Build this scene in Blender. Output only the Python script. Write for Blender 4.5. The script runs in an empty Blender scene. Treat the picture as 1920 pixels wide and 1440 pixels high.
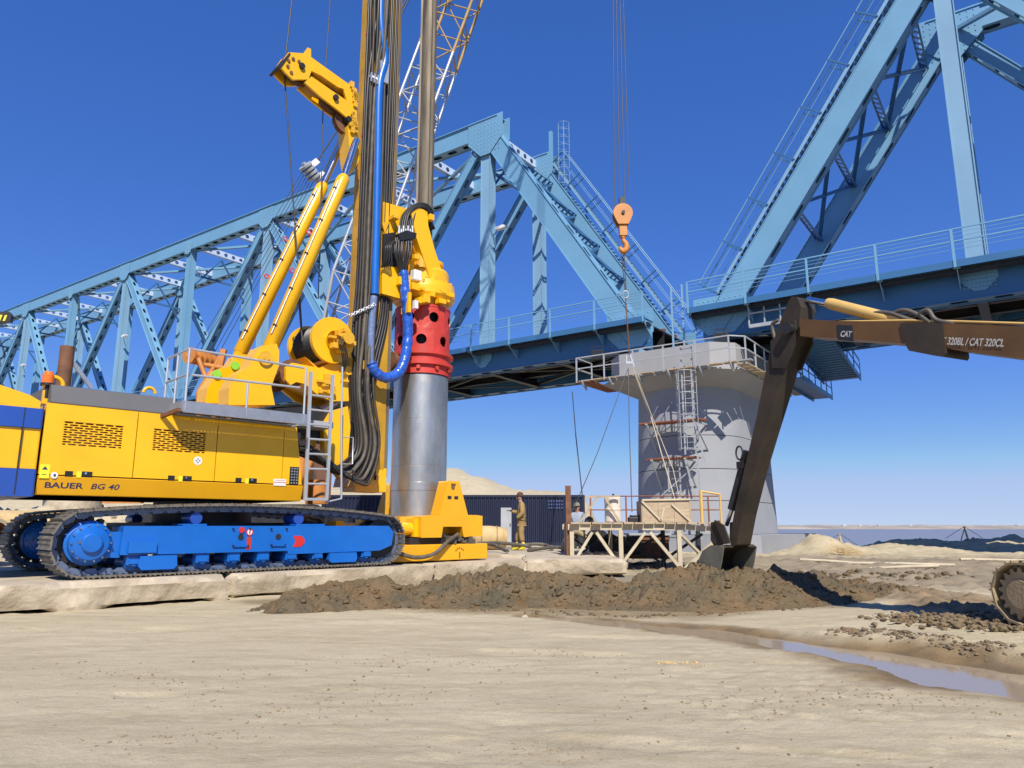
import bpy, bmesh, math, random
import numpy as np
from mathutils import Vector, Matrix
random.seed(7); RNG = np.random.default_rng(11)
SC = bpy.context.scene
COL = SC.collection
R = math.radians
# ---------------------------------------------------------------- camera, sky, sun, exposure
EYE = 1.2
FPX = 1363.0
PITCH = math.atan(265 / FPX)
cam_d = bpy.data.cameras.new('camera')
cam = bpy.data.objects.new('camera', cam_d); COL.objects.link(cam)
cam.location = (0, 0, EYE); cam.rotation_euler = (R(90) + PITCH, 0, 0)
cam_d.sensor_width = 36; cam_d.lens = FPX / 1920 * 36
cam_d.clip_start = 0.05; cam_d.clip_end = 20000
SC.camera = cam
SUN_EL = R(45); SUN_H = Vector((0.18, -0.984)).normalized()
world = bpy.data.worlds.new('World'); SC.world = world; world.use_nodes = True
wn = world.node_tree.nodes; wl = world.node_tree.links
sky = wn.new('ShaderNodeTexSky'); sky.sky_type = 'NISHITA'; sky.sun_disc = False
sky.sun_elevation = SUN_EL; sky.sun_rotation = math.atan2(SUN_H.x, SUN_H.y)
sky.altitude = 0; sky.air_density = 0.6; sky.dust_density = 0.0; sky.ozone_density = 6.0
bg = wn['Background']; bg.inputs['Strength'].default_value = 0.10
gm_ = wn.new('ShaderNodeGamma'); gm_.inputs['Gamma'].default_value = 0.52
hs_ = wn.new('ShaderNodeHueSaturation'); hs_.inputs['Hue'].default_value = 0.524; hs_.inputs['Saturation'].default_value = 1.66; hs_.inputs['Value'].default_value = 2.95
cap_ = wn.new('ShaderNodeMix'); cap_.data_type = 'RGBA'; cap_.blend_type = 'DARKEN'; cap_.inputs['Factor'].default_value = 0.8; cap_.inputs['B'].default_value = (3.6, 4.6, 6.9, 1)
wl.new(sky.outputs[0], gm_.inputs['Color']); wl.new(gm_.outputs[0], hs_.inputs['Color']); wl.new(hs_.outputs[0], cap_.inputs['A']); wl.new(cap_.outputs['Result'], bg.inputs['Color'])
sun_d = bpy.data.lights.new('sun', 'SUN'); sun_d.energy = 5.0; sun_d.angle = R(0.5); sun_d.color = (1.0, 0.93, 0.82)
sun = bpy.data.objects.new('sun', sun_d); COL.objects.link(sun)
SUN_DIR = Vector((SUN_H.x * math.cos(SUN_EL), SUN_H.y * math.cos(SUN_EL), math.sin(SUN_EL)))
sun.rotation_euler = SUN_DIR.to_track_quat('Z', 'Y').to_euler(); sun.location = (20, -20, 40)
vs = SC.view_settings; vs.view_transform = 'Standard'; vs.look = 'None'; vs.gamma = 1; vs.exposure = 0.24
SC.cycles.max_bounces = 6; SC.cycles.diffuse_bounces = 3; SC.cycles.glossy_bounces = 3; SC.cycles.transmission_bounces = 3

# ---------------------------------------------------------------- survey helpers: where a sight line meets a plane of the site
_c, _s = math.cos(PITCH), math.sin(PITCH)
def sight(px, py):
    a = (px - 960) / FPX; b = (720 - py) / FPX
    return Vector((a, _c - b * _s, _s + b * _c))
def at(px, py, Y):
    r = sight(px, py); return Vector((0, 0, EYE)) + r * (Y / r.y)
def atz(px, py, z):
    r = sight(px, py); return Vector((0, 0, EYE)) + r * ((z - EYE) / r.z)
class Frame:
    def __init__(s, o, ang):
        s.o = Vector(o); s.a = ang
        s.ex = Vector((math.cos(ang), math.sin(ang), 0)); s.ey = Vector((-math.sin(ang), math.cos(ang), 0))
    def loc(s, P):
        d = P - s.o; return Vector((d.dot(s.ex), d.dot(s.ey), d.z))
    def y(s, px, py, y):           # local point on the plane local y
        r = sight(px, py); o = Vector((0, 0, EYE))
        t = (s.o + s.ey * y - o).dot(s.ey) / r.dot(s.ey); return s.loc(o + r * t)
    def x(s, px, py, x):
        r = sight(px, py); o = Vector((0, 0, EYE))
        t = (s.o + s.ex * x - o).dot(s.ex) / r.dot(s.ex); return s.loc(o + r * t)
    def z(s, px, py, z): return s.loc(atz(px, py, z))
    def w(s, x, y, z=0): return s.o + s.ex * x + s.ey * y + Vector((0, 0, z))

# ---------------------------------------------------------------- materials
def lin(h):
    if isinstance(h, (tuple, list)): return tuple(h)
    h = h.lstrip('#'); o = []
    for i in (0, 2, 4):
        c = int(h[i:i + 2], 16) / 255
        o.append(c / 12.92 if c <= 0.04045 else ((c + 0.055) / 1.055) ** 2.4)
    return tuple(o)
def mat(name, col, rough=0.5, metal=0.0, var=0.08, scale=3.0, dirt=None, dirt_amt=0.0, dirt_scale=2.0, bump=0.0, bump_scale=30.0, coat=0.0, col2=None, stretch=(1, 1, 1), streak=0.0, spec=0.5):
    m = bpy.data.materials.new(name); m.use_nodes = True
    nt = m.node_tree; N = nt.nodes; L = nt.links; b = N['Principled BSDF']
    b.inputs['Metallic'].default_value = metal
    b.inputs['Specular IOR Level'].default_value = spec
    if coat: b.inputs['Coat Weight'].default_value = coat; b.inputs['Coat Roughness'].default_value = 0.15
    tc = N.new('ShaderNodeTexCoord'); mp = N.new('ShaderNodeMapping'); mp.inputs['Scale'].default_value = stretch
    L.new(tc.outputs['Object'], mp.inputs['Vector'])
    n1 = N.new('ShaderNodeTexNoise'); n1.inputs['Scale'].default_value = scale; n1.inputs['Detail'].default_value = 8; n1.inputs['Roughness'].default_value = 0.62
    L.new(mp.outputs[0], n1.inputs['Vector'])
    c = lin(col)
    mx = N.new('ShaderNodeMix'); mx.data_type = 'RGBA'
    ca = tuple(min(1, v * (1 + var)) for v in c) + (1,)
    cb = (tuple(v * (1 - var) for v in c) if col2 is None else lin(col2)) + (1,)
    mx.inputs['A'].default_value = ca; mx.inputs['B'].default_value = cb
    rp = N.new('ShaderNodeValToRGB'); rp.color_ramp.elements[0].position = 0.36; rp.color_ramp.elements[1].position = 0.66
    L.new(n1.outputs['Fac'], rp.inputs[0]); L.new(rp.outputs[0], mx.inputs['Factor'])
    out = mx.outputs['Result']
    if dirt_amt > 0:
        n2 = N.new('ShaderNodeTexNoise'); n2.inputs['Scale'].default_value = dirt_scale; n2.inputs['Detail'].default_value = 10; n2.inputs['Roughness'].default_value = 0.7
        m2 = N.new('ShaderNodeMapping'); m2.inputs['Location'].default_value = (3.1, 7.7, 1.3); m2.inputs['Scale'].default_value = (1, 1, 1 - streak * 0.85)
        L.new(tc.outputs['Object'], m2.inputs['Vector']); L.new(m2.outputs[0], n2.inputs['Vector'])
        r2 = N.new('ShaderNodeValToRGB'); e = r2.color_ramp.elements
        e[0].position = 0.70 - 0.32 * dirt_amt; e[1].position = min(0.98, 0.86 - 0.18 * dirt_amt)
        e[1].color = (min(1, 0.35 + dirt_amt),) * 3 + (1,)
        L.new(n2.outputs['Fac'], r2.inputs[0])
        mx2 = N.new('ShaderNodeMix'); mx2.data_type = 'RGBA'
        L.new(r2.outputs[0], mx2.inputs['Factor']); L.new(out, mx2.inputs['A']); mx2.inputs['B'].default_value = lin(dirt) + (1,)
        out = mx2.outputs['Result']
        rr = N.new('ShaderNodeMapRange'); rr.inputs['To Min'].default_value = rough; rr.inputs['To Max'].default_value = min(1, rough + 0.35)
        L.new(r2.outputs[0], rr.inputs['Value']); L.new(rr.outputs[0], b.inputs['Roughness'])
    else:
        rr = N.new('ShaderNodeMapRange'); rr.inputs['To Min'].default_value = max(0.03, rough - 0.06); rr.inputs['To Max'].default_value = min(1, rough + 0.08)
        L.new(n1.outputs['Fac'], rr.inputs['Value']); L.new(rr.outputs[0], b.inputs['Roughness'])
    L.new(out, b.inputs['Base Color'])
    if bump:
        n3 = N.new('ShaderNodeTexNoise'); n3.inputs['Scale'].default_value = bump_scale; n3.inputs['Detail'].default_value = 6
        L.new(mp.outputs[0], n3.inputs['Vector'])
        bp = N.new('ShaderNodeBump'); bp.inputs['Strength'].default_value = min(1, bump); bp.inputs['Distance'].default_value = 0.02
        L.new(n3.outputs['Fac'], bp.inputs['Height']); L.new(bp.outputs[0], b.inputs['Normal'])
    return m
M = {}
DUST = '#a99a80'
M['yellow'] = mat('rig_yellow_paint', (0.86, 0.462, 0.004), 0.34, var=0.06, scale=1.2, dirt='#a08a58', dirt_amt=0.30, dirt_scale=3.4, streak=0.5, coat=0.25)
M['amber'] = mat('amber_and_shaded_yellow', (0.78, 0.39, 0.006), 0.34, var=0.05, scale=1.2, dirt=DUST, dirt_amt=0.2, dirt_scale=2.5, coat=0.2)
M['yellow_worn'] = mat('worn_yellow_paint', (0.70, 0.38, 0.02), 0.5, var=0.1, scale=2, dirt='#8b7a5a', dirt_amt=0.42, dirt_scale=3)
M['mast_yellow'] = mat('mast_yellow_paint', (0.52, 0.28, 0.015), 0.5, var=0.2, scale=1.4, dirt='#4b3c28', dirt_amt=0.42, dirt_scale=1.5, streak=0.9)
M['blue'] = mat('rig_blue_paint', (0.006, 0.125, 0.50), 0.36, var=0.08, scale=2, dirt='#7f8894', dirt_amt=0.2, dirt_scale=1.6, coat=0.25)
M['blue_dark'] = mat('counterweight_blue', (0.02, 0.075, 0.36), 0.35, var=0.06, scale=1.5, dirt='#8a93a8', dirt_amt=0.12, dirt_scale=2, coat=0.2)
M['bridge'] = mat('bridge_blue_paint', (0.16, 0.34, 0.50), 0.45, var=0.06, scale=0.35, dirt='#7f8d94', dirt_amt=0.24, dirt_scale=1.1, streak=0.8)
M['bridge_pale'] = mat('bridge_pale_blue_paint', (0.21, 0.375, 0.52), 0.5, var=0.06, scale=0.4)
M['bridge_deep_and_shaded'] = mat('bridge_deep_and_shaded_blue', (0.045, 0.148, 0.31), 0.4, var=0.06, scale=0.4, dirt='#4b7fb0', dirt_amt=0.12, dirt_scale=0.8)  # deep blue; on the bottom chords shade is part of this colour
M['white_steel'] = mat('white_lattice_steel', (0.52, 0.62, 0.76), 0.5, var=0.06, scale=0.6)
M['grey_paint'] = mat('grey_steel_paint', (0.36, 0.38, 0.40), 0.5, var=0.08, scale=1.5, dirt='#7d766b', dirt_amt=0.2)
M['silver'] = mat('silver_steel', (0.62, 0.63, 0.64), 0.38, metal=0.6, var=0.08, scale=2)
M['galv'] = mat('galvanised_steel', (0.44, 0.45, 0.47), 0.42, metal=0.7, var=0.12, scale=6)
M['chrome'] = mat('chrome_rod', (0.75, 0.75, 0.76), 0.12, metal=1.0, var=0.03)
M['black'] = mat('black_rubber', (0.014, 0.014, 0.014), 0.5, var=0.25, scale=8, dirt='#6a6254', dirt_amt=0.12, dirt_scale=5)
M['hose'] = mat('hose_rubber', (0.022, 0.020, 0.018), 0.42, var=0.3, scale=3, dirt='#7b6f5c', dirt_amt=0.24, dirt_scale=4, streak=0.8)
M['hose_dusty'] = mat('dusty_hose', (0.10, 0.085, 0.065), 0.6, var=0.3, scale=4, dirt='#8a7d66', dirt_amt=0.3)
M['dark'] = mat('dark_steel', (0.03, 0.03, 0.032), 0.5, metal=0.3, var=0.2, scale=4, dirt='#574c3c', dirt_amt=0.2)
M['cover'] = mat('grey_roof_cover', (0.115, 0.115, 0.12), 0.55, var=0.06, scale=2, dirt=DUST, dirt_amt=0.12)
M['rust'] = mat('rusty_steel', (0.16, 0.07, 0.035), 0.75, var=0.3, scale=5, dirt='#5b4630', dirt_amt=0.3, bump=0.3, bump_scale=60)
M['rope'] = mat('steel_rope', (0.09, 0.085, 0.08), 0.5, metal=0.5, var=0.2, scale=20)
M['red'] = mat('worn_red_paint', (0.52, 0.045, 0.03), 0.48, var=0.14, scale=2.5, dirt='#b08a76', dirt_amt=0.3, dirt_scale=2.2, streak=0.5)
M['red_plain'] = mat('red_paint', (0.6, 0.03, 0.03), 0.4, var=0.08)
M['plastic_blue'] = mat('blue_plastic_sleeve', (0.02, 0.10, 0.48), 0.3, var=0.3, scale=7, bump=1.0, bump_scale=9, dirt='#7f9bd0', dirt_amt=0.2, dirt_scale=6, coat=0.4)
M['concrete'] = mat('pale_concrete', (0.50, 0.425, 0.315), 0.9, var=0.1, scale=2.2, col2=(0.37, 0.305, 0.215), dirt='#6f5f44', dirt_amt=0.36, dirt_scale=1.6, bump=1.0, bump_scale=11)
M['pier'] = mat('pier_grey_paint', (0.30, 0.312, 0.335), 0.8, var=0.04, scale=0.5, col2=(0.275, 0.288, 0.312), dirt='#6e737c', dirt_amt=0.06, dirt_scale=0.7, streak=0.8, bump=0.15, bump_scale=6)
M['pier_cap'] = mat('pier_cap_concrete', (0.33, 0.33, 0.335), 0.85, var=0.06, scale=0.8, dirt='#8a8175', dirt_amt=0.25, dirt_scale=1.2, bump=0.2, bump_scale=8)
M['container'] = mat('navy_container_paint', (0.006, 0.011, 0.038), 0.5, var=0.1, scale=1, dirt='#3a4258', dirt_amt=0.15)
M['plank'] = mat('weathered_wood', (0.42, 0.33, 0.22), 0.85, var=0.2, scale=3, stretch=(1, 6, 6), dirt='#75624a', dirt_amt=0.3, bump=0.4)
M['plank_red'] = mat('red_brown_plank', (0.25, 0.085, 0.04), 0.8, var=0.2, scale=3, dirt='#7a6654', dirt_amt=0.2)
M['trestle'] = mat('cream_trestle_paint', (0.50, 0.43, 0.30), 0.7, var=0.12, scale=2.5, dirt='#8a7454', dirt_amt=0.35, dirt_scale=3)
M['mud_steel'] = mat('mud_caked_steel', (0.30, 0.23, 0.13), 0.85, var=0.25, scale=3, dirt='#8d7a55', dirt_amt=0.4, bump=0.4)
M['cat'] = mat('excavator_ochre_with_shade', (0.125, 0.06, 0.013), 0.5, var=0.2, scale=1.5, dirt='#4a3622', dirt_amt=0.36, dirt_scale=1.6)  # dark base colour takes in both dirt and shade on the boom
M['cat_dark'] = mat('excavator_dirty_paint', (0.034, 0.024, 0.014), 0.7, var=0.4, scale=1.6, dirt='#5a4a2c', dirt_amt=0.42, dirt_scale=1.6)
M['cat_yellow'] = mat('excavator_cylinder_paint', (0.62, 0.40, 0.12), 0.5, var=0.1, scale=2, dirt='#7a6240', dirt_amt=0.25)
M['orange'] = mat('faded_orange_paint', (0.52, 0.20, 0.04), 0.5, var=0.12, scale=2, dirt='#6d4a2c', dirt_amt=0.28)
M['white'] = mat('white_paint', (0.72, 0.72, 0.70), 0.5, var=0.05)
M['white_plastic'] = mat('white_plastic_barrel', (0.62, 0.56, 0.47), 0.5, var=0.1, scale=3, dirt='#a38659', dirt_amt=0.35, dirt_scale=4)
M['tan_pipe'] = mat('tan_mud_pipe', (0.50, 0.36, 0.17), 0.7, var=0.15, scale=2, dirt='#8a6f45', dirt_amt=0.35, dirt_scale=2)
M['label_yellow'] = mat('sticker_yellow', (0.85, 0.75, 0.03), 0.5, var=0.02)
M['text'] = mat('navy_lettering', (0.03, 0.03, 0.09), 0.5, var=0.05)
M['text_white'] = mat('worn_white_lettering', (0.45, 0.42, 0.38), 0.6, var=0.2, scale=8)
M['green'] = mat('green_cap', (0.25, 0.62, 0.05), 0.5)
M['glass_amber'] = mat('amber_beacon_plastic', (0.75, 0.16, 0.01), 0.15, var=0.05, coat=0.5)
M['glass_dark'] = mat('floodlight_glass', (0.03, 0.03, 0.03), 0.15, var=0.05)

# steel casing: mill-scaled bright steel with scratches and rings
def casing_mat():
    m = mat('bright_steel_casing', (0.50, 0.485, 0.45), 0.36, metal=0.85, var=0.22, scale=2.2, stretch=(1, 1, 0.35), dirt='#8a8172', dirt_amt=0.42, dirt_scale=2.2, streak=0.7, bump=0.12, bump_scale=16)
    return m
M['casing'] = casing_mat()
M['kelly'] = mat('muddy_kelly_steel', (0.17, 0.14, 0.10), 0.6, metal=0.25, var=0.4, scale=1.6, stretch=(3, 3, 0.3), dirt='#b09a72', dirt_amt=0.42, dirt_scale=3.0, streak=0.92)

# ---------------------------------------------------------------- mesh builder
class MB:
    def __init__(s, xf=None): s.v = []; s.f = []; s.sm = []; s.xf = xf
    def add(s, vs, fs, smooth=False):
        o = len(s.v)
        for p in vs:
            p = Vector(p)
            if s.xf is not None: p = s.xf @ p
            s.v.append(p[:])
        for k, f in enumerate(fs):
            s.f.append([i + o for i in f]); s.sm.append(smooth[k] if isinstance(smooth, list) else smooth)
        return s
    def box(s, x0, x1, y0, y1, z0, z1):
        return s.add([(x0, y0, z0), (x1, y0, z0), (x1, y1, z0), (x0, y1, z0), (x0, y0, z1), (x1, y0, z1), (x1, y1, z1), (x0, y1, z1)],
                     [(0, 3, 2, 1), (4, 5, 6, 7), (0, 1, 5, 4), (1, 2, 6, 5), (2, 3, 7, 6), (3, 0, 4, 7)])
    def cbox(s, c, sx, sy, sz): return s.box(c[0] - sx / 2, c[0] + sx / 2, c[1] - sy / 2, c[1] + sy / 2, c[2] - sz / 2, c[2] + sz / 2)
    def beam(s, p, q, w, h, up=(0, 0, 1)):
        p, q = Vector(p), Vector(q); d = (q - p).normalized(); up = Vector(up)
        sd = d.cross(up)
        if sd.length < 1e-4: sd = d.cross(Vector((1, 0, 0)))
        sd.normalize(); u = sd.cross(d)
        a, b = sd * w / 2, u * h / 2
        return s.add([p - a - b, p + a - b, p + a + b, p - a + b, q - a - b, q + a - b, q + a + b, q - a + b],
                     [(0, 3, 2, 1), (4, 5, 6, 7), (0, 1, 5, 4), (1, 2, 6, 5), (2, 3, 7, 6), (3, 0, 4, 7)])
    def cyl(s, p, q, r, n=14, r2=None, caps=True):
        p, q = Vector(p), Vector(q); d = (q - p).normalized(); r2 = r if r2 is None else r2
        t = Vector((0, 0, 1)) if abs(d.z) < 0.9 else Vector((1, 0, 0))
        a = d.cross(t).normalized(); b = d.cross(a)
        ring = [a * math.cos(2 * math.pi * i / n) + b * math.sin(2 * math.pi * i / n) for i in range(n)]
        vs = [p + e * r for e in ring] + [q + e * r2 for e in ring]
        s.add(vs, [(i, n + i, n + (i + 1) % n, (i + 1) % n) for i in range(n)], True)
        if caps:
            s.add([p + e * r for e in ring], [list(range(n))]); s.add([q + e * r2 for e in ring], [list(range(n))[::-1]])
        return s
    def tube(s, pts, r, n=8, caps=True):
        P = [Vector(p) for p in pts]; m = len(P); vs = []; nrm = None
        for i in range(m):
            d = (P[min(i + 1, m - 1)] - P[max(i - 1, 0)]).normalized()
            if nrm is None:
                t = Vector((0, 0, 1)) if abs(d.z) < 0.9 else Vector((1, 0, 0)); nrm = d.cross(t).normalized()
            else:
                nrm = (nrm - d * nrm.dot(d)).normalized()
            b = d.cross(nrm); rr = r[i] if isinstance(r, (list, tuple)) else r
            vs += [P[i] + (nrm * math.cos(2 * math.pi * k / n) + b * math.sin(2 * math.pi * k / n)) * rr for k in range(n)]
        fs = [(i * n + k, i * n + (k + 1) % n, (i + 1) * n + (k + 1) % n, (i + 1) * n + k) for i in range(m - 1) for k in range(n)]
        s.add(vs, fs, True)
        if caps: s.add(vs[:n], [list(range(n))[::-1]]); s.add(vs[-n:], [list(range(n))])
        return s
    def prism(s, poly, o, ex, ey, ez, smooth=False):   # poly in (ex,ey), thickness vector ez
        o, ex, ey, ez = Vector(o), Vector(ex), Vector(ey), Vector(ez); n = len(poly)
        a = [o + ex * x + ey * y for x, y in poly]; b = [p + ez for p in a]
        if ex.cross(ey).dot(ez) < 0: a, b = b, a
        s.add(a, [list(range(n))[::-1]]); s.add(b, [list(range(n))])
        return s.add(a + b, [(i, (i + 1) % n, n + (i + 1) % n, n + i) for i in range(n)], smooth)
    def lathe(s, prof, o, axis=(0, 0, 1), n=28, smooth=True):   # prof [(r, h)]
        o = Vector(o); d = Vector(axis).normalized()
        t = Vector((0, 0, 1)) if abs(d.z) < 0.9 else Vector((1, 0, 0))
        a = d.cross(t).normalized(); b = d.cross(a)
        for (r0, h0), (r1, h1) in zip(prof[:-1], prof[1:]):
            vs = []
            for r, h in ((r0, h0), (r1, h1)):
                vs += [o + d * h + (a * math.cos(2 * math.pi * k / n) + b * math.sin(2 * math.pi * k / n)) * r for k in range(n)]
            s.add(vs, [(k, n + k, n + (k + 1) % n, (k + 1) % n) for k in range(n)], smooth)
        return s
    def holed(s, L, W, T, holes, n=14):
        """plate length L along x, width W along y, thickness T centred on z=0; holes = [(cx, half_len, half_w)]"""
        xs = [0.0]
        hs = sorted(holes)
        for (h0, h1) in zip(hs[:-1], hs[1:]): xs.append((h0[0] + h1[0]) / 2)
        xs.append(L)
        for i, (cx, a, b) in enumerate(hs):
            x0, x1 = xs[i], xs[i + 1]; inn = []; out = []
            for k in range(n):
                t = 2 * math.pi * k / n; ct, st = math.cos(t), math.sin(t)
                e = max(0.0, a - b)
                inn.append((cx + (e if ct > 1e-6 else -e if ct < -1e-6 else 0) + b * ct, b * st))
                hx = (x1 - cx) if ct > 0 else (cx - x0); hy = W / 2
                kk = min(hx / abs(ct) if abs(ct) > 1e-6 else 1e9, hy / abs(st) if abs(st) > 1e-6 else 1e9)
                out.append((cx + ct * kk, st * kk))
            # corners
            ring = []
            for k in range(n):
                ring.append(out[k])
            for zz, fl in ((T / 2, 1), (-T / 2, -1)):
                vs = [(p[0], p[1], zz) for p in out] + [(p[0], p[1], zz) for p in inn]
                fs = [(k, (k + 1) % n, n + (k + 1) % n, n + k) for k in range(n)]
                cor = [(x1, W / 2), (x0, W / 2), (x0, -W / 2), (x1, -W / 2)]; base = len(vs)
                vs += [(p[0], p[1], zz) for p in cor]
                for ci, (qx, qy) in enumerate(cor):
                    best = None
                    for k in range(n):
                        p, q = out[k], out[(k + 1) % n]
                        on = lambda e: (abs(e[0] - qx) < 1e-5, abs(e[1] - qy) < 1e-5)
                        if (on(p)[0] and on(q)[1]) or (on(p)[1] and on(q)[0]): best = k
                    if best is not None: fs.append((best, base + ci, (best + 1) % n))
                s.add(vs, fs if fl > 0 else [f[::-1] for f in fs])
            s.add([(p[0], p[1], T / 2) for p in inn] + [(p[0], p[1], -T / 2) for p in inn], [(k, (k + 1) % n, n + (k + 1) % n, n + k) for k in range(n)])
        W2 = W / 2
        for yy in (W2, -W2): s.add([(0, yy, -T / 2), (L, yy, -T / 2), (L, yy, T / 2), (0, yy, T / 2)], [(0, 1, 2, 3) if yy < 0 else (3, 2, 1, 0)])
        for xx in (0, L): s.add([(xx, -W2, -T / 2), (xx, W2, -T / 2), (xx, W2, T / 2), (xx, -W2, T / 2)], [(0, 1, 2, 3) if xx > 0 else (3, 2, 1, 0)])
        return s
    def mesh(s, name):
        me = bpy.data.meshes.new(name); me.from_pydata(s.v, [], s.f)
        me.polygons.foreach_set('use_smooth', s.sm); me.update(); return me
    def build(s, name, m, parent=None, label=None, bevel=0.0):
        o = bpy.data.objects.new(name, s.mesh(name)); COL.objects.link(o)
        o.data.materials.append(M[m] if isinstance(m, str) else m)
        if parent is not None: o.parent = parent
        if label: o['label'] = label
        if bevel:
            b = o.modifiers.new('bevel', 'BEVEL'); b.width = bevel; b.segments = 2; b.limit_method = 'ANGLE'; b.angle_limit = R(40); b.harden_normals = False
        return o
def frame_mat(o, x, y, z):
    return Matrix(((x[0], y[0], z[0], o[0]), (x[1], y[1], z[1], o[1]), (x[2], y[2], z[2], o[2]), (0, 0, 0, 1)))
def along(p, q, up):           # x from p to q, z towards up
    p, q = Vector(p), Vector(q); x = (q - p).normalized(); y = Vector(up).cross(x).normalized(); z = x.cross(y)
    return frame_mat(p, x, y, z), (q - p).length
def thing(name, label, cat, loc=(0, 0, 0), rotz=0.0, group=None, kind=None):
    o = bpy.data.objects.new(name, None); COL.objects.link(o); o.location = loc; o.rotation_euler = (0, 0, rotz)
    o.empty_display_size = 0.3
    return tag(o, label, cat, group, kind)
def tag(o, label=None, cat=None, group=None, kind=None):
    if label: o['label'] = label
    if cat: o['category'] = cat
    if group: o['group'] = group
    if kind: o['kind'] = kind
    return o
def clone(o, name, parent=None, mtx=None):
    c = o.copy(); COL.objects.link(c); c.name = name
    if parent is not None: c.parent = parent
    if mtx is not None: c.matrix_local = mtx
    return c
def curve_pts(ctrl, n=24):     # Catmull-Rom through control points
    P = [Vector(p) for p in ctrl]; P = [P[0] * 2 - P[1]] + P + [P[-1] * 2 - P[-2]]; out = []
    seg = len(P) - 3; per = max(2, n // seg)
    for i in range(seg):
        a, b, c, d = P[i:i + 4]
        for k in range(per):
            t = k / per
            out.append(0.5 * ((2 * b) + (c - a) * t + (2 * a - 5 * b + 4 * c - d) * t * t + (3 * b - a - 3 * c + d) * t ** 3))
    out.append(P[-2]); return out
def lettering(name, text, size, mtx, m, parent, shear=0.0, bold=0.0, sx=1.0):
    cu = bpy.data.curves.new('lettering', 'FONT'); cu.body = text; cu.size = size; cu.shear = shear; cu.offset = bold; cu.extrude = 0.001; cu.space_character = 1.0
    t = bpy.data.objects.new('tmp', cu); COL.objects.link(t)
    dg = bpy.context.evaluated_depsgraph_get(); me = bpy.data.meshes.new_from_object(t.evaluated_get(dg))
    bpy.data.objects.remove(t)
    me.materials.clear(); me.materials.append(M[m])
    o = bpy.data.objects.new(name, me); COL.objects.link(o); o.parent = parent
    o.matrix_local = mtx @ Matrix.Diagonal((sx, 1, 1, 1)); return o
# lattice noise for relief
def vnoise(x, y, seed=0):
    xi = np.floor(x).astype(np.int64); yi = np.floor(y).astype(np.int64); xf = x - xi; yf = y - yi
    def h(a, b):
        n = (a * 374761393 + b * 668265263 + seed * 974634777) & 0x7fffffff
        n = ((n ^ (n >> 13)) * 1274126177) & 0x7fffffff
        return ((n ^ (n >> 16)) & 0xffff) / 65535.0
    u = xf * xf * (3 - 2 * xf); v = yf * yf * (3 - 2 * yf)
    return (h(xi, yi) * (1 - u) + h(xi + 1, yi) * u) * (1 - v) + (h(xi, yi + 1) * (1 - u) + h(xi + 1, yi + 1) * u) * v
def fbm(x, y, f=1.0, o=5, seed=0, g=0.5):
    s = 0; a = 1; t = 0
    for i in range(o):
        s = s + a * (vnoise(x * f, y * f, seed + i * 17) - 0.5); t += a; a *= g; f *= 2.03
    return s / t * 2
def sstep(a, b, x):
    t = np.clip((x - a) / (b - a), 0, 1); return t * t * (3 - 2 * t)
# ================================================================ the ground, river, far shore
def grid_mesh(name, X, Y, Z, attrs=None, smooth=True):
    r, c = X.shape; me = bpy.data.meshes.new(name)
    me.vertices.add(r * c); me.vertices.foreach_set('co', np.stack([X, Y, Z], -1).astype(np.float32).ravel())
    i = np.arange(r * c).reshape(r, c)
    q = np.stack([i[:-1, :-1], i[:-1, 1:], i[1:, 1:], i[1:, :-1]], -1).reshape(-1, 4); n = len(q)
    me.loops.add(n * 4); me.loops.foreach_set('vertex_index', q.ravel().astype(np.int32))
    me.polygons.add(n); me.polygons.foreach_set('loop_start', (np.arange(n) * 4).astype(np.int32))
    me.polygons.foreach_set('use_smooth', np.full(n, smooth)); me.update(calc_edges=True)
    for k, a in (attrs or {}).items():
        at_ = me.attributes.new(k, 'FLOAT', 'POINT'); at_.data.foreach_set('value', a.astype(np.float32).ravel())
    me.validate(); return me
def polydist(x, y, pts):
    """distance to a polyline and the width interpolated along it; pts = [(x, y, w)]"""
    best = np.full(x.shape, 1e9); wid = np.zeros(x.shape)
    for (x0, y0, w0), (x1, y1, w1) in zip(pts[:-1], pts[1:]):
        dx, dy = x1 - x0, y1 - y0; t = np.clip(((x - x0) * dx + (y - y0) * dy) / (dx * dx + dy * dy), 0, 1)
        d = np.hypot(x - x0 - t * dx, y - y0 - t * dy); k = d < best
        best = np.where(k, d, best); wid = np.where(k, w0 + t * (w1 - w0), wid)
    return best, wid
def gp(px, py, w, z=0.0):
    p = atz(px, py, z); return (p.x, p.y, w)
PUD = [gp(1010, 1150, .18), gp(1180, 1166, .24), gp(1330, 1181, .30), gp(1440, 1196, .36), gp(1560, 1212, .36), gp(1700, 1235, .50), gp(1820, 1260, .56), gp(1940, 1280, .48), (5.3, 5.4, .4), (7.2, 5.0, .4)]
RIDGE = [gp(1560, 1190, .25), gp(1700, 1205, .30), gp(1800, 1220, .33), gp(1915, 1235, .30)]
CHURN = [gp(1560, 1110, 1.0), gp(1700, 1120, .9), gp(1900, 1160, 1.0), (9, 7.5, 1.2)]
def smoothcap(v, a, b): return sstep(a, b, v)
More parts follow.
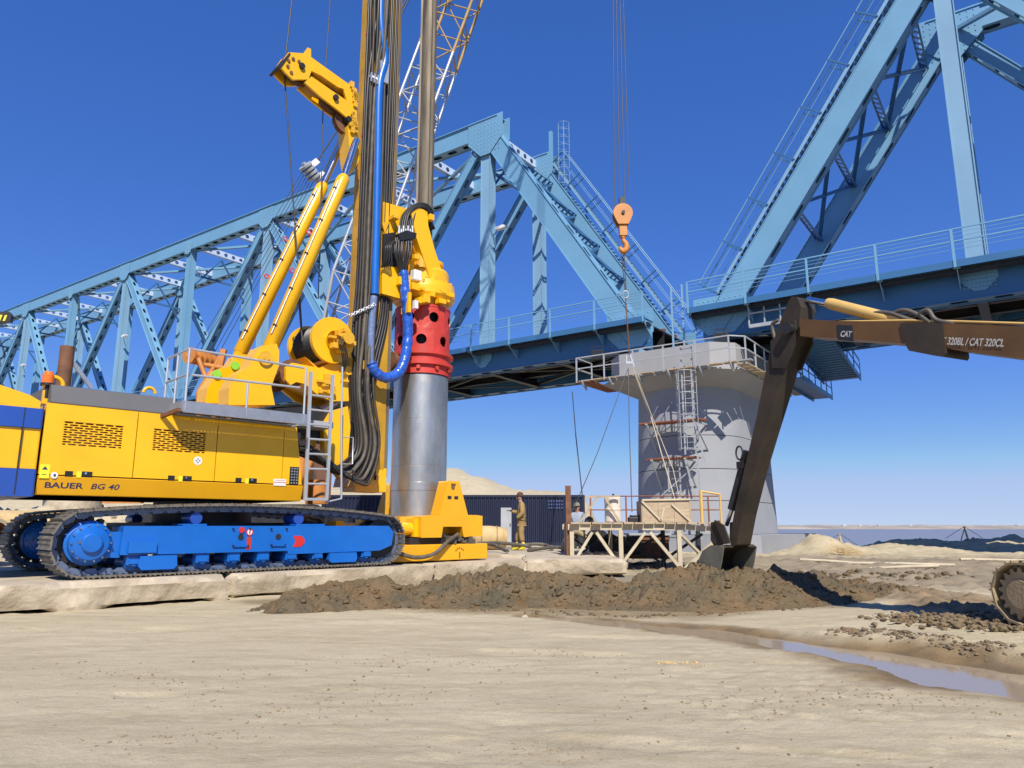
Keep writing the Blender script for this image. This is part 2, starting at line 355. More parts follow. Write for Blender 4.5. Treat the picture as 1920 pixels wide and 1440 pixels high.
def ground_height(x, y):
    h = fbm(x, y, 0.12, 3, 3) * 0.10
    near = np.exp(-np.maximum(y - 8, 0) / 10)
    h = h * (0.4 + 0.6 * (1 - near)) + fbm(x, y * 1.6, 0.7, 4, 5) * 0.022
    # packed, wheel-rolled sand: shallow ruts running left to right plus crumbs
    rut = np.abs(fbm(x * 0.35 - y * 0.1, y * 2.6 + x * 0.45, 1.0, 4, 21)); h += (0.10 - np.minimum(rut, 0.10)) * -0.05 * near
    patch = sstep(0.05, 0.40, fbm(x, y * 1.7, 0.5, 3, 33))
    h += patch * (np.abs(fbm(x, y, 7.0, 3, 41)) * 0.030 - 0.006) + fbm(x, y, 14.0, 2, 45) * 0.004
    scar = sstep(0.32, 0.5, fbm(x * 0.8, y * 2.2 + x * .5, 0.9, 4, 61)); h -= scar * 0.02 * near
    # puddle channel
    d, w = polydist(x, y, PUD); d = d + fbm(x, y, 1.6, 4, 71) * 0.22
    h = h * (0.25 + 0.75 * sstep(0.3, 1.6, d / w)) - 0.085 * (1 - sstep(0.25, 1.55, d / w))
    d2, w2 = polydist(x, y, RIDGE); h += 0.11 * np.exp(-(d2 / w2) ** 2) * (0.7 + 0.6 * fbm(x, y, 5, 3, 77))
    # churned clayey strip beyond, towards the river
    far = sstep(11.5, 15, y) * (1 - sstep(60, 80, y)); right = sstep(0, 5, x)
    h += far * right * (fbm(x, y * 1.8, 0.9, 5, 81) * 0.13 + np.abs(fbm(x, y, 2.6, 4, 85)) * 0.16 - .05)
    d3, w3 = polydist(x, y, CHURN); h += 0.10 * np.exp(-(d3 / w3) ** 2) * (0.5 + np.abs(fbm(x, y, 3.2, 4, 91)) * 2.4)
    # spoil mounds near the water
    for (mx, my, rx, ry, mh, sd) in MOUNDS:
        g = np.exp(-((x - mx) / rx) ** 2 - ((y - my) / ry) ** 2); h += mh * g * (0.85 + 0.5 * fbm(x, y, 1.3, 4, sd))
    # levelled bed below the concrete slabs
    # sand hill behind the container, bank and river bed
    hx_ = x - (y - 140) * 0.08; prof = np.interp(hx_, [-200, -70, -40, -20, -12, -6, 2, 9, 14, 18], [9, 9, 8, 9, 11.4, 10.2, 8.7, 7.6, 6.6, 0])
    hill = np.exp(-((y - 140) / 26.0) ** 2); h += hill * prof * (1 + 0.16 * fbm(x, y, 0.09, 4, 95) + 0.10 * fbm(x, y, .4, 4, 96))
    rub = np.exp(-((y - 34) / 7.0) ** 2) * sstep(-9, -17, x); h += rub * (1.35 + 1.3 * np.abs(fbm(x, y, 0.9, 4, 99)))
    bank = np.maximum(sstep(52, 70, y + fbm(x, y, 0.05, 3, 97) * 8) * sstep(8, 20, x - (y - 60) * 0.06), sstep(38.5, 44, y + fbm(x, y, 0.25, 3, 97) * 1.5) * sstep(13.5, 16.5, x))
    h -= bank * 6.0
    return h, d / w
MOUNDS = [(12.9, 31.5, 1.0, 1.2, 0.78, 201), (14.4, 31.5, 1.3, 1.2, 0.35, 202), (18.3, 36.0, 1.6, 1.6, 0.42, 203), (20.8, 36.3, 1.8, 1.6, 0.55, 204),
          (23.5, 35.5, 1.6, 1.5, 0.62, 205), (26.0, 34.5, 2.0, 1.6, 0.40, 206), (16.4, 33.5, 1.6, 1.2, 0.15, 207), (29.5, 33.5, 2.4, 1.6, 0.35, 208)]
ys = np.concatenate([np.linspace(-25, 1.0, 14), 1.5 * np.exp(np.linspace(0, math.log(40 / 1.5), 520)), 40 * np.exp(np.linspace(0.02, math.log(4000 / 40), 110))])
ks = np.linspace(-1, 1, 561); ks = np.sign(ks) * (0.78 * np.abs(ks) + 0.22 * np.abs(ks) ** 3)
YY = np.repeat(ys[:, None], len(ks), 1); XX = ks[None, :] * (6 + 1.25 * np.maximum(YY, 1.5))
HH, pd = ground_height(XX, YY)
wet = 1 - sstep(0.9, 2.2, pd + fbm(XX, YY, 1.1, 4, 303) * 0.9)
bd, bw = polydist(XX, YY, [gp(520, 1126, .5), gp(900, 1138, .6), gp(1240, 1146, .7), gp(1500, 1130, .6), gp(1640, 1112, .5)])
wet = np.maximum(wet, 0.75 * (1 - sstep(0.3, 1.6, (bd + fbm(XX, YY, 1.2, 4, 305) * .5) / bw)))
grey = sstep(11.8, 14.5, YY + fbm(XX, YY, .5, 4, 307) * 3) * sstep(1.5, 4.5, XX + fbm(XX, YY, .4, 3, 309) * 3) * (1 - sstep(26, 32, YY))
cd_, cw_ = polydist(XX, YY, CHURN); churn = 1 - sstep(0.5, 1.5, (cd_ + fbm(XX, YY, 1.3, 4, 311) * .5) / cw_)
gm = grid_mesh('ground', XX, YY, HH, {'wet': wet, 'grey': grey, 'churn': churn})
def ground_mat():
    m = bpy.data.materials.new('sandy_ground'); m.use_nodes = True; N = m.node_tree.nodes; L = m.node_tree.links; b = N['Principled BSDF']
    b.inputs['Specular IOR Level'].default_value = 0.25
    g = N.new('ShaderNodeNewGeometry')
    def noise(sc, det, rough=0.6, st=(1, 1, 1), off=0):
        mp = N.new('ShaderNodeMapping'); mp.inputs['Scale'].default_value = st; mp.inputs['Location'].default_value = (off, off * 1.7, 0); L.new(g.outputs['Position'], mp.inputs[0])
        n = N.new('ShaderNodeTexNoise'); n.inputs['Scale'].default_value = sc; n.inputs['Detail'].default_value = det; n.inputs['Roughness'].default_value = rough; L.new(mp.outputs[0], n.inputs['Vector']); return n.outputs['Fac']
    def ramp(f, a, b_): r = N.new('ShaderNodeMapRange'); r.inputs['From Min'].default_value = a; r.inputs['From Max'].default_value = b_; L.new(f, r.inputs['Value']); return r.outputs[0]
    def mix(f, A, B):
        x = N.new('ShaderNodeMix'); x.data_type = 'RGBA'
        if isinstance(f, float): x.inputs['Factor'].default_value = f
        else: L.new(f, x.inputs['Factor'])
        for k, v in (('A', A), ('B', B)):
            if isinstance(v, tuple): x.inputs[k].default_value = v + (1,)
            else: L.new(v, x.inputs[k])
        return x.outputs['Result']
    def mul(a, k):
        x = N.new('ShaderNodeMath'); x.operation = 'MULTIPLY'; L.new(a, x.inputs[0])
        if isinstance(k, float): x.inputs[1].default_value = k
        else: L.new(k, x.inputs[1])
        return x.outputs[0]
    def attr(n): a = N.new('ShaderNodeAttribute'); a.attribute_name = n; return a.outputs['Fac']
    c = mix(ramp(noise(0.55, 6, st=(0.5, 1.5, 1)), .35, .65), (0.540, 0.470, 0.318), (0.470, 0.403, 0.266))
    c = mix(mul(ramp(noise(2.2, 8, .68, (0.45, 1.9, 1), 5), .46, .62), 0.75), c, (0.385, 0.322, 0.205))
    c = mix(mul(ramp(noise(9, 8, .7, (0.6, 1.5, 1), 9), .52, .68), 0.5), c, (0.585, 0.520, 0.375))
    c = mix(mul(ramp(noise(30, 5, .7, (0.6, 1.5, 1), 12), .58, .70), 0.55), c, (0.25, 0.185, 0.11))
    c = mix(mul(ramp(noise(95, 3, .7, (.8, 1.2, 1), 15), .52, .66), 0.55), c, (0.30, 0.23, 0.15))
    gc = mix(ramp(noise(1.2, 6, .6, (.6, 1.6, 1), 3), .4, .62), (0.28, 0.22, 0.145), (0.19, 0.158, 0.115))
    c = mix(mul(attr('grey'), 0.85), c, gc)
    cc = mix(ramp(noise(3.5, 6, .65, (1, 1, 1), 7), .4, .62), (0.30, 0.205, 0.115), (0.16, 0.118, 0.072))
    c = mix(mul(attr('churn'), 0.9), c, cc)
    wc = mix(ramp(noise(2.0, 6, .6, (1, 1, 1), 8), .4, .6), (0.25, 0.17, 0.080), (0.165, 0.118, 0.062))
    c = mix(attr('wet'), c, wc)
    L.new(c, b.inputs['Base Color'])
    rr = N.new('ShaderNodeMapRange'); L.new(attr('wet'), rr.inputs['Value']); rr.inputs['To Min'].default_value = 0.95; rr.inputs['To Max'].default_value = 0.6; L.new(rr.outputs[0], b.inputs['Roughness'])
    bp = N.new('ShaderNodeBump'); bp.inputs['Strength'].default_value = 0.75; bp.inputs['Distance'].default_value = 0.018
    n5 = N.new('ShaderNodeMath'); n5.operation = 'ADD'; L.new(noise(34, 12, .78), n5.inputs[0]); L.new(mul(noise(6, 8, .7, (.8, 1.2, 1)), 1.2), n5.inputs[1])
    L.new(n5.outputs[0], bp.inputs['Height']); L.new(bp.outputs[0], b.inputs['Normal'])
    return m
M['ground'] = ground_mat()
go = bpy.data.objects.new('ground', gm); COL.objects.link(go); gm.materials.append(M['ground']); tag(go, kind='structure')
def gz(x, y):                 # ground height looked up in the sheet itself
    r = float(np.interp(y, ys, np.arange(len(ys)))); i = min(int(r), len(ys) - 2); f = r - i; out = 0
    for k, w in ((i, 1 - f), (i + 1, f)): out += w * float(np.interp(x, XX[k], HH[k]))
    return out
# water
def water_mat(name, col, rough, sc, st, strength, dist):
    m = bpy.data.materials.new(name); m.use_nodes = True; N = m.node_tree.nodes; L = m.node_tree.links; b = N['Principled BSDF']
    b.inputs['Base Color'].default_value = col + (1,); b.inputs['Roughness'].default_value = rough; b.inputs['IOR'].default_value = 1.33; b.inputs['Specular IOR Level'].default_value = 0.22 if 'river' in name else 0.36
    g = N.new('ShaderNodeNewGeometry'); mp = N.new('ShaderNodeMapping'); mp.inputs['Scale'].default_value = st; L.new(g.outputs['Position'], mp.inputs[0])
    n = N.new('ShaderNodeTexNoise'); n.inputs['Scale'].default_value = sc; n.inputs['Detail'].default_value = 4; L.new(mp.outputs[0], n.inputs['Vector'])
    bp = N.new('ShaderNodeBump'); bp.inputs['Strength'].default_value = strength; bp.inputs['Distance'].default_value = dist; L.new(n.outputs['Fac'], bp.inputs['Height']); L.new(bp.outputs[0], b.inputs['Normal'])
    return m
M['river'] = water_mat('river_water', (0.21, 0.185, 0.18), 0.25, 0.5, (0.6, 1.4, 1), 0.35, 0.15)
M['puddle'] = water_mat('puddle_water', (0.33, 0.265, 0.18), 0.08, 3.0, (1, 1, 1), 0.03, 0.01)
o = MB().add([(-3000, 46, -2.2), (3000, 46, -2.2), (3000, 6000, -2.2), (-3000, 6000, -2.2)], [(0, 1, 2, 3)]).build('river', 'river'); tag(o, kind='structure')
def puddle():
    P = [Vector((a, b_, 0)) for a, b_, w in PUD]; W = [w for *_, w in PUD]; mb = MB(); vs = []
    for i, p in enumerate(P):
        d = (P[min(i + 1, len(P) - 1)] - P[max(i - 1, 0)]).normalized(); n = Vector((-d.y, d.x, 0)); w = W[i] * 1.7
        vs += [p + n * w + Vector((0, 0, -0.049)), p - n * w + Vector((0, 0, -0.049))]
    mb.add(vs, [(2 * i, 2 * i + 1, 2 * i + 3, 2 * i + 2) for i in range(len(P) - 1)])
    return mb.build('puddle', 'puddle')
tag(puddle(), kind='structure')
# far shore
xs = np.linspace(-900, 1400, 420); yy = np.linspace(640, 900, 14)
Xs, Ys = np.meshgrid(xs, yy)
Zs = -2.6 + 3.2 * sstep(645, 700, Ys + 20 * fbm(Xs, Ys, .01, 3, 7)) + 1.6 * sstep(690, 760, Ys) * np.maximum(0, fbm(Xs, Ys, 0.03, 5, 9) + .25)
sm = grid_mesh('far_shore', Xs, Ys, Zs); M['shore'] = mat('far_shore_soil', (0.40, 0.34, 0.26), 0.95, var=0.2, scale=0.02, col2=(0.24, 0.22, 0.19), bump=0)
so = bpy.data.objects.new('far_shore', sm); sm.materials.append(M['shore']); COL.objects.link(so); tag(so, kind='structure')
M['shore_house'] = mat('pale_house_wall', (0.5, 0.48, 0.46), .8)
def house_mesh():
    mb = MB(); mb.box(-4, 4, -3, 3, 0, 2.4); mb.prism([(-3.2, 2.4), (3.2, 2.4), (0, 3.7)], (-4.2, 0, 0), (0, 1, 0), (0, 0, 1), (8.4, 0, 0)); return mb
hm = house_mesh().build('distant_house', 'shore_house'); first = True
for i in range(16):
    x = 330 + i * 14 + random.uniform(-6, 6); y = 735 + random.uniform(-8, 20)
    h = hm if first else clone(hm, 'distant_house'); first = False
    h.location = (x, y, 0.2 + random.uniform(-.2, .6)); h.rotation_euler = (0, 0, random.uniform(0, 3)); s_ = random.uniform(.2, .5); h.scale = (s_ * 1.3, s_, s_)
    tag(h, 'tiny white house on the far bank of the river', 'house', 'houses on the far bank')

# ---------------------------------------------------------------- mud
def mud_mat(name, a, b_, c_, rough):
    m = mat(name, a, rough, var=0.1, scale=1.7, col2=b_, dirt=c_, dirt_amt=0.5, dirt_scale=2.3, bump=1.0, bump_scale=22, spec=0.3); return m
M['mud'] = mud_mat('wet_olive_mud', (0.085, 0.072, 0.043), (0.165, 0.108, 0.052), '#6d5029', 0.72)
M['clod'] = mud_mat('brown_clods', (0.20, 0.145, 0.085), (0.145, 0.115, 0.07), '#8a6a42', 0.9)
TOP = [(520, 1119, 11.3, .02), (560, 1086, 11.55, .36), (600, 1080, 11.7, .40), (650, 1078, 11.9, .42), (720, 1080, 12.2, .40), (785, 1098, 12.3, .28), (850, 1062, 12.5, .57), (950, 1052, 12.6, .64), (1050, 1060, 12.5, .58),
       (1110, 1068, 12.3, .52), (1165, 1078, 12.1, .44), (1230, 1062, 12.1, .58), (1300, 1052, 12.2, .68), (1385, 1052, 12.4, .68), (1450, 1068, 12.6, .54), (1550, 1084, 12.9, .38), (1640, 1106, 13.2, .14), (1690, 1112, 13.4, .0)]
tx = np.array([(p - 960) / 1388 * d for p, _, d, _ in TOP]); ty = np.array([d for *_, d, _ in TOP]); tz = np.array([h for *_, h in TOP]) * .93
gx = np.arange(tx[0] - .3, tx[-1] + .3, 0.016); gyv = np.linspace(-1.75, 1.5, 200)
GX, GV = np.meshgrid(gx, gyv)
cy = np.interp(GX, tx, ty); hz = np.interp(GX, tx, tz); fw = 0.65 + hz * 1.25; bwid = 0.35 + hz * 1.1
GY = cy + GV
prof = np.where(GV < 0, np.clip(1 - np.abs(GV) / fw, 0, 1) ** 0.85, np.clip(1 - np.abs(GV) / bwid, 0, 1) ** 0.8)
wx = GX + fbm(GX, GY, 2.0, 3, 401) * .09; wy = GY + fbm(GX, GY, 2.0, 3, 405) * .09
lump = np.abs(fbm(wx, wy, 1.9, 3, 411)) * 0.42 + np.abs(fbm(wx, wy, 5.5, 3, 415)) * 0.15 + np.abs(fbm(wx, wy, 13, 3, 417)) * .075 - np.maximum(0, .06 - np.abs(fbm(wx, wy, 3.3, 3, 423))) * 1.6
GZ = hz * prof * (0.80 + lump * 0.55) + sstep(0, .35, prof) * (lump - .13) * 0.40 - 0.05 * (prof < .02)
g0, _ = ground_height(GX, GY)
mm = grid_mesh('mud_heap', GX, GY, GZ + np.minimum(g0, 0.1) - 0.015); mm.materials.append(M['mud'])
mo = bpy.data.objects.new('mud_heap', mm); COL.objects.link(mo); tag(mo, 'long heap of wet olive brown drilling mud in front of the concrete slabs', 'mud heap')
def clod_meshes(n, seed):
    out = []
    rr = random.Random(seed)
    for i in range(n):
        bm = bmesh.new(); bmesh.ops.create_icosphere(bm, subdivisions=2, radius=1)
        sx, sy, sz = rr.uniform(.8, 1.3), rr.uniform(.7, 1.1), rr.uniform(.5, .85); o1 = rr.uniform(0, 99)
        for v in bm.verts:
            p = v.co; k = 1 + 0.45 * float(vnoise(np.array([p.x * 1.7 + o1]), np.array([p.y * 1.7 + p.z * 2.3 + o1]), i)[0] - .5) + .2 * rr.uniform(-1, 1)
            v.co = Vector((p.x * sx, p.y * sy, p.z * sz)) * k
        out.append(([tuple(v.co) for v in bm.verts], [[v.index for v in f.verts] for f in bm.faces])); bm.free()
    return out
CL = clod_meshes(8, 5)
def scatter(name, pts, m, parent=None):
    mb = MB(); rr = random.Random(len(pts))
    for (p, r) in pts:
        vs, fs = CL[rr.randrange(8)]; a = rr.uniform(0, 6.28); ca, sa = math.cos(a), math.sin(a)
        mb.add([(p[0] + r * (v[0] * ca - v[1] * sa), p[1] + r * (v[0] * sa + v[1] * ca), p[2] + r * v[2]) for v in vs], fs, m == 'mud')
    return mb.build(name, m, parent)
rr = random.Random(3); pts = []
for i in range(1500):
    x = rr.uniform(tx[0] + .3, tx[-1] - .2); k = rr.random(); hzv = float(np.interp(x, tx, tz)); c0 = float(np.interp(x, tx, ty))
    v = -rr.uniform(0, 1.0) ** .8 * (0.65 + hzv * 1.25); y = c0 + v
    ix = int((x - gx[0]) / 0.016); iy = int(np.argmin(np.abs(gyv - v))); z = float(mm.vertices[iy * len(gx) + min(ix, len(gx) - 1)].co.z)
    pts.append(((x, y, z), 0.010 + 0.05 * rr.random() ** 4))
o = scatter('mud_clods', pts, 'mud', mo); tag(o, kind='stuff')
M['ground_crumb'] = mat('sand_crumb', (0.27, 0.205, 0.125), .95, var=.15, scale=20)
def clod_field(name, centre_pts, n, rmin, rmax, spread, label, m='clod', mound=0.0):
    rr = random.Random(n); pts = []
    for i in range(n):
        t = rr.random() * (len(centre_pts) - 1); k = int(t); f = t - k; a, b_ = centre_pts[k], centre_pts[min(k + 1, len(centre_pts) - 1)]
        x = a[0] + (b_[0] - a[0]) * f + rr.gauss(0, spread); y = a[1] + (b_[1] - a[1]) * f + rr.gauss(0, spread * .6)
        r = rmin + (rmax - rmin) * rr.random() ** 2.6
        pts.append(((x, y, gz(x, y) + r * .2 + mound * rr.random()), r))
    o = scatter(name, pts, m); return tag(o, kind='stuff', label=label)
clod_field('dug_clods', [gp(1700, 1160, 0)[:2], gp(1800, 1172, 0)[:2], gp(1930, 1185, 0)[:2]], 700, .010, .052, .32, 'broken brown clods beside the excavator track', mound=.05)
clod_field('mud_crumbs', [gp(530, 1132, 0)[:2], gp(760, 1136, 0)[:2], gp(1000, 1146, 0)[:2], gp(1240, 1152, 0)[:2], gp(1480, 1140, 0)[:2], gp(1660, 1120, 0)[:2]], 620, .004, .03, .16, 'loose mud crumbs along the foot of the mud heap', m='mud')
clod_field('churned_soil', [gp(1480, 1075, 0)[:2], gp(1600, 1085, 0)[:2], gp(1760, 1080, 0)[:2]], 260, .02, .10, .9, 'lumpy grey clay between the mud heap and river bank', m='mud')
clod_field('gravel', [gp(200, 1300, 0)[:2], gp(700, 1250, 0)[:2], gp(1200, 1300, 0)[:2], gp(1700, 1350, 0)[:2]], 300, .003, .012, 1.1, 'loose pebbles scattered over the sand', m='clod')
for i_, (a_, b_, n_, sp_) in enumerate((((120, 1240), (420, 1300), 160, .25), ((520, 1340), (760, 1300), 200, .3), ((700, 1230), (980, 1250), 160, .25), ((1250, 1330), (1500, 1310), 180, .35), ((1550, 1300), (1850, 1330), 260, .35), ((900, 1400), (1200, 1410), 140, .2), ((1000, 1215), (1150, 1230), 140, .15), ((200, 1390), (480, 1370), 130, .2))):
    clod_field('ground_crumbs', [gp(a_[0], a_[1], 0)[:2], gp(b_[0], b_[1], 0)[:2]], n_, .0025, .011, sp_, 'dry crumbs scuffed from the packed sand', m='ground_crumb')
clod_field('loose_crumbs', [gp(1240, 1240, 0)[:2], gp(1310, 1246, 0)[:2]], 60, .004, .022, .05, 'orange sandy crumbs on the bare ground', m='tan_pipe')
clod_field('puddle_edge_clods', [gp(1560, 1190, 0)[:2], gp(1700, 1205, 0)[:2], gp(1900, 1238, 0)[:2]], 420, .006, .035, .13, 'dark brown crumbled ridge along the puddle', m='clod')
# ================================================================ the bridge
BF = Frame((7.25, 35.9, 0), R(-35.3))
YT = 5.8                                   # distance between the two trusses
ZB, ZTOP = 10.55, 25.65                    # chord centre heights
def box_member(parent, name, p, q, depth, width, m='bridge', holes=True, up=None, hole_l=0.34, pitch=1.15, ends=0.7):
    """riveted box: two solid side webs (normals +-y of the bridge) and perforated plates between them"""
    p, q = Vector(p), Vector(q); d = (q - p).normalized(); upv = Vector((0, -1, 0)).cross(d).normalized() if up is None else Vector(up)
    X, L = along(p, q, upv); mb = MB(X); t = 0.03
    for sgn in (-1, 1):
        y0 = sgn * width / 2
        mb.box(0, L, min(y0, y0 - sgn * t), max(y0, y0 - sgn * t), -depth / 2, depth / 2)
        for zz in (-depth / 2 + .02, depth / 2 - .02): mb.box(0, L, min(y0, y0 + sgn * 0.05), max(y0, y0 + sgn * 0.05), zz - .02, zz + .02)
    if holes:
        n = max(1, int((L - 2 * ends) / pitch)); hs = [(ends + (i + .5) * (L - 2 * ends) / n, hole_l, width * 0.24) for i in range(n)]
        for zz in (-depth / 2 + .045, depth / 2 - .045):
            m2 = MB(X @ Matrix.Translation((0, 0, zz))); m2.holed(L, width - 2 * t - .004, 0.02, hs, n=12); mb.v, mb.f, mb.sm = mb.v + m2.v, mb.f + [[i + len(mb.v) - 0 for i in f] for f in m2.f], mb.sm + m2.sm
    else:
        for zz in (-depth / 2 + .045, depth / 2 - .045): mb.box(0, L, -width / 2 + t, width / 2 - t, zz - .01, zz + .01)
    return mb.build(name, m, parent)
def rivets(mb, cx, cz, y, w, h, nx, nz, skip=0):
    for i in range(nx):
        for k in range(nz):
            x = cx + (i / (nx - 1) - .5) * w; z = cz + (k / (nz - 1) - .5) * h
            mb.add([(x - .035, y, z - .035), (x + .035, y, z - .035), (x + .035, y, z + .035), (x - .035, y, z + .035), (x, y - .04, z)], [(0, 1, 4), (1, 2, 4), (2, 3, 4), (3, 0, 4)])
def gusset(parent, x, z, w, h, y, m='bridge', cut=.3, side=-1, rv=True):
    c = cut * min(w, h)
    poly = [(-w / 2 + c, -h / 2), (w / 2 - c, -h / 2), (w / 2, -h / 2 + c), (w / 2, h / 2), (-w / 2, h / 2), (-w / 2, -h / 2 + c)]
    mb = MB(); mb.prism(poly, (x, y, z), (1, 0, 0), (0, 0, 1), (0, side * 0.03, 0))
    if rv: rivets(mb, x, z, y + side * .03, w * .8, h * .8, 9, 8)
    return mb.build('gusset_plate', m, parent)
def railing(parent, x0, x1, y, z0, h, step, m='bridge', name='railing', rails=(1.0, 0.62), wires=(.36, .5, .76, .88), r=.035):
    mb = MB()
    for k in rails: mb.beam((x0, y, z0 + h * k), (x1, y, z0 + h * k), .06, .05)
    for k in wires: mb.cyl((x0, y, z0 + h * k), (x1, y, z0 + h * k), .012, 5, caps=False)
    ro = mb.build(name, m, parent); n = max(1, round(abs(x1 - x0) / step)); pm = None
    for i in range(n + 1):
        x = x0 + (x1 - x0) * i / n
        if pm is None:
            q = MB(); q.box(-.035, .035, -.035, .035, -.25, h); q.box(-.05, .05, -.05, -.035, -.25, h - .01); pm = q.build('railing_post', m, ro); pm.location = (x, y, z0)
        else: clone(pm, 'railing_post', ro).location = (x, y, z0)
    return ro
def make_span(label, xb, sgn, widths, apex_top_ext):
    """truss span starting at bearing xb and running in direction sgn along the bridge"""
    root = thing('bridge_span', label, 'bridge', BF.o, BF.a)
    bn = [xb]
    for w in widths: bn.append(bn[-1] + sgn * w)
    n = len(widths); e = 0.0
    for side, y in ((-1, 0.0), (1, YT)):
        near = side < 0
        # chords
        box_member(root, 'bottom_chord', (min(bn[0] - sgn * .55, bn[-1]), y, ZB), (max(bn[0] - sgn * .55, bn[-1]), y, ZB), 1.1, .72, 'bridge_deep_and_shaded', pitch=1.5)  # shade below the walkway put into the chord colour
        xa, xz = bn[1] + (-sgn) * .9, bn[-2] + sgn * .9
        box_member(root, 'top_chord', (min(xa, xz), y, ZTOP), (max(xa, xz), y, ZTOP), 1.15, .74, 'bridge', pitch=1.25, hole_l=.36)
        m2 = MB(); m2.box(min(xa, xz) - .1, max(xa, xz) + .1, y - .48, y + .48, ZTOP + .585, ZTOP + .64); m2.build('top_chord_cover_plate', 'bridge', root)
        # inclined end posts
        for (xo, xi) in ((bn[0], bn[1]), (bn[-1], bn[-2])):
            box_member(root, 'end_post', (xo, y, ZB), (xi, y, ZTOP), 1.12, .72, 'bridge', pitch=1.75, hole_l=.42, ends=1.6)
            gusset(root, xo + (0.35 if xi > xo else -0.35), ZB + .55, 2.6, 1.9, y - .38, cut=.35); gusset(root, xi + (-.05 if xi > xo else .05), ZTOP - .55, 2.7, 2.5, y - .395, cut=.4); gusset(root, xi, ZTOP - .55, 2.7, 2.5, y + .395, cut=.4, side=1, rv=False)
        for i in range(1, n):
            x = bn[i]
            box_member(root, 'vertical_post', (x, y, ZB + .5), (x, y, ZTOP - .5), .62 if i > 1 else .72, .5, 'bridge_pale' if i % 2 else 'bridge', holes=False, up=(1, 0, 0))
            if 1 < i < n - 1: gusset(root, x, ZTOP - .35, 1.8 if i % 2 else 1.1, 1.6 if i % 2 else 1.2, y - .395, cut=.35)
            gusset(root, x, ZB + .45, 2.6 if i % 2 == 0 else 1.3, 1.7 if i % 2 == 0 else 1.4, y - .385, cut=.35)
            if i % 2 == 1:
                for j in (i - 1, i + 1):
                    if 0 < j < n: box_member(root, 'diagonal', (x, y, ZTOP - .3), (bn[j], y, ZB + .3), .62, .52, 'bridge', pitch=1.25, hole_l=.30, ends=1.3)
        # walkway with railing outside each truss
        yo = -1.38 if near else YT + 1.38; yi = -.40 if near else YT + .40
        xs0, xs1 = bn[0] - sgn * .95, bn[-1]
        wk = MB(); wk.box(min(xs0, xs1), max(xs0, xs1), min(yo, yi), max(yo, yi), 11.30, 11.34); wk.build('walkway_deck', 'bridge', root)
        wk = MB(); wk.box(min(xs0, xs1), max(xs0, xs1), yo - .02 if near else yo, yo if near else yo + .02, 11.12, 11.40); wk.build('walkway_fascia', 'bridge_deep_and_shaded', root)
        wk = MB(); wk.box(min(xs0, xs1), max(xs0, xs1), (yo + yi) / 2 - .2, (yo + yi) / 2 + .2, 10.98, 11.16); wk.build('cable_duct', 'dark', root)
        railing(root, xs0 + sgn * .1, xs1, yo, 11.36, 1.32, 2.75, 'bridge' if near else 'bridge_deep_and_shaded')
        nb = int(abs(xs1 - xs0) / 2.75); bmx = None
        for k in range(nb + 1):
            x = xs0 + sgn * (.1 + k * 2.75)
            if bmx is None:
                q = MB(); q.box(-.05, .05, 0, abs(yo - yi), -.14, 0); q.prism([(0, 0), (abs(yo - yi), 0), (abs(yo - yi), -.7)], (-.015, 0, -.14), (0, 1, 0), (0, 0, 1), (.03, 0, 0)); q.box(-.12, .12, .05, .12, -.22, -.14)
                bmx = q.build('walkway_bracket', 'bridge', root); b_ = bmx
            else: b_ = clone(bmx, 'walkway_bracket', root)
            b_.location = (x, yo if near else yo, 11.295); b_.rotation_euler = (0, 0, 0 if near else math.pi)
    # floor: near-black colour carries the under-deck shade as well as brown
    for i in range(n):
        for h in (0, .5):
            x = bn[i] + (bn[i + 1] - bn[i]) * h
            if i == 0 and h == 0: x += sgn * .1
            m2 = MB(); m2.box(x - .02, x + .02, .42, YT - .42, 10.05, 11.0); m2.box(x - .18, x + .18, .42, YT - .42, 10.02, 10.05); m2.box(x - .18, x + .18, .42, YT - .42, 11.0, 11.03); m2.build('floor_beam', 'dark', root)
        # bottom lateral bracing and light conduit strips
        m2 = MB(); m2.beam((bn[i], .4, 10.2), (bn[i + 1], YT - .4, 10.2), .16, .12); m2.build('lateral_brace', 'dark', root)
        m2 = MB(); m2.beam((bn[i], YT - .4, 10.14), (bn[i + 1], .4, 10.14), .16, .05); m2.build('lateral_brace', 'dark', root)
    xl, xr = min(bn[0] - sgn * .5, bn[-1]), max(bn[0] - sgn * .5, bn[-1])
    for y in (1.95, 3.85):
        m2 = MB(); m2.box(xl, xr, y - .02, y + .02, 10.35, 11.25); m2.box(xl, xr, y - .16, y + .16, 10.32, 10.35); m2.box(xl, xr, y - .16, y + .16, 11.25, 11.28); m2.build('stringer', 'dark', root)  # stringers and deck plate: shade under the deck painted in too
    m2 = MB(); m2.box(xl, xr, .45, YT - .45, 11.32, 11.40); m2.build('deck_plate', 'dark', root)
    for y in (2.14, 3.66):
        m2 = MB(); m2.box(xl, xr, y - .07, y + .07, 11.40, 11.58); m2.build('rail', 'rust', root)
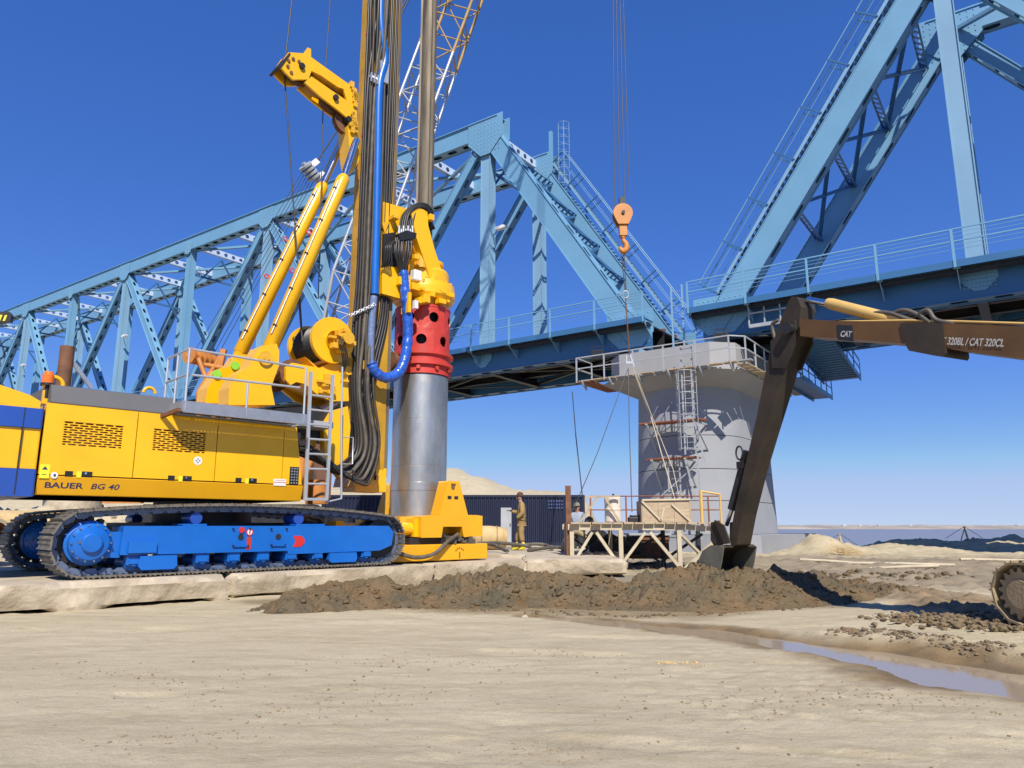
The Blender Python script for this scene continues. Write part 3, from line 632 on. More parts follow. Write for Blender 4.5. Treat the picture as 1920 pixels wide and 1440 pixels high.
    # top laterals: pale perforated cross struts at nodes and mid panels, X bracing, sway frames
    for i in range(1, n - 1):
        for h in (0, .5):
            x = bn[i] + (bn[i + 1] - bn[i]) * h
            for zz, dp in ((ZTOP + .1, .55),):
                X, L = along((x, .37, zz), (x, YT - .37, zz), (1, 0, 0)); hs = [(.55 + k * (L - 1.1) / 5, .19, .17) for k in range(6)]
                mb = MB(X @ Matrix.Rotation(0, 4, 'X')); mb.holed(L, dp, .02, hs, n=14); 
                m3 = MB(X @ Matrix.Translation((0, 0, -.28))); m3.holed(L, dp, .02, hs, n=14); mb.v, mb.f, mb.sm = mb.v + m3.v, mb.f + [[q + len(mb.v) for q in f] for f in m3.f], mb.sm + m3.sm
                for dz in (-.27, .27): mb.box(0, L, dz - .015, dz + .015, -.29, .01)
                mb.build('cross_strut', 'white_steel', root)
        for a, b_ in (((bn[i], .37), (bn[i + 1], YT - .37)), ((bn[i], YT - .37), (bn[i + 1], .37))):
            m2 = MB(); m2.beam((a[0], a[1], ZTOP - .35), (b_[0], b_[1], ZTOP - .35), .22, .18); m2.build('top_lateral', 'bridge', root)
    for i in range(1, n):                  # sway frames hanging below the top chord
        x = bn[i]
        m2 = MB(); zl = ZTOP - 2.6
        m2.beam((x, .3, zl), (x, YT - .3, zl), .14, .16); m2.beam((x, .3, zl - 1.2), (x, YT / 2, ZTOP - .5), .12, .12); m2.beam((x, YT - .3, zl - 1.2), (x, YT / 2, ZTOP - .5), .12, .12)
        m2.build('sway_frame', 'bridge_deep_and_shaded', root)
    for (xo, xi) in ((bn[0], bn[1]), (bn[-1], bn[-2])):     # portal bracing in the plane of the end posts
        o0 = Vector((xo, 0, ZB)); dv = Vector((xi - xo, 0, ZTOP - ZB)); P = lambda t, y: o0 + dv * t + Vector((0, y, 0))
        m2 = MB()
        for t0, t1 in ((.36, .53), (.53, .70), (.70, .88)):
            m2.beam(P(t0, .36), P(t1, YT - .36), .2, .16); m2.beam(P(t1, .36), P(t0, YT - .36), .19, .15)
        m2.build('portal_brace', 'bridge_deep_and_shaded', root)
        for t in (.36, .53, .70, .88):
            X, L = along(P(t, .36), P(t, YT - .36), dv.normalized()); mb = MB(X)
            mb.box(0, L, -.22, -.18, -.05, .05); mb.box(0, L, .18, .22, -.05, .05)
            for k in range(10): mb.box(L * (k + .2) / 10, L * (k + .55) / 10, -.18, .18, -.012, .012)
            mb.build('portal_strut', 'bridge_deep_and_shaded', root)
    return root, bn
SP_L, BNL = make_span('long blue truss bridge span running from the grey pier to the far left', -0.8, -1, [9.9] + [11.0] * 8 + [9.9], 0)
SP_R, BNR = make_span('blue truss bridge span rising from the grey pier toward the upper right', 3.25, 1, [10.8] + [11.0] * 8 + [9.9], 0)
# inspection stair on an end post: tread strip beside the post with stanchions and a hand rail
def post_stair(root, p, q, y, up_sgn):
    p, q = Vector((p[0], y, p[1])), Vector((q[0], y, q[1])); d = (q - p).normalized(); nrm = Vector((-d.z, 0, d.x))
    if nrm.z < 0: nrm = -nrm
    L = (q - p).length; mb = MB(); off = nrm * .85
    for dy in (-.28, .28):
        mb.beam(p + off + Vector((0, dy, 0)), q + off + Vector((0, dy, 0)), .04, .16)
    n = int(L / .33)
    for k in range(n): 
        c = p + d * (L * (k + .5) / n) + off; mb.box(c.x - .1, c.x + .1, y - .27, y + .27, c.z - .012, c.z + .012)
    so = mb.build('stair_flight', 'bridge_pale', root); m = int(L / 2.05); r = MB()
    for dy in (-.32, .32): r.cyl(p + off + nrm * 1.05 + Vector((0, dy, 0)), q + off + nrm * 1.05 + Vector((0, dy, 0)), .03, 6); r.cyl(p + off + nrm * .55 + Vector((0, dy, 0)), q + off + nrm * .55 + Vector((0, dy, 0)), .016, 5)
    r.build('stair_handrail', 'bridge_pale', so)
    for k in range(m + 1):
        c = p + d * (L * k / m) + off; s = MB()
        for dy in (-.32, .32): s.beam(c + Vector((0, dy, 0)), c + nrm * 1.06 + Vector((0, dy, 0)), .07, .07, up=d)
        s.beam(c + Vector((0, -.32, 0)), c + Vector((0, .32, 0)), .06, .06); s.beam(c - nrm * .25, c, .12, .3, up=d); s.build('stair_stanchion', 'bridge_deep_and_shaded', so)
post_stair(SP_R, (BNR[0] + .9, ZB + 1.2), (BNR[1] - .5, ZTOP - .5), 0.0, 1)
post_stair(SP_L, (BNL[0] - .4, ZB + .8), (BNL[1] + .6, ZTOP - .6), YT, -1)
def cage(root, x, y, z0, z1, r, m='bridge_pale', n=7):
    mb = MB()
    for k in range(n):
        z = z0 + (z1 - z0) * k / (n - 1)
        mb.tube([(x + r * math.cos(a), y + r * math.sin(a), z) for a in np.linspace(0, 2 * math.pi, 15)], .022, 5)
    for k in range(6):
        a = k * math.pi / 3; mb.cyl((x + r * math.cos(a), y + r * math.sin(a), z0), (x + r * math.cos(a), y + r * math.sin(a), z1), .018, 5)
    return mb.build('ladder_cage', m, root)
cage(SP_L, BNL[1] + 2.05, YT, ZTOP - 1.9, ZTOP + 2.6, .42, n=9)
MB().box(BNL[1] + .9, BNL[1] + 1.12, YT - .1, YT + .1, ZTOP - 1.2, ZTOP + 2.4).build('ladder_mast', 'bridge', SP_L)
# lamps on the posts
def lamp(root, x, y, z):
    mb = MB(); mb.beam((x, y, z), (x + .9, y - .5, z + .12), .05, .05); a = mb.build('lamp_arm', 'bridge_deep_and_shaded', root)
    mb = MB(); mb.prism([(0, 0), (.75, 0), (.8, .1), (.6, .2), (.1, .17)], (x + .6, y - .62, z + .05), (1, 0, 0), (0, 0, 1), (0, .3, 0)); mb.build('lamp_head', 'white', a)
for i, z in ((1, 18.6), (5, 18.6), (7, 18.6)): lamp(SP_L, BNL[i] + .3, 0.1, z)
# bearings, expansion joint cladding and small ladder at the bridge ends
for x, rt in ((BNL[0], SP_L), (BNR[0], SP_R)):
    for y in (0, YT):
        mb = MB(); mb.box(x - .75, x + .75, y - .5, y + .5, 9.45, 9.62); mb.prism([(-.55, 0), (.55, 0), (.42, .28), (.2, .42), (-.2, .42), (-.42, .28)], (x, y - .45, 9.62), (1, 0, 0), (0, 0, 1), (0, .9, 0)); mb.build('bearing', 'bridge_pale', rt)
mb = MB(); X0 = 1.55
for dx in (-.28, .28): mb.beam((X0 + dx, -.62, 9.5), (X0 + dx, -.62, 12.9), .06, .08)
for k in range(9): mb.cyl((X0 - .28, -.62, 9.7 + k * .36), (X0 + .28, -.62, 9.7 + k * .36), .018, 6)
mb.build('access_ladder', 'bridge_pale', SP_R)
# ---------------------------------------------------------------- the pier
PX = 1.3
PIER = thing('bridge_pier', 'grey rounded concrete pier carrying both blue truss spans', 'bridge pier', BF.o, BF.a)
def stadium(r, y0, y1, n=40, z=0):
    out = [(PX + r * math.cos(a), y1 + r * math.sin(a), z) for a in np.linspace(0, math.pi, n // 2)]
    out += [(PX + r * math.cos(a), y0 + r * math.sin(a), z) for a in np.linspace(math.pi, 2 * math.pi, n // 2)]; return out
def loft(mb, rings, smooth=True, cap=True):
    n = len(rings[0]); vs = [p for r in rings for p in r]
    mb.add(vs, [(i * n + k, i * n + (k + 1) % n, (i + 1) * n + (k + 1) % n, (i + 1) * n + k) for i in range(len(rings) - 1) for k in range(n)], smooth)
    if cap: mb.add(rings[-1], [list(range(n))]); mb.add(rings[0], [list(range(n))[::-1]])
    return mb
def rad(z): return 2.76 - z / 7.6 * 0.26
zs = [0.78, 2.3, 3.75, 5.3, 7.75]
for a, b_ in zip(zs[:-1], zs[1:]):        # pours, with a fine joint between them
    mb = loft(MB(), [stadium(rad(a), 1.0, 4.9, n=56, z=a + .015), stadium(rad(b_), 1.0, 4.9, n=56, z=b_ - .015)], cap=True); mb.build('shaft_lift', 'pier', PIER)
mb = loft(MB(), [stadium(2.35, 1.0, 4.9, z=.5), stadium(2.35, 1.0, 4.9, z=8)]); mb.build('shaft_core', 'pier', PIER)
mb = MB(); mb.prism([(-2.0, -2.1), (4.6, -2.1), (5.2, -1.5), (5.2, 8.3), (-2.6, 8.3), (-2.6, -1.5)], (0, 0, -1.0), (1, 0, 0), (0, 1, 0), (0, 0, 1.78)); mb.build('plinth', 'pier', PIER, bevel=.03)
def capring(gx0, gx1, gy0, gy1, z, ch=.9): return [(gx0 + ch, gy0, z), (gx1 - ch, gy0, z), (gx1, gy0 + ch, z), (gx1, gy1 - ch, z), (gx1 - ch, gy1, z), (gx0 + ch, gy1, z), (gx0, gy1 - ch, z), (gx0, gy0 + ch, z)]
mb = loft(MB(), [capring(-1.15, 3.75, -1.45, 7.35, 7.55, 1.5), capring(-2.2, 4.75, -2.35, 8.1, 8.10, .95), capring(-2.2, 4.75, -2.35, 8.1, 8.17, .95)], smooth=False); mb.build('cap_flare', 'pier_cap', PIER)
mb = loft(MB(), [capring(-1.95, 4.45, -1.95, 7.8, 8.17, .9), capring(-1.95, 4.45, -1.95, 7.8, 9.45, .9)], smooth=False); mb.build('cap_block', 'pier_cap', PIER, bevel=.03)
def plat_rail(name, pts, z, h, m, post_step=1.5):
    mb = MB()
    for a, b_ in zip(pts[:-1], pts[1:]):
        for k in (1.0, .52): mb.beam((a[0], a[1], z + h * k), (b_[0], b_[1], z + h * k), .05, .05)
    ro = mb.build(name, m, PIER)
    for a, b_ in zip(pts[:-1], pts[1:]):
        L = math.hypot(b_[0] - a[0], b_[1] - a[1]); n = max(1, round(L / post_step))
        for k in range(n + (1 if b_ is pts[-1] else 0)):
            x, y = a[0] + (b_[0] - a[0]) * k / n, a[1] + (b_[1] - a[1]) * k / n
            q = MB(); q.box(x - .03, x + .03, y - .03, y + .03, z - .1, z + h); q.build('railing_post', m, ro)
    return ro
# catwalk round the cap with brackets, grating planks and railing
for i in range(13):
    x = -2.9 + i * .66
    MB().box(x + .02, x + .60, -2.75, -2.38, 8.19, 8.24).build('catwalk_plank', 'plank' if i % 3 else 'pier_cap', PIER)
for i in range(14):
    y = -2.1 + i * .7; MB().box(4.77, 5.28, y + .02, y + .64, 8.19, 8.24).build('catwalk_plank', 'plank', PIER)
for x in (-2.7, -1.2, .3, 1.8, 3.3, 4.7): mb = MB(); mb.prism([(0, 0), (-.62, 0), (0, -.42)], (x, -2.37, 8.185), (0, 1, 0), (0, 0, 1), (.06, 0, 0)); mb.build('catwalk_bracket', 'grey_paint', PIER)
plat_rail('catwalk_railing', [(-3.0, -1.2), (-3.0, -2.75), (4.7, -2.75), (5.25, -2.2), (5.25, 7.6)], 8.24, 1.15, 'grey_paint')
mb = MB(); mb.box(-3.05, -2.22, -2.75, .6, 8.14, 8.188); mb.build('catwalk_plank', 'plank_red', PIER)
# stair platforms on the downstream side, below the right span
def stair_deck(p0, p1, wdt, n, m):
    p0, p1 = Vector(p0), Vector(p1); d = p1 - p0
    for i in range(n):
        c = p0 + d * ((i + .5) / n); MB().box(c.x, c.x + wdt, c.y - d.y / n * .62, c.y + d.y / n * .62, c.z - .03, c.z + .03).build('stair_tread', m, PIER)
    mb = MB()
    for x in (0, wdt): mb.beam(p0 + Vector((x, 0, -.05)), p1 + Vector((x, 0, -.05)), .05, .24)
    mb.build('stair_stringer', m, PIER)
    mb = MB()
    for x in (0, wdt):
        mb.beam(p0 + Vector((x, 0, 1.0)), p1 + Vector((x, 0, 1.0)), .05, .05); mb.beam(p0 + Vector((x, 0, .5)), p1 + Vector((x, 0, .5)), .04, .04)
        for t in np.linspace(0, 1, 6): q = p0 + d * t + Vector((x, 0, 0)); mb.beam(q, q + Vector((0, 0, 1.0)), .045, .045)
    mb.build('stair_railing', m, PIER)
stair_deck((6.0, 1.0, 10.2), (6.0, 9.2, 9.1), 1.9, 22, 'bridge_deep_and_shaded')
stair_deck((5.3, 3.2, 8.3), (5.3, 9.6, 8.25), 1.0, 14, 'bridge_deep_and_shaded')
mb = MB()
for z in (10.2, 10.75, 11.2): mb.beam((5.1, -.9, z), (7.2, -.9, z), .06, .06)
for x in (5.1, 5.8, 6.5, 7.2): mb.beam((x, -.9, 10.1), (x, -.9, 11.2), .06, .06)
mb.beam((5.1, -.9, 10.15), (7.2, -.9, 10.15), .1, .16); mb.build('platform_frame', 'grey_paint', PIER)
# ladder with safety cage and plank stagings in front of the shaft
def yfront(x, z): r = rad(z); return 1.0 - math.sqrt(max(.1, r * r - (x - PX) ** 2))
LX = 2.65; ly = -2.55
mb = MB()
for dx in (-.25, .25): mb.beam((LX + dx, ly, 4.3), (LX + dx, ly, 9.3), .05, .06)
for k in range(15): mb.cyl((LX - .25, ly, 4.5 + k * .33), (LX + .25, ly, 4.5 + k * .33), .016, 6)
lo = mb.build('shaft_ladder', 'grey_paint', PIER)
mb = MB()
for k in range(8):
    z = 4.5 + k * .5; mb.tube([(LX + .45 * math.cos(a), ly - .1 - .62 * math.sin(a), z) for a in np.linspace(0, math.pi, 11)], .022, 5)
for a in np.linspace(0, math.pi, 6): mb.cyl((LX + .45 * math.cos(a), ly - .1 - .62 * math.sin(a), 4.45), (LX + .45 * math.cos(a), ly - .1 - .62 * math.sin(a), 8.05), .018, 5)
mb.build('ladder_cage', 'grey_paint', lo)
def staging(z, x0, x1):
    for i in range(3):
        y = -1.95 - i * .26; MB().box(x0 + random.uniform(-.2, .1), x1 + random.uniform(-.1, .2), y - .12, y + .12, z - .03, z + .03).build('staging_plank', 'plank_red', PIER)
    mb = MB()
    for x in (x0 + .25, x1 - .3):
        mb = MB(); mb.beam((x, yfront(x, z) - .02, z - .07), (x, -2.7, z - .07), .07, .07); mb.beam((x, yfront(x, z) - .02, z - 1.3), (x, -2.6, z - .1), .06, .06); mb.build('staging_bracket', 'grey_paint', PIER)
    mb = MB(); mb.beam((x1 + .1, -2.6, z - 1.9), (x1 - .3, -2.6, z - .1), .06, .06); mb.build('staging_strut', 'grey_paint', PIER)
staging(5.85, .35, 3.2); staging(4.18, .55, 2.7)
mb = MB()
for dx in (-.3, .25): mb.beam((1.75 + dx, -2.3, .8), (1.75 + dx, -2.3, 4.1), .05, .06)
for k in range(10): mb.cyl((1.45, -2.3, .95 + k * .33), (2.0, -2.3, .95 + k * .33), .016, 6)
mb.build('shaft_ladder', 'grey_paint', PIER)
mb = MB(); mb.beam((2.95, -2.5, .6), (2.95, -2.5, 4.2), .07, .07); mb.beam((.5, -2.5, 2.0), (2.95, -2.5, 3.9), .05, .05); mb.build('staging_post', 'grey_paint', PIER)
# two floodlights on the bridge
for px, py, rt in ((1352, 633, SP_R), (1120, 665, SP_L)):
    p = BF.y(px, py, -1.1); root = thing('floodlight', 'black square floodlight fixed below the walkway ' + ('right of the pier bearings' if px > 1200 else 'left of the pier'), 'floodlight', BF.w(*p), BF.a + .3)
    mb = MB(); mb.box(-.3, .3, -.06, .1, -.25, .25); mb.box(-.12, .12, .1, .25, -.15, .15); mb.build('housing', 'dark', root, bevel=.02)
    mb = MB(); mb.box(-.24, .24, -.07, -.062, -.19, .19); mb.build('lens', 'glass_dark', root)
    mb = MB(); mb.box(-.34, -.31, -.02, .02, -.1, .4); mb.box(.31, .34, -.02, .02, -.1, .4); mb.box(-.34, .34, -.02, .02, .4, .43); mb.build('yoke', 'dark', root)
# ================================================================ the drilling rig (local x forward, y away from the road, z up from the ground)
RF = Frame((-2.3, 18.05, 0), R(44))
RIG = thing('drilling_rig', 'large yellow crawler drilling rig with blue tracks on concrete slabs', 'drilling rig', RF.o, RF.a)
def ry(y, *pp): return [RF.y(px, py, y) for px, py in pp]
def rpoly(y, *pp): return [(v.x, v.z) for v in ry(y, *pp)]
def slabxz(mb, poly, y0, y1): return mb.prism(poly, (0, y0, 0), (1, 0, 0), (0, 0, 1), (0, y1 - y0, 0))
def disc(mb, x, z, y0, y1, r, n=24): return mb.cyl((x, y0, z), (x, y1, z), r, n)
# ---- crawlers
def track_path():
    pts = []; SX, SZ, SR = -7.63, .93, .49; IX, IZ, IR = -2.24, .93, .47
    for a in np.linspace(-90, -250, 26): pts.append((SX + SR * math.cos(R(a)), SZ + SR * math.sin(R(a))))
    for t in np.linspace(0, 1, 24)[1:-1]:
        x0, z0 = SX + SR * math.cos(R(-250)), SZ + SR * math.sin(R(-250)); x1, z1 = IX + IR * math.cos(R(65)), IZ + IR * math.sin(R(65))
        pts.append((x0 + (x1 - x0) * t, z0 + (z1 - z0) * t + .16 * math.sin(math.pi * t) ** .8))
    for a in np.linspace(65, -90, 24): pts.append((IX + IR * math.cos(R(a)), IZ + IR * math.sin(R(a))))
    pts.append((SX, SZ - SR)); return pts, (SX, SZ, SR), (IX, IZ, IR)
TP, SPK, IDL = track_path()
def walk(pts, n):
    P = np.array(pts); d = np.hypot(*np.diff(P, axis=0).T); s = np.concatenate([[0], np.cumsum(d)]); T = s[-1]; out = []
    for k in range(n):
        q = (k + .5) / n * T; x, z = np.interp(q, s, P[:, 0]), np.interp(q, s, P[:, 1])
        x2, z2 = np.interp((q + .02) % T, s, P[:, 0]), np.interp((q + .02) % T, s, P[:, 1]); x1, z1 = np.interp((q - .02) % T, s, P[:, 0]), np.interp((q - .02) % T, s, P[:, 1])
        out.append((x, z, math.atan2(z2 - z1, x2 - x1)))
    return out
M['shoe'] = mat('track_shoe_steel', (0.13, 0.12, 0.11), 0.55, metal=0.4, var=0.3, scale=4, dirt='#9c9178', dirt_amt=0.72, dirt_scale=3)
M['link'] = mat('track_link_steel', (0.13, 0.17, 0.26), 0.5, metal=0.4, var=0.3, scale=6, dirt='#8e8675', dirt_amt=0.45, dirt_scale=5)
shoe_proto = [None, None]
def crawler(y0, y1):
    near = y0 < 0; ym = (y0 + y1) / 2; W = y1 - y0
    mb = MB(); poly = [(-7.18, .74), (-4.35, .74), (-4.33, .62 + .06), (-2.35, .70), (-2.06, .80), (-2.02, 1.06), (-2.14, 1.19), (-7.16, 1.19)]
    slabxz(mb, poly, y0 + .01, y1 - .1)
    fr = mb.build('track_frame', 'blue', RIG, bevel=.015)
    for poly, ya, yb in (([(-7.08, .77), (-6.66, .77), (-6.66, .95), (-7.08, .95)], y0 - .06, y0 + .008), ([(-6.25, 1.192), (-5.85, 1.192), (-5.85, 1.225), (-6.25, 1.225)], y0 + .03, y1 - .2), ([(-4.2, 1.192), (-3.6, 1.192), (-3.6, 1.225), (-4.2, 1.225)], y0 + .03, y1 - .2),
                         ([(-5.39, .83), (-5.11, .83), (-5.14, .87), (-5.36, .87)], y0 - .02, y0 + .008), ([(-4.69, .83), (-4.41, .83), (-4.44, .87), (-4.66, .87)], y0 - .02, y0 + .008),
                         ([(-6.85, .50), (-6.35, .50), (-6.30, .56), (-6.32, .72), (-6.88, .72), (-6.9, .56)], y0 - .02, y0 + .10), ([(-3.45, .50), (-2.92, .50), (-2.88, .56), (-2.9, .68), (-3.48, .68), (-3.5, .56)], y0 - .02, y0 + .10)):
        mb = MB(); slabxz(mb, poly, ya, yb); mb.build('frame_bracket', 'blue', fr, bevel=.01)
    mb = MB()
    for x, z in ((-5.25, 1.0), (-4.55, 1.0)): disc(mb, x, z, y0 - .004, y0 + .012, .05, 16)
    for x, z in ((-5.4, 1.14), (-5.1, 1.14), (-4.7, 1.14), (-4.4, 1.14), (-5.38, .85), (-5.12, .85), (-4.68, .85), (-4.42, .85), (-7.02, .93), (-6.72, .93)): disc(mb, x, z, y0 - .03, y0 + .005, .016, 8)
    tag(mb.build('bolt_hole', 'dark', fr), kind='stuff')
    # final drive, sprocket, idler
    sx, sz, sr = SPK; mb = MB()
    mb.lathe([(0.001, -.02), (.13, -.02), (.15, .0), (.15, .03), (.25, .05), (.30, .10), (.30, .2), (.34, .22), (.34, .4)], (sx + .03, y0 - .05, sz), (0, 1, 0), 32)
    hub = mb.build('final_drive', 'blue', fr); mb = MB()
    for k in range(14): a = k * math.tau / 14; disc(mb, sx + .03 + .275 * math.cos(a), sz + .275 * math.sin(a), y0 - .008, y0 + .03, .016, 6)
    disc(mb, sx - .13, sz + .02, y0 - .03, y0 + .01, .03, 8); tag(mb.build('hub_bolt', 'link', fr), kind='stuff')
    mb = MB(); mb.box(sx + .25, -7.15, y0 + .1, y1 - .1, .70, 1.1); mb.build('drive_bracket', 'blue', fr)
    mb = MB(); nT = 15; poly = []
    for k in range(nT * 4):
        a = k * math.tau / (nT * 4); r = sr - .06 if k % 4 in (1, 2) else sr - .14; poly.append((sx + r * math.cos(a), sz + r * math.sin(a)))
    slabxz(mb, poly, ym - .12, ym + .12); mb.build('sprocket', 'dark', fr)
    ix, iz, ir = IDL; mb = MB(); disc(mb, ix, iz, ym - .2, ym + .2, ir - .09, 28); disc(mb, ix, iz, ym - .26, ym + .26, .2, 20); mb.build('idler', 'dark', fr)
    for k in range(9):
        x = -6.95 + k * .54; mb = MB(); disc(mb, x, .62, ym - .22, ym + .22, .13, 16); disc(mb, x, .62, y0 + .04, y1 - .06, .06, 12); mb.box(x - .11, x + .11, y0 + .05, y0 + .2, .58, .735); mb.box(x - .08, x + .08, y0 + .02, y0 + .05, .60, .70); mb.build('roller', 'blue', fr)
    for x in (-6.0, -4.1):
        mb = MB(); disc(mb, x, 1.32, y0 + .12, y1 - .2, .10, 16); mb.box(x - .05, x + .05, ym - .1, ym + .1, 1.19, 1.3); mb.build('carrier_roller', 'blue_dark', fr)
    # chain and shoes
    n = 62
    for k, (x, z, a) in enumerate(walk(TP, n)):
        mt = Matrix.Translation((x, ym, z)) @ Matrix.Rotation(-a, 4, 'Y')
        # walking the path clockwise: outside is to the right of travel; flip so that local +z points outwards
        if shoe_proto[0] is None:
            L = .208; mb = MB(); h = W / 2
            mb.prism([(-L / 2, 0), (L / 2, 0), (L / 2, .022), (L / 2 - .018, .026), (L / 2 - .03, .05), (L / 2 - .045, .05), (L / 2 - .055, .026), (.02, .026), (.008, .045), (-.012, .045), (-.025, .026), (-L / 2 + .03, .026), (-L / 2 + .018, .048), (-L / 2 + .002, .048)], (0, -h, 0), (1, 0, 0), (0, 0, 1), (0, W, 0))
            shoe_proto[0] = mb.mesh('track_shoe'); shoe_proto[0].materials.append(M['shoe'])
            mb = MB()
            for yy in (-.15, .15): 
                mb.prism([(-.10, -.01), (.10, -.01), (.11, -.05), (.06, -.10), (-.06, -.10), (-.11, -.05)], (0, yy - .03, 0), (1, 0, 0), (0, 0, 1), (0, .06, 0))
            mb.cyl((.1, -.19, -.05), (.1, .19, -.05), .022, 8)
            for xx in (-.05, .05): mb.box(xx - .018, xx + .018, -h + .1, -h + .13, -.022, 0)
            shoe_proto[1] = mb.mesh('track_link'); shoe_proto[1].materials.append(M['link'])
        for nm, me in (('track_shoe', shoe_proto[0]), ('track_link', shoe_proto[1])):
            o = bpy.data.objects.new(nm, me); COL.objects.link(o); o.parent = fr; o.matrix_local = mt
    return fr
tf_near = crawler(-1.9, -1.15); crawler(1.15, 1.9)
mb = MB(); disc(mb, -5.25, 1.12, -1.915, -1.905, .052, 20); mb.build('round_sticker', 'red_plain', tf_near)
st = ry(-1.9, (468, 1000), (560, 1015))
mb = MB(); x, z = st[0].x, st[0].z; disc(mb, x, z + .02, -1.904, -1.894, .062, 20); rs = mb.build('round_sticker', 'red_plain', tf_near); mb = MB(); disc(mb, x, z + .02, -1.907, -1.905, .046, 18); mb.build('sticker_face', 'white', tf_near) ; mb = MB(); mb.box(x - .012, x + .012, -1.909, -1.908, z - .012, z + .05); mb.build('sticker_mark', 'red_plain', tf_near)
mb = MB(); mb.box(x - .04, x + .04, -1.899, -1.892, z - .28, z - .06); mb.build('warning_strip', 'red', tf_near)
x, z = st[1].x, st[1].z; mb = MB(); slabxz(mb, [(x - .11, z - .1), (x + .05, z - .1), (x + .12, z - .04), (x + .12, z + .04), (x + .05, z + .1), (x - .11, z + .1), (x - .06, z)], -1.899, -1.892); mb.build('arrow_sticker', 'red_plain', tf_near)
mb = MB(); mb.box(-6.6, -3.2, -1.1, 1.1, .75, 1.25); mb.lathe([(.9, 0), (.9, .4), (.6, .41)], (-5.2, 0, 1.24), (0, 0, 1), 32); mb.build('car_body', 'dark', RIG)
# ---- upper carriage
mb = MB(); mb.box(-8.3, -3.95, -1.38, 1.4, 1.66, 3.0); mb.build('machine_house', 'dark', RIG)
mb = MB(); mb.prism([(-1.50, 1.955), (-1.42, 1.66), (1.42, 1.66), (1.50, 1.955)], (-8.33, 0, 0), (0, 1, 0), (0, 0, 1), (4.43, 0, 0)); base = mb.build('base_beam', 'amber', RIG, bevel=.012)  # amber paints in the shading of the yellow strip's inward tilt
tl = ry(-1.47, (82, 916))[0]
tilt = math.atan2(.08, .295)
lettering('lettering', 'BAUER', .125, Matrix.Translation((tl.x, -1.4525, 1.772)) @ Matrix.Rotation(R(90) + tilt, 4, 'X') @ Matrix.Rotation(0, 4, 'Z'), 'text', base, .0, .0025, 1.4)
lettering('lettering', 'BG 40', .125, Matrix.Translation((tl.x + .64, -1.4525, 1.772)) @ Matrix.Rotation(R(90) + tilt, 4, 'X'), 'text', base, .16, .0015, 1.3)
def door(x0, x1, z0, z1, grille=None, name='side_door'):
    y = -1.5; t = .045; mb = MB()
    if grille:
        a, b_, c, d = grille
        for bx_ in ((x0, x1, z0, c), (x0, x1, d, z1), (x0, a, c, d), (b_, x1, c, d)): mb.box(bx_[0], bx_[1], y, y + t, bx_[2], bx_[3])
    else: mb.box(x0, x1, y, y + t, z0, z1)
    mb.box(x0, x1, y + t, y + .11, z0, z0 + .02)
    o = mb.build(name, 'yellow', RIG)
    if grille:
        a, b_, c, d = grille; rows = 10; h = (d - c) / rows; g = MB(); nn = 6
        for r in range(rows):
            zc = c + (r + .5) * h; L = b_ - a; X = Matrix.Translation((a, y + .012, zc)) @ Matrix.Rotation(R(90), 4, 'X'); g.xf = X
            n2 = nn if r % 2 else nn + 1; w = L / nn; off = 0 if r % 2 else -w / 2
            hs = []
            for k in range(n2):
                cx = off + (k + .5) * w; hl = w * .42
                lo, hi = max(cx - hl, .012), min(cx + hl, L - .012); hs.append(((lo + hi) / 2, (hi - lo) / 2, h * .33))
            g.holed(L, h, .012, hs, n=12)
        g.xf = None; g.build('vent_grille', 'yellow', o)
        mb = MB(); mb.box(a, b_, y + .10, y + .115, c, d); mb.build('radiator_core', 'rust', o)
    return o
ga = ry(-1.5, (120, 789), (229, 842)); gb = ry(-1.5, (288, 803), (385, 851))
d1 = door(-8.33, -7.0, 1.975, 3.08, (ga[0].x, ga[1].x, ga[1].z, ga[0].z)); d2 = door(-6.985, -5.645, 1.975, 3.08, (gb[0].x, gb[1].x, gb[1].z, gb[0].z)); d3 = door(-5.63, -4.36, 1.975, 3.08)
def latch(d, px, py, white):
    p = ry(-1.5, (px, py))[0]; mb = MB(); w = .075 if white else .055
    mb.box(p.x - w, p.x + w, -1.506, -1.495, p.z - .04, p.z + .04); o = mb.build('door_latch', 'black', d)
    if white:
        mb = MB(); disc(mb, p.x - .02, p.z + .012, -1.512, -1.506, .018, 10); mb.build('latch_keyhole', 'chrome', d)
        mb = MB(); mb.box(p.x - w - .07, p.x - w - .005, -1.5025, -1.499, p.z - .06, p.z + .035); mb.build('yellow_sticker', 'label_yellow', d)
for d, l in ((d1, ((129, 888, 0), (163, 889, 1))), (d2, ((321, 896, 0), (351, 897, 1))), (d3, ((447, 900, 0), (474, 901, 1)))):
    for a in l: latch(d, *a)
p = ry(-1.5, (371, 864))[0]; mb = MB(); disc(mb, p.x, p.z, -1.504, -1.498, .075, 24); mb.build('round_sticker', 'white', d2)
mb = MB()
for k in range(4): a = k * math.pi / 2; mb.cbox((p.x + .03 * math.cos(a), -1.505, p.z + .03 * math.sin(a)), .022, .002, .022)
mb.build('sticker_mark', 'text', d2)
p = ry(-1.5, (83, 883))[0]; mb = MB(); mb.box(p.x - .06, p.x + .07, -1.504, -1.499, p.z - .11, p.z + .1); mb.build('warning_sticker', 'label_yellow', d1)
mb = MB(); slabxz(mb, [(p.x - .035, p.z + .02), (p.x + .045, p.z + .02), (p.x + .005, p.z + .075)], -1.506, -1.504); mb.box(p.x - .03, p.x + .035, -1.506, -1.504, p.z - .06, p.z - .05); mb.build('sticker_mark', 'text', d1)
mb = MB(); disc(mb, p.x + .14, p.z - .06, -1.504, -1.499, .05, 18); mb.build('round_sticker', 'white', d1); mb = MB(); mb.cbox((p.x + .145, -1.506, p.z - .06), .03, .003, .04); mb.build('sticker_mark', 'text', d1)
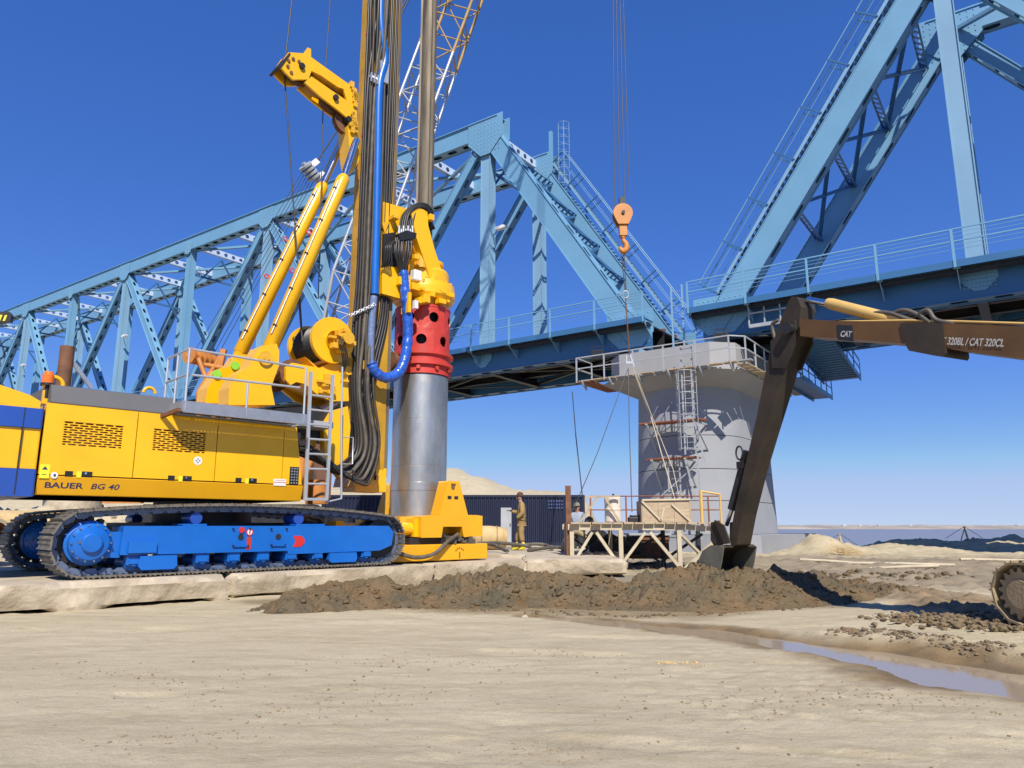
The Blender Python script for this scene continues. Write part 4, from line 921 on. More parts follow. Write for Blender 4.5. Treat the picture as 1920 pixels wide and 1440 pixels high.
p = ry(-1.5, (525, 904))[0]; mb = MB(); mb.box(p.x - .13, p.x + .12, -1.504, -1.499, p.z - .07, p.z + .06); mb.build('data_plate', 'white', d3); mb = MB(); mb.box(p.x - .13, p.x + .12, -1.506, -1.504, p.z - .01, p.z + .0); mb.box(p.x - .1, p.x + .1, -1.506, -1.504, p.z + .03, p.z + .035); mb.build('sticker_mark', 'red_plain', d3)
mb = MB(); slabxz(mb, [(-4.345, 1.975), (-3.93, 1.975), (-4.10, 3.08), (-4.345, 3.08)], -1.495, -1.39); mb.box(-4.12, -3.95, -1.39, 1.4, 1.97, 2.6); fc = mb.build('front_corner_panel', 'yellow', RIG, bevel=.02)
p = ry(-1.5, (552, 893)); p = p[0]; mb = MB(); mb.box(p.x - .1, p.x + .09, -1.503, -1.496, p.z - .16, p.z + .18)
cp = mb.build('connector_panel', 'black', fc); mb = MB()
for i in range(3):
    for k in range(6): disc(mb, p.x - .06 + i * .055, p.z - .13 + k * .055, -1.512, -1.503, .017, 8)
mb.build('connector', 'galv', cp)
mb = MB(); mb.box(-6.35, -4.15, -1.49, 1.45, 2.98, 3.083); mb.box(-8.3, -6.36, -1.47, 1.45, 2.98, 3.083); mb.build('house_roof', 'yellow', RIG)
mb = MB(); mb.prism([(-1.49, 3.088), (-1.40, 3.38), (-1.28, 3.41), (1.28, 3.41), (1.49, 3.088)], (-8.28, 0, 0), (0, 1, 0), (0, 0, 1), (1.93, 0, 0)); mb.build('roof_cover', 'cover', RIG, bevel=.02)
# counterweight, banded blue and yellow, chamfered in plan
def cw(z0, z1, off, m, name='counterweight_block'):
    o = off; pl = [(-8.36, -1.50 - o), (-9.0, -1.50 - o), (-9.55 - o, -1.25 - o), (-9.85 - o, -.6), (-9.85 - o, .6), (-9.55 - o, 1.25 + o), (-9.0, 1.5 + o), (-8.36, 1.5 + o)]
    mb = MB(); mb.prism(pl, (0, 0, z0), (1, 0, 0), (0, 1, 0), (0, 0, z1 - z0)); return mb.build(name, m, RIG, bevel=.03)
cw(1.63, 2.04, .03, 'blue_dark'); cw(2.045, 2.66, .0, 'yellow'); cw(2.665, 2.97, .035, 'blue_dark')
mb = MB(); mb.prism([(-8.40, 2.98), (-9.7, 2.98), (-9.75, 3.35), (-9.2, 3.36), (-8.55, 3.18), (-8.40, 3.1)], (0, -1.42, 0), (1, 0, 0), (0, 0, 1), (0, 2.84, 0)); mb.build('rear_hood', 'yellow', RIG, bevel=.05)
mb = MB(); mb.box(-8.62, -8.608, -1.54, -1.50, 1.66, 2.97); mb.build('panel_seam', 'dark', RIG)
p = ry(-1.2, (90, 712))[0]; mb = MB(); mb.lathe([(.001, .22), (.06, .21), (.085, .15), (.09, .0)], (p.x, -1.2, p.z - .08), n=18); bc = mb.build('beacon', 'glass_amber', RIG); mb = MB(); disc(mb, p.x, 0, 0, 0.001, .001, 3); mb.cyl((p.x, -1.2, p.z - .3), (p.x, -1.2, p.z - .08), .05, 12); mb.lathe([(.1, 0), (.1, .04)], (p.x, -1.2, p.z - .1), n=16); mb.build('beacon_base', 'black', bc)
p = ry(-1.2, (101, 722))[0]; mb = MB(); mb.tube([(p.x + .13 * math.cos(a), -1.2, p.z + .13 * math.sin(a)) for a in np.linspace(-.8, 3.9, 14)], .035, 8); mb.box(p.x - .14, p.x + .14, -1.24, -1.16, p.z - .32, p.z - .1); mb.build('lifting_eye', 'yellow', RIG)
p = ry(.4, (127, 650)); p = p[0]; mb = MB(); mb.cyl((p.x, .4, 3.2), (p.x, .4, p.z), .12, 20, caps=False); mb.cyl((p.x, .4, 3.2), (p.x, .4, p.z - .02), .10, 16); mb.build('exhaust_pipe', 'rust', RIG); a, b_ = ry(.4, (137, 680), (172, 728)); mb = MB(); mb.beam(a, b_, .06, .06); mb.build('exhaust_stay', 'galv', RIG)
p = ry(-.6, (280, 737))[0]; mb = MB(); mb.tube([(p.x + .1 * math.cos(a), -.6, p.z + .1 * math.sin(a)) for a in np.linspace(0, math.pi, 9)], .03, 8); mb.build('lifting_eye', 'yellow', RIG)
# ---- service platform, railing, ladder
mb = MB(); X = Matrix.Translation((-6.42, -1.73, 3.135)); 
for r_ in range(3):
    mb.xf = Matrix.Translation((-6.42, -1.58 - r_ * .16, 3.135)); mb.holed(2.25, .158, .02, [(.04 + (k + .5) * 2.17 / 34, .017, .017) for k in range(34)], n=8)
mb.xf = None; pf = mb.build('platform_floor', 'dark', RIG)
mb = MB(); mb.box(-6.45, -4.15, -1.99, -1.97, 3.12, 3.28); mb.box(-6.45, -4.15, -1.99, -1.93, 3.08, 3.12); mb.box(-6.47, -6.45, -1.99, -1.1, 3.10, 3.28); mb.build('toe_board', 'galv', pf)
mb = MB(); mb.box(-6.4, -4.2, -1.49, -.7, 3.09, 3.12); mb.build('platform_plate', 'grey_paint', pf)
for i in range(2): mb = MB(); mb.beam((-6.5 + i * .02, -1.95, 3.12), (-6.62, -1.5, 3.04), .06, .06); mb.build('platform_stay', 'rust', pf)
A = [ry(-1.97, (362, 655), (570, 690)), ry(-1.97, (360, 703), (562, 727))]
mb = MB()
for a, b_ in A: mb.cyl(a, b_, .022, 8)
xl, xr = -6.42, -4.22; zt = A[0][0].z
for x in (xl, -5.35, xr): mb.cyl((x, -1.97, 3.12), (x, -1.97, zt if x != -5.35 else A[1][0].z), .022, 8)
for z in (zt, A[1][0].z): mb.cyl((xl, -1.97, z), (xl, -.95, z), .022, 8)
for y in (-1.45, -.95): mb.cyl((xl, y, 3.1), (xl, y, zt), .022, 8)
mb.build('platform_railing', 'silver', pf)
L0, L1, T0, T1 = ry(-1.62, (572, 938), (612, 938), (583, 697), (624, 703)); mb = MB()
for a, b_ in ((L0, T0), (L1, T1)): mb.beam(a, b_, .045, .06)
for k in range(8):
    t = .01 + k * .115
    mb.cyl(L0 + (T0 - L0) * t, L1 + (T1 - L1) * t, .022, 8)
mb.beam(L0 + Vector((0, 0, .02)), L1 + Vector((0, 0, .02)), .06, .05); mb.build('boarding_ladder', 'silver', RIG)
a, b_, c = ry(-1.3, (642, 688), (640, 800), (640, 935)); mb = MB(); mb.tube([a, b_, c], .022, 8); a2, b2, c2, d2_ = ry(-1.3, (645, 820), (662, 820), (661, 870), (643, 870)); mb.tube([a2, b2, c2, d2_], .016, 6); e, f = ry(-1.3, (612, 936), (618, 940)); mb.tube([c, ry(-1.3, (610, 942))[0]], .02, 6); mb.build('grab_rail', 'silver', RIG)
# ---- boom brackets, back-stay cylinders
mb = MB(); slabxz(mb, rpoly(.55, (376, 758), (380, 730), (395, 708), (404, 693), (418, 692), (428, 683), (437, 668), (452, 668), (462, 690), (470, 720), (470, 760)), .30, .80); mb.build('boom_bracket', 'yellow', RIG, bevel=.03)
mb = MB(); slabxz(mb, rpoly(-.6, (418, 762), (420, 730), (432, 706), (458, 690), (468, 668), (480, 652), (508, 648), (513, 662), (512, 690), (498, 728), (505, 762)), -.85, -.35); nb = mb.build('boom_bracket', 'yellow', RIG, bevel=.03)
for px, py in ((440, 686), (406, 702)): mb = MB(); p = ry(.3, (px, py))[0]; disc(mb, p.x, p.z, .26, .302, .09, 16); mb.build('pivot_cap', 'green', RIG)
p = ry(-.85, (497, 672))[0]; mb = MB(); disc(mb, p.x, p.z, -.90, -.84, .15, 22); disc(mb, p.x, p.z, -.93, -.9, .06, 12); mb.build('pivot_pin', 'yellow_worn', RIG)
def stay(y, lo, hi, rodtop, name='backstay_cylinder'):
    a, b_ = ry(y, lo, hi); c = ry(y * .75, rodtop)[0]; d = (b_ - a).normalized(); mb = MB()
    mb.tube([a, a + d * .01, a + d * .25, a + d * .26, b_ - d * .16, b_ - d * .10, b_], [.12, .125, .125, .152, .152, .145, .10], 22); o = mb.build(name, 'yellow', RIG)
    mb = MB(); mb.cyl(b_, c, .085, 16); mb.build('cylinder_rod', 'chrome', o)
    n = Vector((0, -1, 0)); s = d.cross(n).normalized(); side = (s if s.x < 0 else -s)
    q0 = a + d * .5 + side * .13 + n * .11; q1 = b_ - d * .3 + side * .13 + n * .11
    mb = MB(); mb.cyl(q0, q1, .018, 8); mb.build('oil_pipe', 'galv', o)
    for k in range(5):
        q = q0 + (q1 - q0) * (.05 + k * .225); mb = MB(); mb.beam(q - side * .04, q + side * .04, .035, .04, up=d); mb.build('pipe_clamp', 'dark', o)
    for k in (.42, .63):
        q = a + (b_ - a) * k + side * .23; mb = MB(); mb.tube([q + (d * math.cos(t) + side * math.sin(t)) * .05 for t in np.linspace(0, math.tau, 11)], .014, 6); mb.build('pipe_ring', 'red_plain', o)
stay(.55, (441, 680), (607, 345), (641, 272)); stay(-.6, (497, 672), (646, 330), (668, 262))
# ---- winch drum and lower link
wc = ry(-.6, (624, 638))[0]; mb = MB(); disc(mb, wc.x, wc.z, -.62, -.52, .52, 36); mb.lathe([(.2, -.08), (.2, .02)], (wc.x, -.62, wc.z), (0, 1, 0), 20); wd = mb.build('winch_flange', 'yellow', RIG)
mb = MB(); disc(mb, wc.x, wc.z, .42, .52, .52, 36); mb.build('winch_flange', 'yellow', RIG)
mb = MB(); prof = []
for k in range(24): y = -.515 + k * .039; prof += [(.42, y), (.445, y + .0195)]
prof.append((.42, .42)); mb.lathe(prof, (wc.x, 0, wc.z), (0, 1, 0), 30); mb.build('rope_drum', 'hose', RIG)
mb = MB(); random.seed(5)
for k in range(16): 
    a = random.uniform(0, 6.28); r_ = random.uniform(.03, .3); mb.cbox((wc.x + .12 + r_ * math.cos(a), -.72 - random.uniform(0, .06), wc.z + r_ * math.sin(a)), random.uniform(.05, .16), .16, random.uniform(.05, .14))
mb.cyl((wc.x + .2, -.95, wc.z + .03), (wc.x + .2, -.62, wc.z + .03), .14, 16); mb.build('winch_motor', 'yellow_worn', wd)
for k in range(4):
    mb = MB(); mb.tube(curve_pts([(wc.x + .1 + .05 * k, -.8, wc.z + .1), (wc.x - .02 + .05 * k, -.9, wc.z - .1), (wc.x + .12 + .04 * k, -.85, wc.z - .45), (wc.x + .2, -.7, wc.z - .8)], 16), .016, 6); mb.build('hydraulic_line', 'hose', wd)
mb = MB(); slabxz(mb, rpoly(-.55, (574, 668), (600, 690), (660, 660), (668, 700), (640, 706), (600, 696)), -.5, .45); mb.box(wc.x - .1, -2.0, -.5, .45, wc.z - .5, wc.z - .3); mb.build('winch_frame', 'amber', RIG)
lp = rpoly(-.62, (536, 688), (548, 680), (600, 690), (652, 702), (654, 752), (625, 752), (598, 742), (572, 720), (556, 716), (545, 722), (536, 712))
mb = MB(); slabxz(mb, lp, -.62, -.54); slabxz(mb, lp, .40, .48); lk = mb.build('lower_link', 'yellow', RIG, bevel=.015)
mb = MB(); slabxz(mb, rpoly(-.5, (552, 690), (650, 712), (650, 745), (600, 735), (560, 712)), -.53, .39); mb.build('link_web', 'amber', lk)
q = ry(-.3, (540, 702))[0]; mb = MB(); disc(mb, q.x, q.z, -.52, -.44, .30, 30); disc(mb, q.x, q.z, -.60, .45, .07, 12); disc(mb, q.x, q.z, .30, .38, .30, 30); mb.build('link_pulley', 'rust', lk)
mb = MB(); rr = random.Random(4)
for k in range(14):
    x, z = rr.uniform(lp[3][0] - .75, lp[3][0] - .05), rr.uniform(lp[4][1] + .1, lp[3][1] - .1); mb.cbox((x, -.66, z), rr.uniform(.04, .2), rr.uniform(.05, .12), rr.uniform(.03, .12))
mb.build('valve_block', 'yellow_worn', lk)
sh = rpoly(-.5, (556, 742), (640, 762), (640, 790), (590, 800)); mb = MB(); slabxz(mb, [(-4.0, 3.1), (-2.1, 3.0), (-2.1, 3.45), (-3.1, 3.75), (-4.0, 3.6)], -.4, .4); mb.build('link_cylinder_housing', 'dark', RIG)
mb = MB(); a, b_ = ry(-.3, (540, 800), (650, 745)); mb.cyl(a, b_, .10, 14); mb.build('tilt_cylinder', 'galv', RIG)
mb = MB(); slabxz(mb, rpoly(-.5, (608, 870), (604, 800), (622, 770), (650, 762), (655, 800), (650, 860), (640, 900), (628, 885)), -.55, -.35); slabxz(mb, rpoly(-.5, (590, 800), (604, 800), (600, 840), (588, 830)), -.3, .3); mb.build('front_bracket', 'yellow', RIG, bevel=.015)
mb = MB(); a = ry(-1.0, (565, 790), (625, 797)); mb.box(a[0].x, a[1].x, -1.0, .9, a[0].z - .08, a[0].z + .05); mb.build('front_cross_beam', 'grey_paint', RIG)
mb = MB(); a = ry(-.3, (596, 905), (596, 945)); mb.cyl((a[0].x, -.3, a[1].z + .0), (a[0].x, -.3, a[0].z + .05), .24, 24); mb.build('oil_tank', 'orange', RIG)
# ---- mast
MX0, MX1, MY = -2.0, -1.22, .30
mb = MB(); mb.box(MX0, MX1, -MY, MY, 2.45, 24.0); mast = mb.build('mast', 'mast_yellow', RIG, bevel=.02)
mb = MB(); mb.box(MX1, MX1 + .09, -MY + .02, -MY + .10, 2.3, 24); mb.box(MX1, MX1 + .09, MY - .10, MY - .02, 2.3, 24); mb.build('guide_rail', 'kelly', mast)
mb = MB(); mb.box(MX0 + .14, MX0 + .30, -MY - .05, -MY, 3.5, 24); mb.build('hose_tray', 'yellow_worn', mast)
mb = MB(); slabxz(mb, rpoly(-.3, (656, 912), (660, 895), (690, 862), (706, 830), (706, 910)), -.42, .42); mb.box(-2.0, -1.15, -.3, .3, 1.95, 2.5); mf = mb.build('mast_foot', 'yellow', RIG, bevel=.015)
mb = MB(); p = ry(-.45, (697, 882))[0]; rr = random.Random(8)
for k in range(8): mb.cbox((p.x + rr.uniform(-.1, .12), -.47, p.z + rr.uniform(-.25, .15)), .06, .1, .1)
mb.build('foot_valve', 'rust', mf)
for z in (7.9, 10.6, 13.4, 14.8):
    mb = MB(); q = (MX0 - .05, -.1, z); mb.tube([(q[0] - .05 + .07 * math.cos(t), -.25, z + .07 * math.sin(t)) for t in np.linspace(0, math.tau, 11)], .02, 6); mb.build('mast_shackle', 'red_plain', mast)
M['hose_brown'] = mat('brown_dusty_hose', (0.05, 0.038, 0.026), .55, var=.3, scale=3, dirt='#8d7c60', dirt_amt=.35, dirt_scale=3, streak=.8)
# hose bundle down the near face of the mast, looping back to the house
HB = []
for k in range(15):
    t = k / 14; x = MX0 - .22 + t * .50; yj = -MY - .10 - (k % 3) * .055; r_ = .034 + .008 * (k % 2)
    rr = random.Random(k); j = lambda s: rr.uniform(-s, s)
    lowz = 2.06 + .34 * (1 - t) + j(.06); xb = -2.3 + .55 * t
    ctrl = [(x + j(.05), yj, 23), (x + j(.10), yj + j(.03), 17), (x + .16 * math.sin(k * 1.7), yj - .05 * (k % 4), 14.2), (x + j(.05), yj, 11.9), (x, yj, 9), (x, yj, 6.9), (x - .06 + j(.03), yj - .03, 5.6), (x - .10 + j(.05), yj - .10, 4.2), (xb + .12, yj - .16, 3.0), (xb - .12, yj - .2, lowz + .16), (xb - .55, -.7 - .02 * k, lowz - .02 + .1 * t), (xb - 1.1, -.75, lowz + .38), (-4.0, -.65 + .05 * (k % 5), 2.75 + .05 * (k % 4))]
    mb = MB(); mb.tube(curve_pts(ctrl, 72), r_, 8); mb.build('hydraulic_hose', ('hose', 'hose', 'hose_brown', 'hose', 'hose', 'hose_dusty')[k % 6], RIG)
a, b_ = ry(-.55, (655, 592), (700, 572)); mb = MB(); n = 11
for k in range(n):
    c = a + (b_ - a) * (k / (n - 1)); mb.tube([c + Vector((.035 * math.cos(t), -.05 + .03 * math.sin(t) * (k % 2), .03 * math.sin(t))) for t in np.linspace(0, math.tau, 9)], .014, 5)
mb.build('hose_chain', 'silver', RIG)
mb = MB(); q = ry(-.45, (690, 145), (716, 130)); mb.box(q[0].x, q[1].x + .08, -.56, -.30, q[0].z - .02, q[0].z + .03); mb.box(q[1].x - .12, q[1].x + .12, -.58, -.32, q[0].z, q[1].z + .15)
for k in range(4): mb.box(q[0].x + k * .09, q[0].x + k * .09 + .03, -.60, -.56, q[0].z - .16, q[0].z + .08)
mb.build('hose_bracket', 'silver', RIG)
for k in range(5):
    rr = random.Random(90 + k); x = -1.62 + k * .075; mb = MB(); mb.tube(curve_pts([(x + rr.uniform(-.02, .02), -.36 - .03 * (k % 2), z) for z in (23, 18, 14, 11, 8, 6.2)] + [(x - .25, -.4, 5.0), (x - .45, -.45, 4.0)], 40), .036, 8); mb.build('hydraulic_hose', 'hose', RIG)
# blue hose beside the bundle
bh = [ry(-.52, p)[0] for p in ((716, -60), (714, 40), (722, 110), (711, 165), (708, 300), (705, 430), (702, 552))]
mb = MB(); mb.tube(curve_pts(bh, 48), .10, 16); mb.build('blue_hose', 'blue', RIG)
sl = [ry(-.52, p)[0] for p in ((701, 556), (697, 600), (694, 660), (696, 682))]
M['sleeve'] = mat('clear_blue_sleeve', (0.16, 0.22, 0.38), 0.25, var=0.25, scale=5, bump=.8, bump_scale=10, coat=.3)
mb = MB(); mb.tube(curve_pts(sl, 15), .085, 12); mb.build('plastic_sleeve', 'sleeve', RIG)
lpz = [ry(-.62, p)[0] for p in ((696, 680), (703, 697), (722, 708), (742, 703), (756, 682), (764, 640), (764, 590), (759, 545), (756, 508))]
cp_ = curve_pts(lpz, 96); rr = random.Random(2); mb = MB(); mb.tube(cp_, [.122 + .005 * math.sin(i * 1.3) + rr.uniform(-.008, .008) for i in range(len(cp_))], 14); mb.build('wrapped_hose', 'plastic_blue', RIG)
# ---- rotary drive on the mast
mb = MB(); slabxz(mb, rpoly(-.35, (716, 380), (758, 392), (762, 400), (764, 470), (758, 500), (716, 500)), -.42, .42); sled = mb.build('drive_sled', 'yellow', RIG, bevel=.025)
mb = MB(); slabxz(mb, rpoly(-.42, (712, 505), (722, 500), (752, 508), (766, 520), (766, 556), (748, 562), (712, 552)), -.52, .45); mb.build('sled_lower_block', 'yellow', RIG, bevel=.02)
mb = MB(); slabxz(mb, rpoly(-.45, (716, 418), (730, 416), (724, 430), (722, 440)), -.46, -.42); mb.build('sled_lug', 'amber', sled)
mb = MB(); slabxz(mb, rpoly(-.55, (768, 400), (782, 390), (798, 398), (800, 425), (812, 470), (838, 548), (834, 560), (812, 556), (796, 500), (778, 448)), -.62, -.30); arm = mb.build('drive_arm', 'yellow', RIG, bevel=.02)
mb = MB(); slabxz(mb, rpoly(.4, (768, 400), (782, 390), (798, 398), (800, 425), (812, 470), (838, 548), (834, 560), (812, 556), (796, 500), (778, 448)), .32, .6); mb.build('drive_arm', 'amber', RIG, bevel=.02)
mb = MB(); slabxz(mb, rpoly(-.35, (764, 462), (782, 462), (796, 505), (806, 535), (806, 558), (764, 556)), -.40, .40); mb.build('drive_housing', 'amber', RIG, bevel=.02)
for k, (px, py, w, h) in enumerate(((772, 486, .16, .12), (790, 530, .2, .1), (772, 540, .22, .18), (812, 528, .14, .2), (744, 530, .14, .2), (736, 410, .16, .1), (800, 412, .14, .16))):
    p = ry(-.46, (px, py))[0]; mb = MB(); mb.box(p.x - w / 2, p.x + w / 2, -.70 + .03 * (k % 3), -.40, p.z - h / 2, p.z + h / 2); mb.build('drive_lug', ('yellow', 'yellow_worn')[k % 2], RIG, bevel=.012)
p = ry(-.62, (827, 545))[0]; mb = MB(); disc(mb, p.x, p.z, -.67, -.61, .11, 20); disc(mb, p.x, p.z, -.69, -.67, .05, 12); mb.build('arm_pin', 'yellow_worn', arm)
mb = MB(); mb.lathe([(.35, .80), (.62, .78), (.66, .70), (.66, .42), (.80, .38), (.82, .22), (.82, .04), (.74, -.06), (.60, -.08)], (0, 0, 6.86), n=44); gb_ = mb.build('gearbox', 'yellow', RIG)
for k in range(18):
    a = k * math.tau / 18; mb = MB(); mb.cbox((.74 * math.cos(a), .74 * math.sin(a), 7.26), .07, .07, .07); mb.build('gearbox_bolt', 'yellow_worn', gb_)
mb = MB(); mb.lathe([(.60, .0), (.60, -.16), (.56, -.30)], (0, 0, 6.78), n=36); mb.build('output_flange', 'amber', gb_)
mb = MB(); mb.lathe([(.42, 0), (.30, .02), (.30, .26), (.36, .28), (.36, .36), (.24, .37)], (.28, .1, 7.64), n=24); mb.build('top_flange', 'yellow', gb_)
for (x, y, r_, h) in ((-.42, -.45, .15, .75), (-.40, .45, .15, .75), (.45, .42, .15, .6)):
    mb = MB(); mb.lathe([(r_, 0), (r_, h * .6), (r_ * 1.1, h * .62), (r_ * 1.1, h * .72), (r_ * .8, h * .74), (r_ * .8, h), (.001, h)], (x, y, 7.55), n=18); mb.build('hydraulic_motor', 'yellow_worn', gb_)
mb = MB(); p = ry(-.5, (779, 518))[0]; mb.box(p.x - .12, p.x + .12, -.62, -.42, p.z - .14, p.z + .14); mb.build('junction_box', 'white', RIG, bevel=.03)
mb = MB(); p = ry(-.78, (778, 572))[0]; mb.box(p.x - .06, p.x + .04, -.86, -.76, p.z - .1, p.z + .1); mb.build('sensor_box', 'white', RIG); mb = MB(); p = ry(-.75, (770, 572))[0]; mb.box(p.x - .1, p.x - .02, -.8, -.5, p.z - .2, p.z + .3); mb.build('sensor_plate', 'yellow', RIG)
mb = MB(); rr = random.Random(3)
for k in range(14):
    p = ry(-.6, (rr.uniform(780, 838), rr.uniform(545, 570)))[0]; mb.cbox((p.x, -.66 - .1 * rr.random(), p.z), rr.uniform(.05, .22), .18, rr.uniform(.05, .16))
mb.build('drive_bracket', 'yellow', RIG, bevel=.008)
# manifold and looping hoses of the drive
mb = MB(); slabxz(mb, rpoly(-.6, (742, 440), (757, 434), (776, 440), (774, 450), (744, 453)), -.72, -.56); mb.build('hose_manifold', 'black', RIG)
mb = MB()
for k in range(7): p = ry(-.66, (748 + k * 4.2, 438 + (k % 2) * 6))[0]; mb.cyl((p.x, -.66, p.z - .16), (p.x, -.66, p.z + .2), .028, 8); mb.cyl((p.x, -.66, p.z - .02), (p.x, -.66, p.z + .05), .042, 6)
mb.build('hose_fitting', 'silver', RIG)
for k in range(11):
    rr = random.Random(40 + k); x0 = 742 + k * 3.0
    ctrl = [ry(-.66, (x0, 446))[0], ry(-.70 - .02 * (k % 3), (x0 + rr.uniform(-6, 3), 474))[0], ry(-.66, (748 + k * 1.3, 500))[0], ry(-.62, (752 + k * .7, 516))[0]]
    mb = MB(); mb.tube(curve_pts(ctrl, 18), .026, 7); mb.build('drive_hose', 'hose', RIG)
for k in range(4):
    ctrl = [ry(-.66, (738 + k * 2, 452))[0], ry(-.75, (724 + k * 3, 462))[0], ry(-.72, (722 + k * 4, 480 + 4 * k))[0], ry(-.6, (716 + 2 * k, 500))[0]]
    mb = MB(); mb.tube(curve_pts(ctrl, 18), .022, 7); mb.build('drive_hose', 'hose', RIG)
for k in range(7):
    rr = random.Random(60 + k); d = k * 2.6; y = -.52 - .035 * (k % 4)
    ctrl = [ry(-.64, (750 + k * 3.4, 430))[0], ry(y, (755 + k * 4, 404 - d * .4))[0], ry(y, (778 + k * 2, 384 + d * .5))[0], ry(y, (800, 384 + d))[0], ry(y + .05, (811 - k, 400 + d))[0], ry(y + .1, (802 + k * 2, 418 + d * .6))[0], ry(y + .15, (790 + k * 3, 428 + rr.uniform(0, 14)))[0]]
    mb = MB(); mb.tube(curve_pts(ctrl, 36), .030, 8); mb.build('drive_hose', 'hose', RIG)
mb = MB(); slabxz(mb, rpoly(-.40, (716, 440), (740, 436), (742, 500), (716, 504)), -.46, -.421); mb.build('sled_valve_bank', 'dark', RIG)
# red casing driver with round holes
def holed_tube(r, z0, z1, rows, per, hr, m, parent, name, t=.03, n=28):
    mb = MB(); h = (z1 - z0) / rows; L = 2 * math.pi * r
    for row in range(rows):
        tmp = MB(); off = (row % 2) * .5; cw_ = L / per
        for c in range(per):
            q = MB(); q.holed(cw_, h, t, [(cw_ / 2, hr, hr)], n=n)
            # subdivide by bending: vertices follow the cylinder
            tmp.add([((v[0] + (c + off) * cw_), v[1] + z0 + (row + .5) * h, v[2]) for v in q.v], q.f, True)
        tmp.v = [((r + v[2]) * math.cos(v[0] / r), (r + v[2]) * math.sin(v[0] / r), v[1]) for v in tmp.v]
        mb.add(tmp.v, tmp.f, False)
    return mb.build(name, m, parent)
CZ0, CZ1 = 4.86, 6.58
drv = holed_tube(.69, 5.42, CZ1, 2, 7, .13, 'red', RIG, 'casing_driver', n=40)
mb = MB(); mb.lathe([(.60, .0), (.715, .0), (.715, .05), (.60, .05)], (0, 0, CZ1 - .02), n=44); mb.build('driver_rim', 'red', drv); mb = MB(); mb.lathe([(.69, .0), (.80, .02), (.80, .10), (.73, .13), (.73, .25), (.80, .28), (.80, .34), (.69, .36)], (0, 0, 5.06), n=44); mb.build('driver_flange', 'red', drv); mb = MB(); mb.lathe([(.69, 0), (.715, 0), (.715, .20), (.69, .20)], (0, 0, CZ0), n=44); mb.build('driver_collar', 'red', drv)
mb = MB(); mb.lathe([(.70, 0), (.70, .13)], (0, 0, 5.19), n=44); mb.build('flange_groove', 'rust', drv)
for k in range(10):
    a = k * math.tau / 10 + .2; mb = MB(); mb.cyl((.68 * math.cos(a), .68 * math.sin(a), 5.0), (.77 * math.cos(a), .77 * math.sin(a), 5.0), .05, 10); mb.build('driver_bolt', 'red', drv)
mb = MB(); mb.lathe([(.48, 0), (.48, 2.0)], (0, 0, 4.8), n=30); mb.build('driver_dark_backing', 'dark', drv)  # dark cylinder added inside so the driver holes look dark
mb = MB(); p = ry(-.1, (737, 660))[0]; mb.lathe([(.001, -.18), (.22, -.16), (.24, .0), (.24, .15), (.001, .17)], (-.72, .1, 5.2), (1, 0, 0), 20); mb.build('locking_unit', 'rust', drv)
# ---- auxiliary jib at the back of the mast
for y0, y1 in ((-.36, -.30), (-.02, .04)):
    mb = MB(); slabxz(mb, rpoly(-.33, (523, 124), (540, 99), (568, 101), (576, 90), (582, 93), (582, 108), (610, 128), (652, 158), (668, 168), (668, 176), (632, 164), (600, 142), (583, 134), (577, 150), (548, 150), (535, 138)), y0, y1)
    slabxz(mb, rpoly(-.33, (577, 149), (583, 144), (620, 170), (650, 190), (668, 215), (668, 232), (650, 222), (634, 208), (600, 182), (570, 155)), y0 + .001, y1 - .001)
    slabxz(mb, rpoly(-.33, (640, 158), (668, 170), (668, 230), (655, 210)), y0 + .002, y1 - .002); jb = mb.build('jib_plate', 'yellow', RIG)
mb = MB(); slabxz(mb, rpoly(-.33, (585, 112), (652, 160), (660, 172), (640, 164), (590, 126)), -.299, -.021); slabxz(mb, rpoly(-.33, (540, 100), (560, 101), (556, 106), (540, 106)), -.299, -.021); mb.build('jib_web', 'amber', RIG)
mb = MB(); slabxz(mb, rpoly(-.33, (519, 127), (541, 100), (543, 103), (524, 130)), -.38, .06); mb.build('jib_end_plate', 'dark', RIG)
for px, py, r_ in ((555, 134, .36), (618, 192, .30), (642, 232, .28)):
    p = ry(-.1, (px, py))[0]; mb = MB(); mb.lathe([(.06, -.06), (r_ - .05, -.05), (r_, -.07), (r_, -.05), (r_ - .05, 0), (r_, .05), (r_, .07), (r_ - .05, .05), (.06, .06)], (p.x, -.16, p.z), (0, 1, 0), 30); sv = mb.build('jib_sheave', 'yellow_worn' if r_ < .25 else 'rust', RIG)
    mb = MB(); disc(mb, p.x, p.z, -.42, .08, .07, 14); mb.build('sheave_pin', 'dark', sv)
p = ry(-.33, (553, 128))[0]; mb = MB()
for k in range(5): a = 1.2 + k * .75; disc(mb, p.x + .2 * math.cos(a), p.z + .2 * math.sin(a), -.385, -.36, .04, 12)
mb.build('jib_bolt', 'rust', RIG)
mb = MB(); slabxz(mb, rpoly(-.3, (650, 235), (668, 230), (672, 300), (660, 325), (655, 300)), -.34, .1); mb.build('stay_bracket', 'yellow', RIG, bevel=.02)
mb = MB(); rr = random.Random(6)
for k in range(16): p = ry(-.34, (rr.uniform(655, 668), rr.uniform(160, 250)))[0]; mb.cbox((p.x, -.36, p.z), .1, .1, rr.uniform(.05, .2))
mb.build('jib_fitting', 'yellow_worn', RIG)
def rope(pts, r_=.016, m='rope', parent=RIG, name='wire_rope'): mb = MB(); mb.tube(pts, r_, 6); return mb.build(name, m, parent)
rope([ry(-.1, (552, -40))[0], ry(-.1, (535, 110))[0]]); rope([ry(-.1, (533, 136))[0], ry(-.1, (560, 520))[0], ry(-.1, (567, 640))[0], ry(-.1, (590, 690))[0]]); rope([ry(0, (622, -40))[0], ry(0, (606, 190))[0], ry(0, (597, 560))[0]], .012)
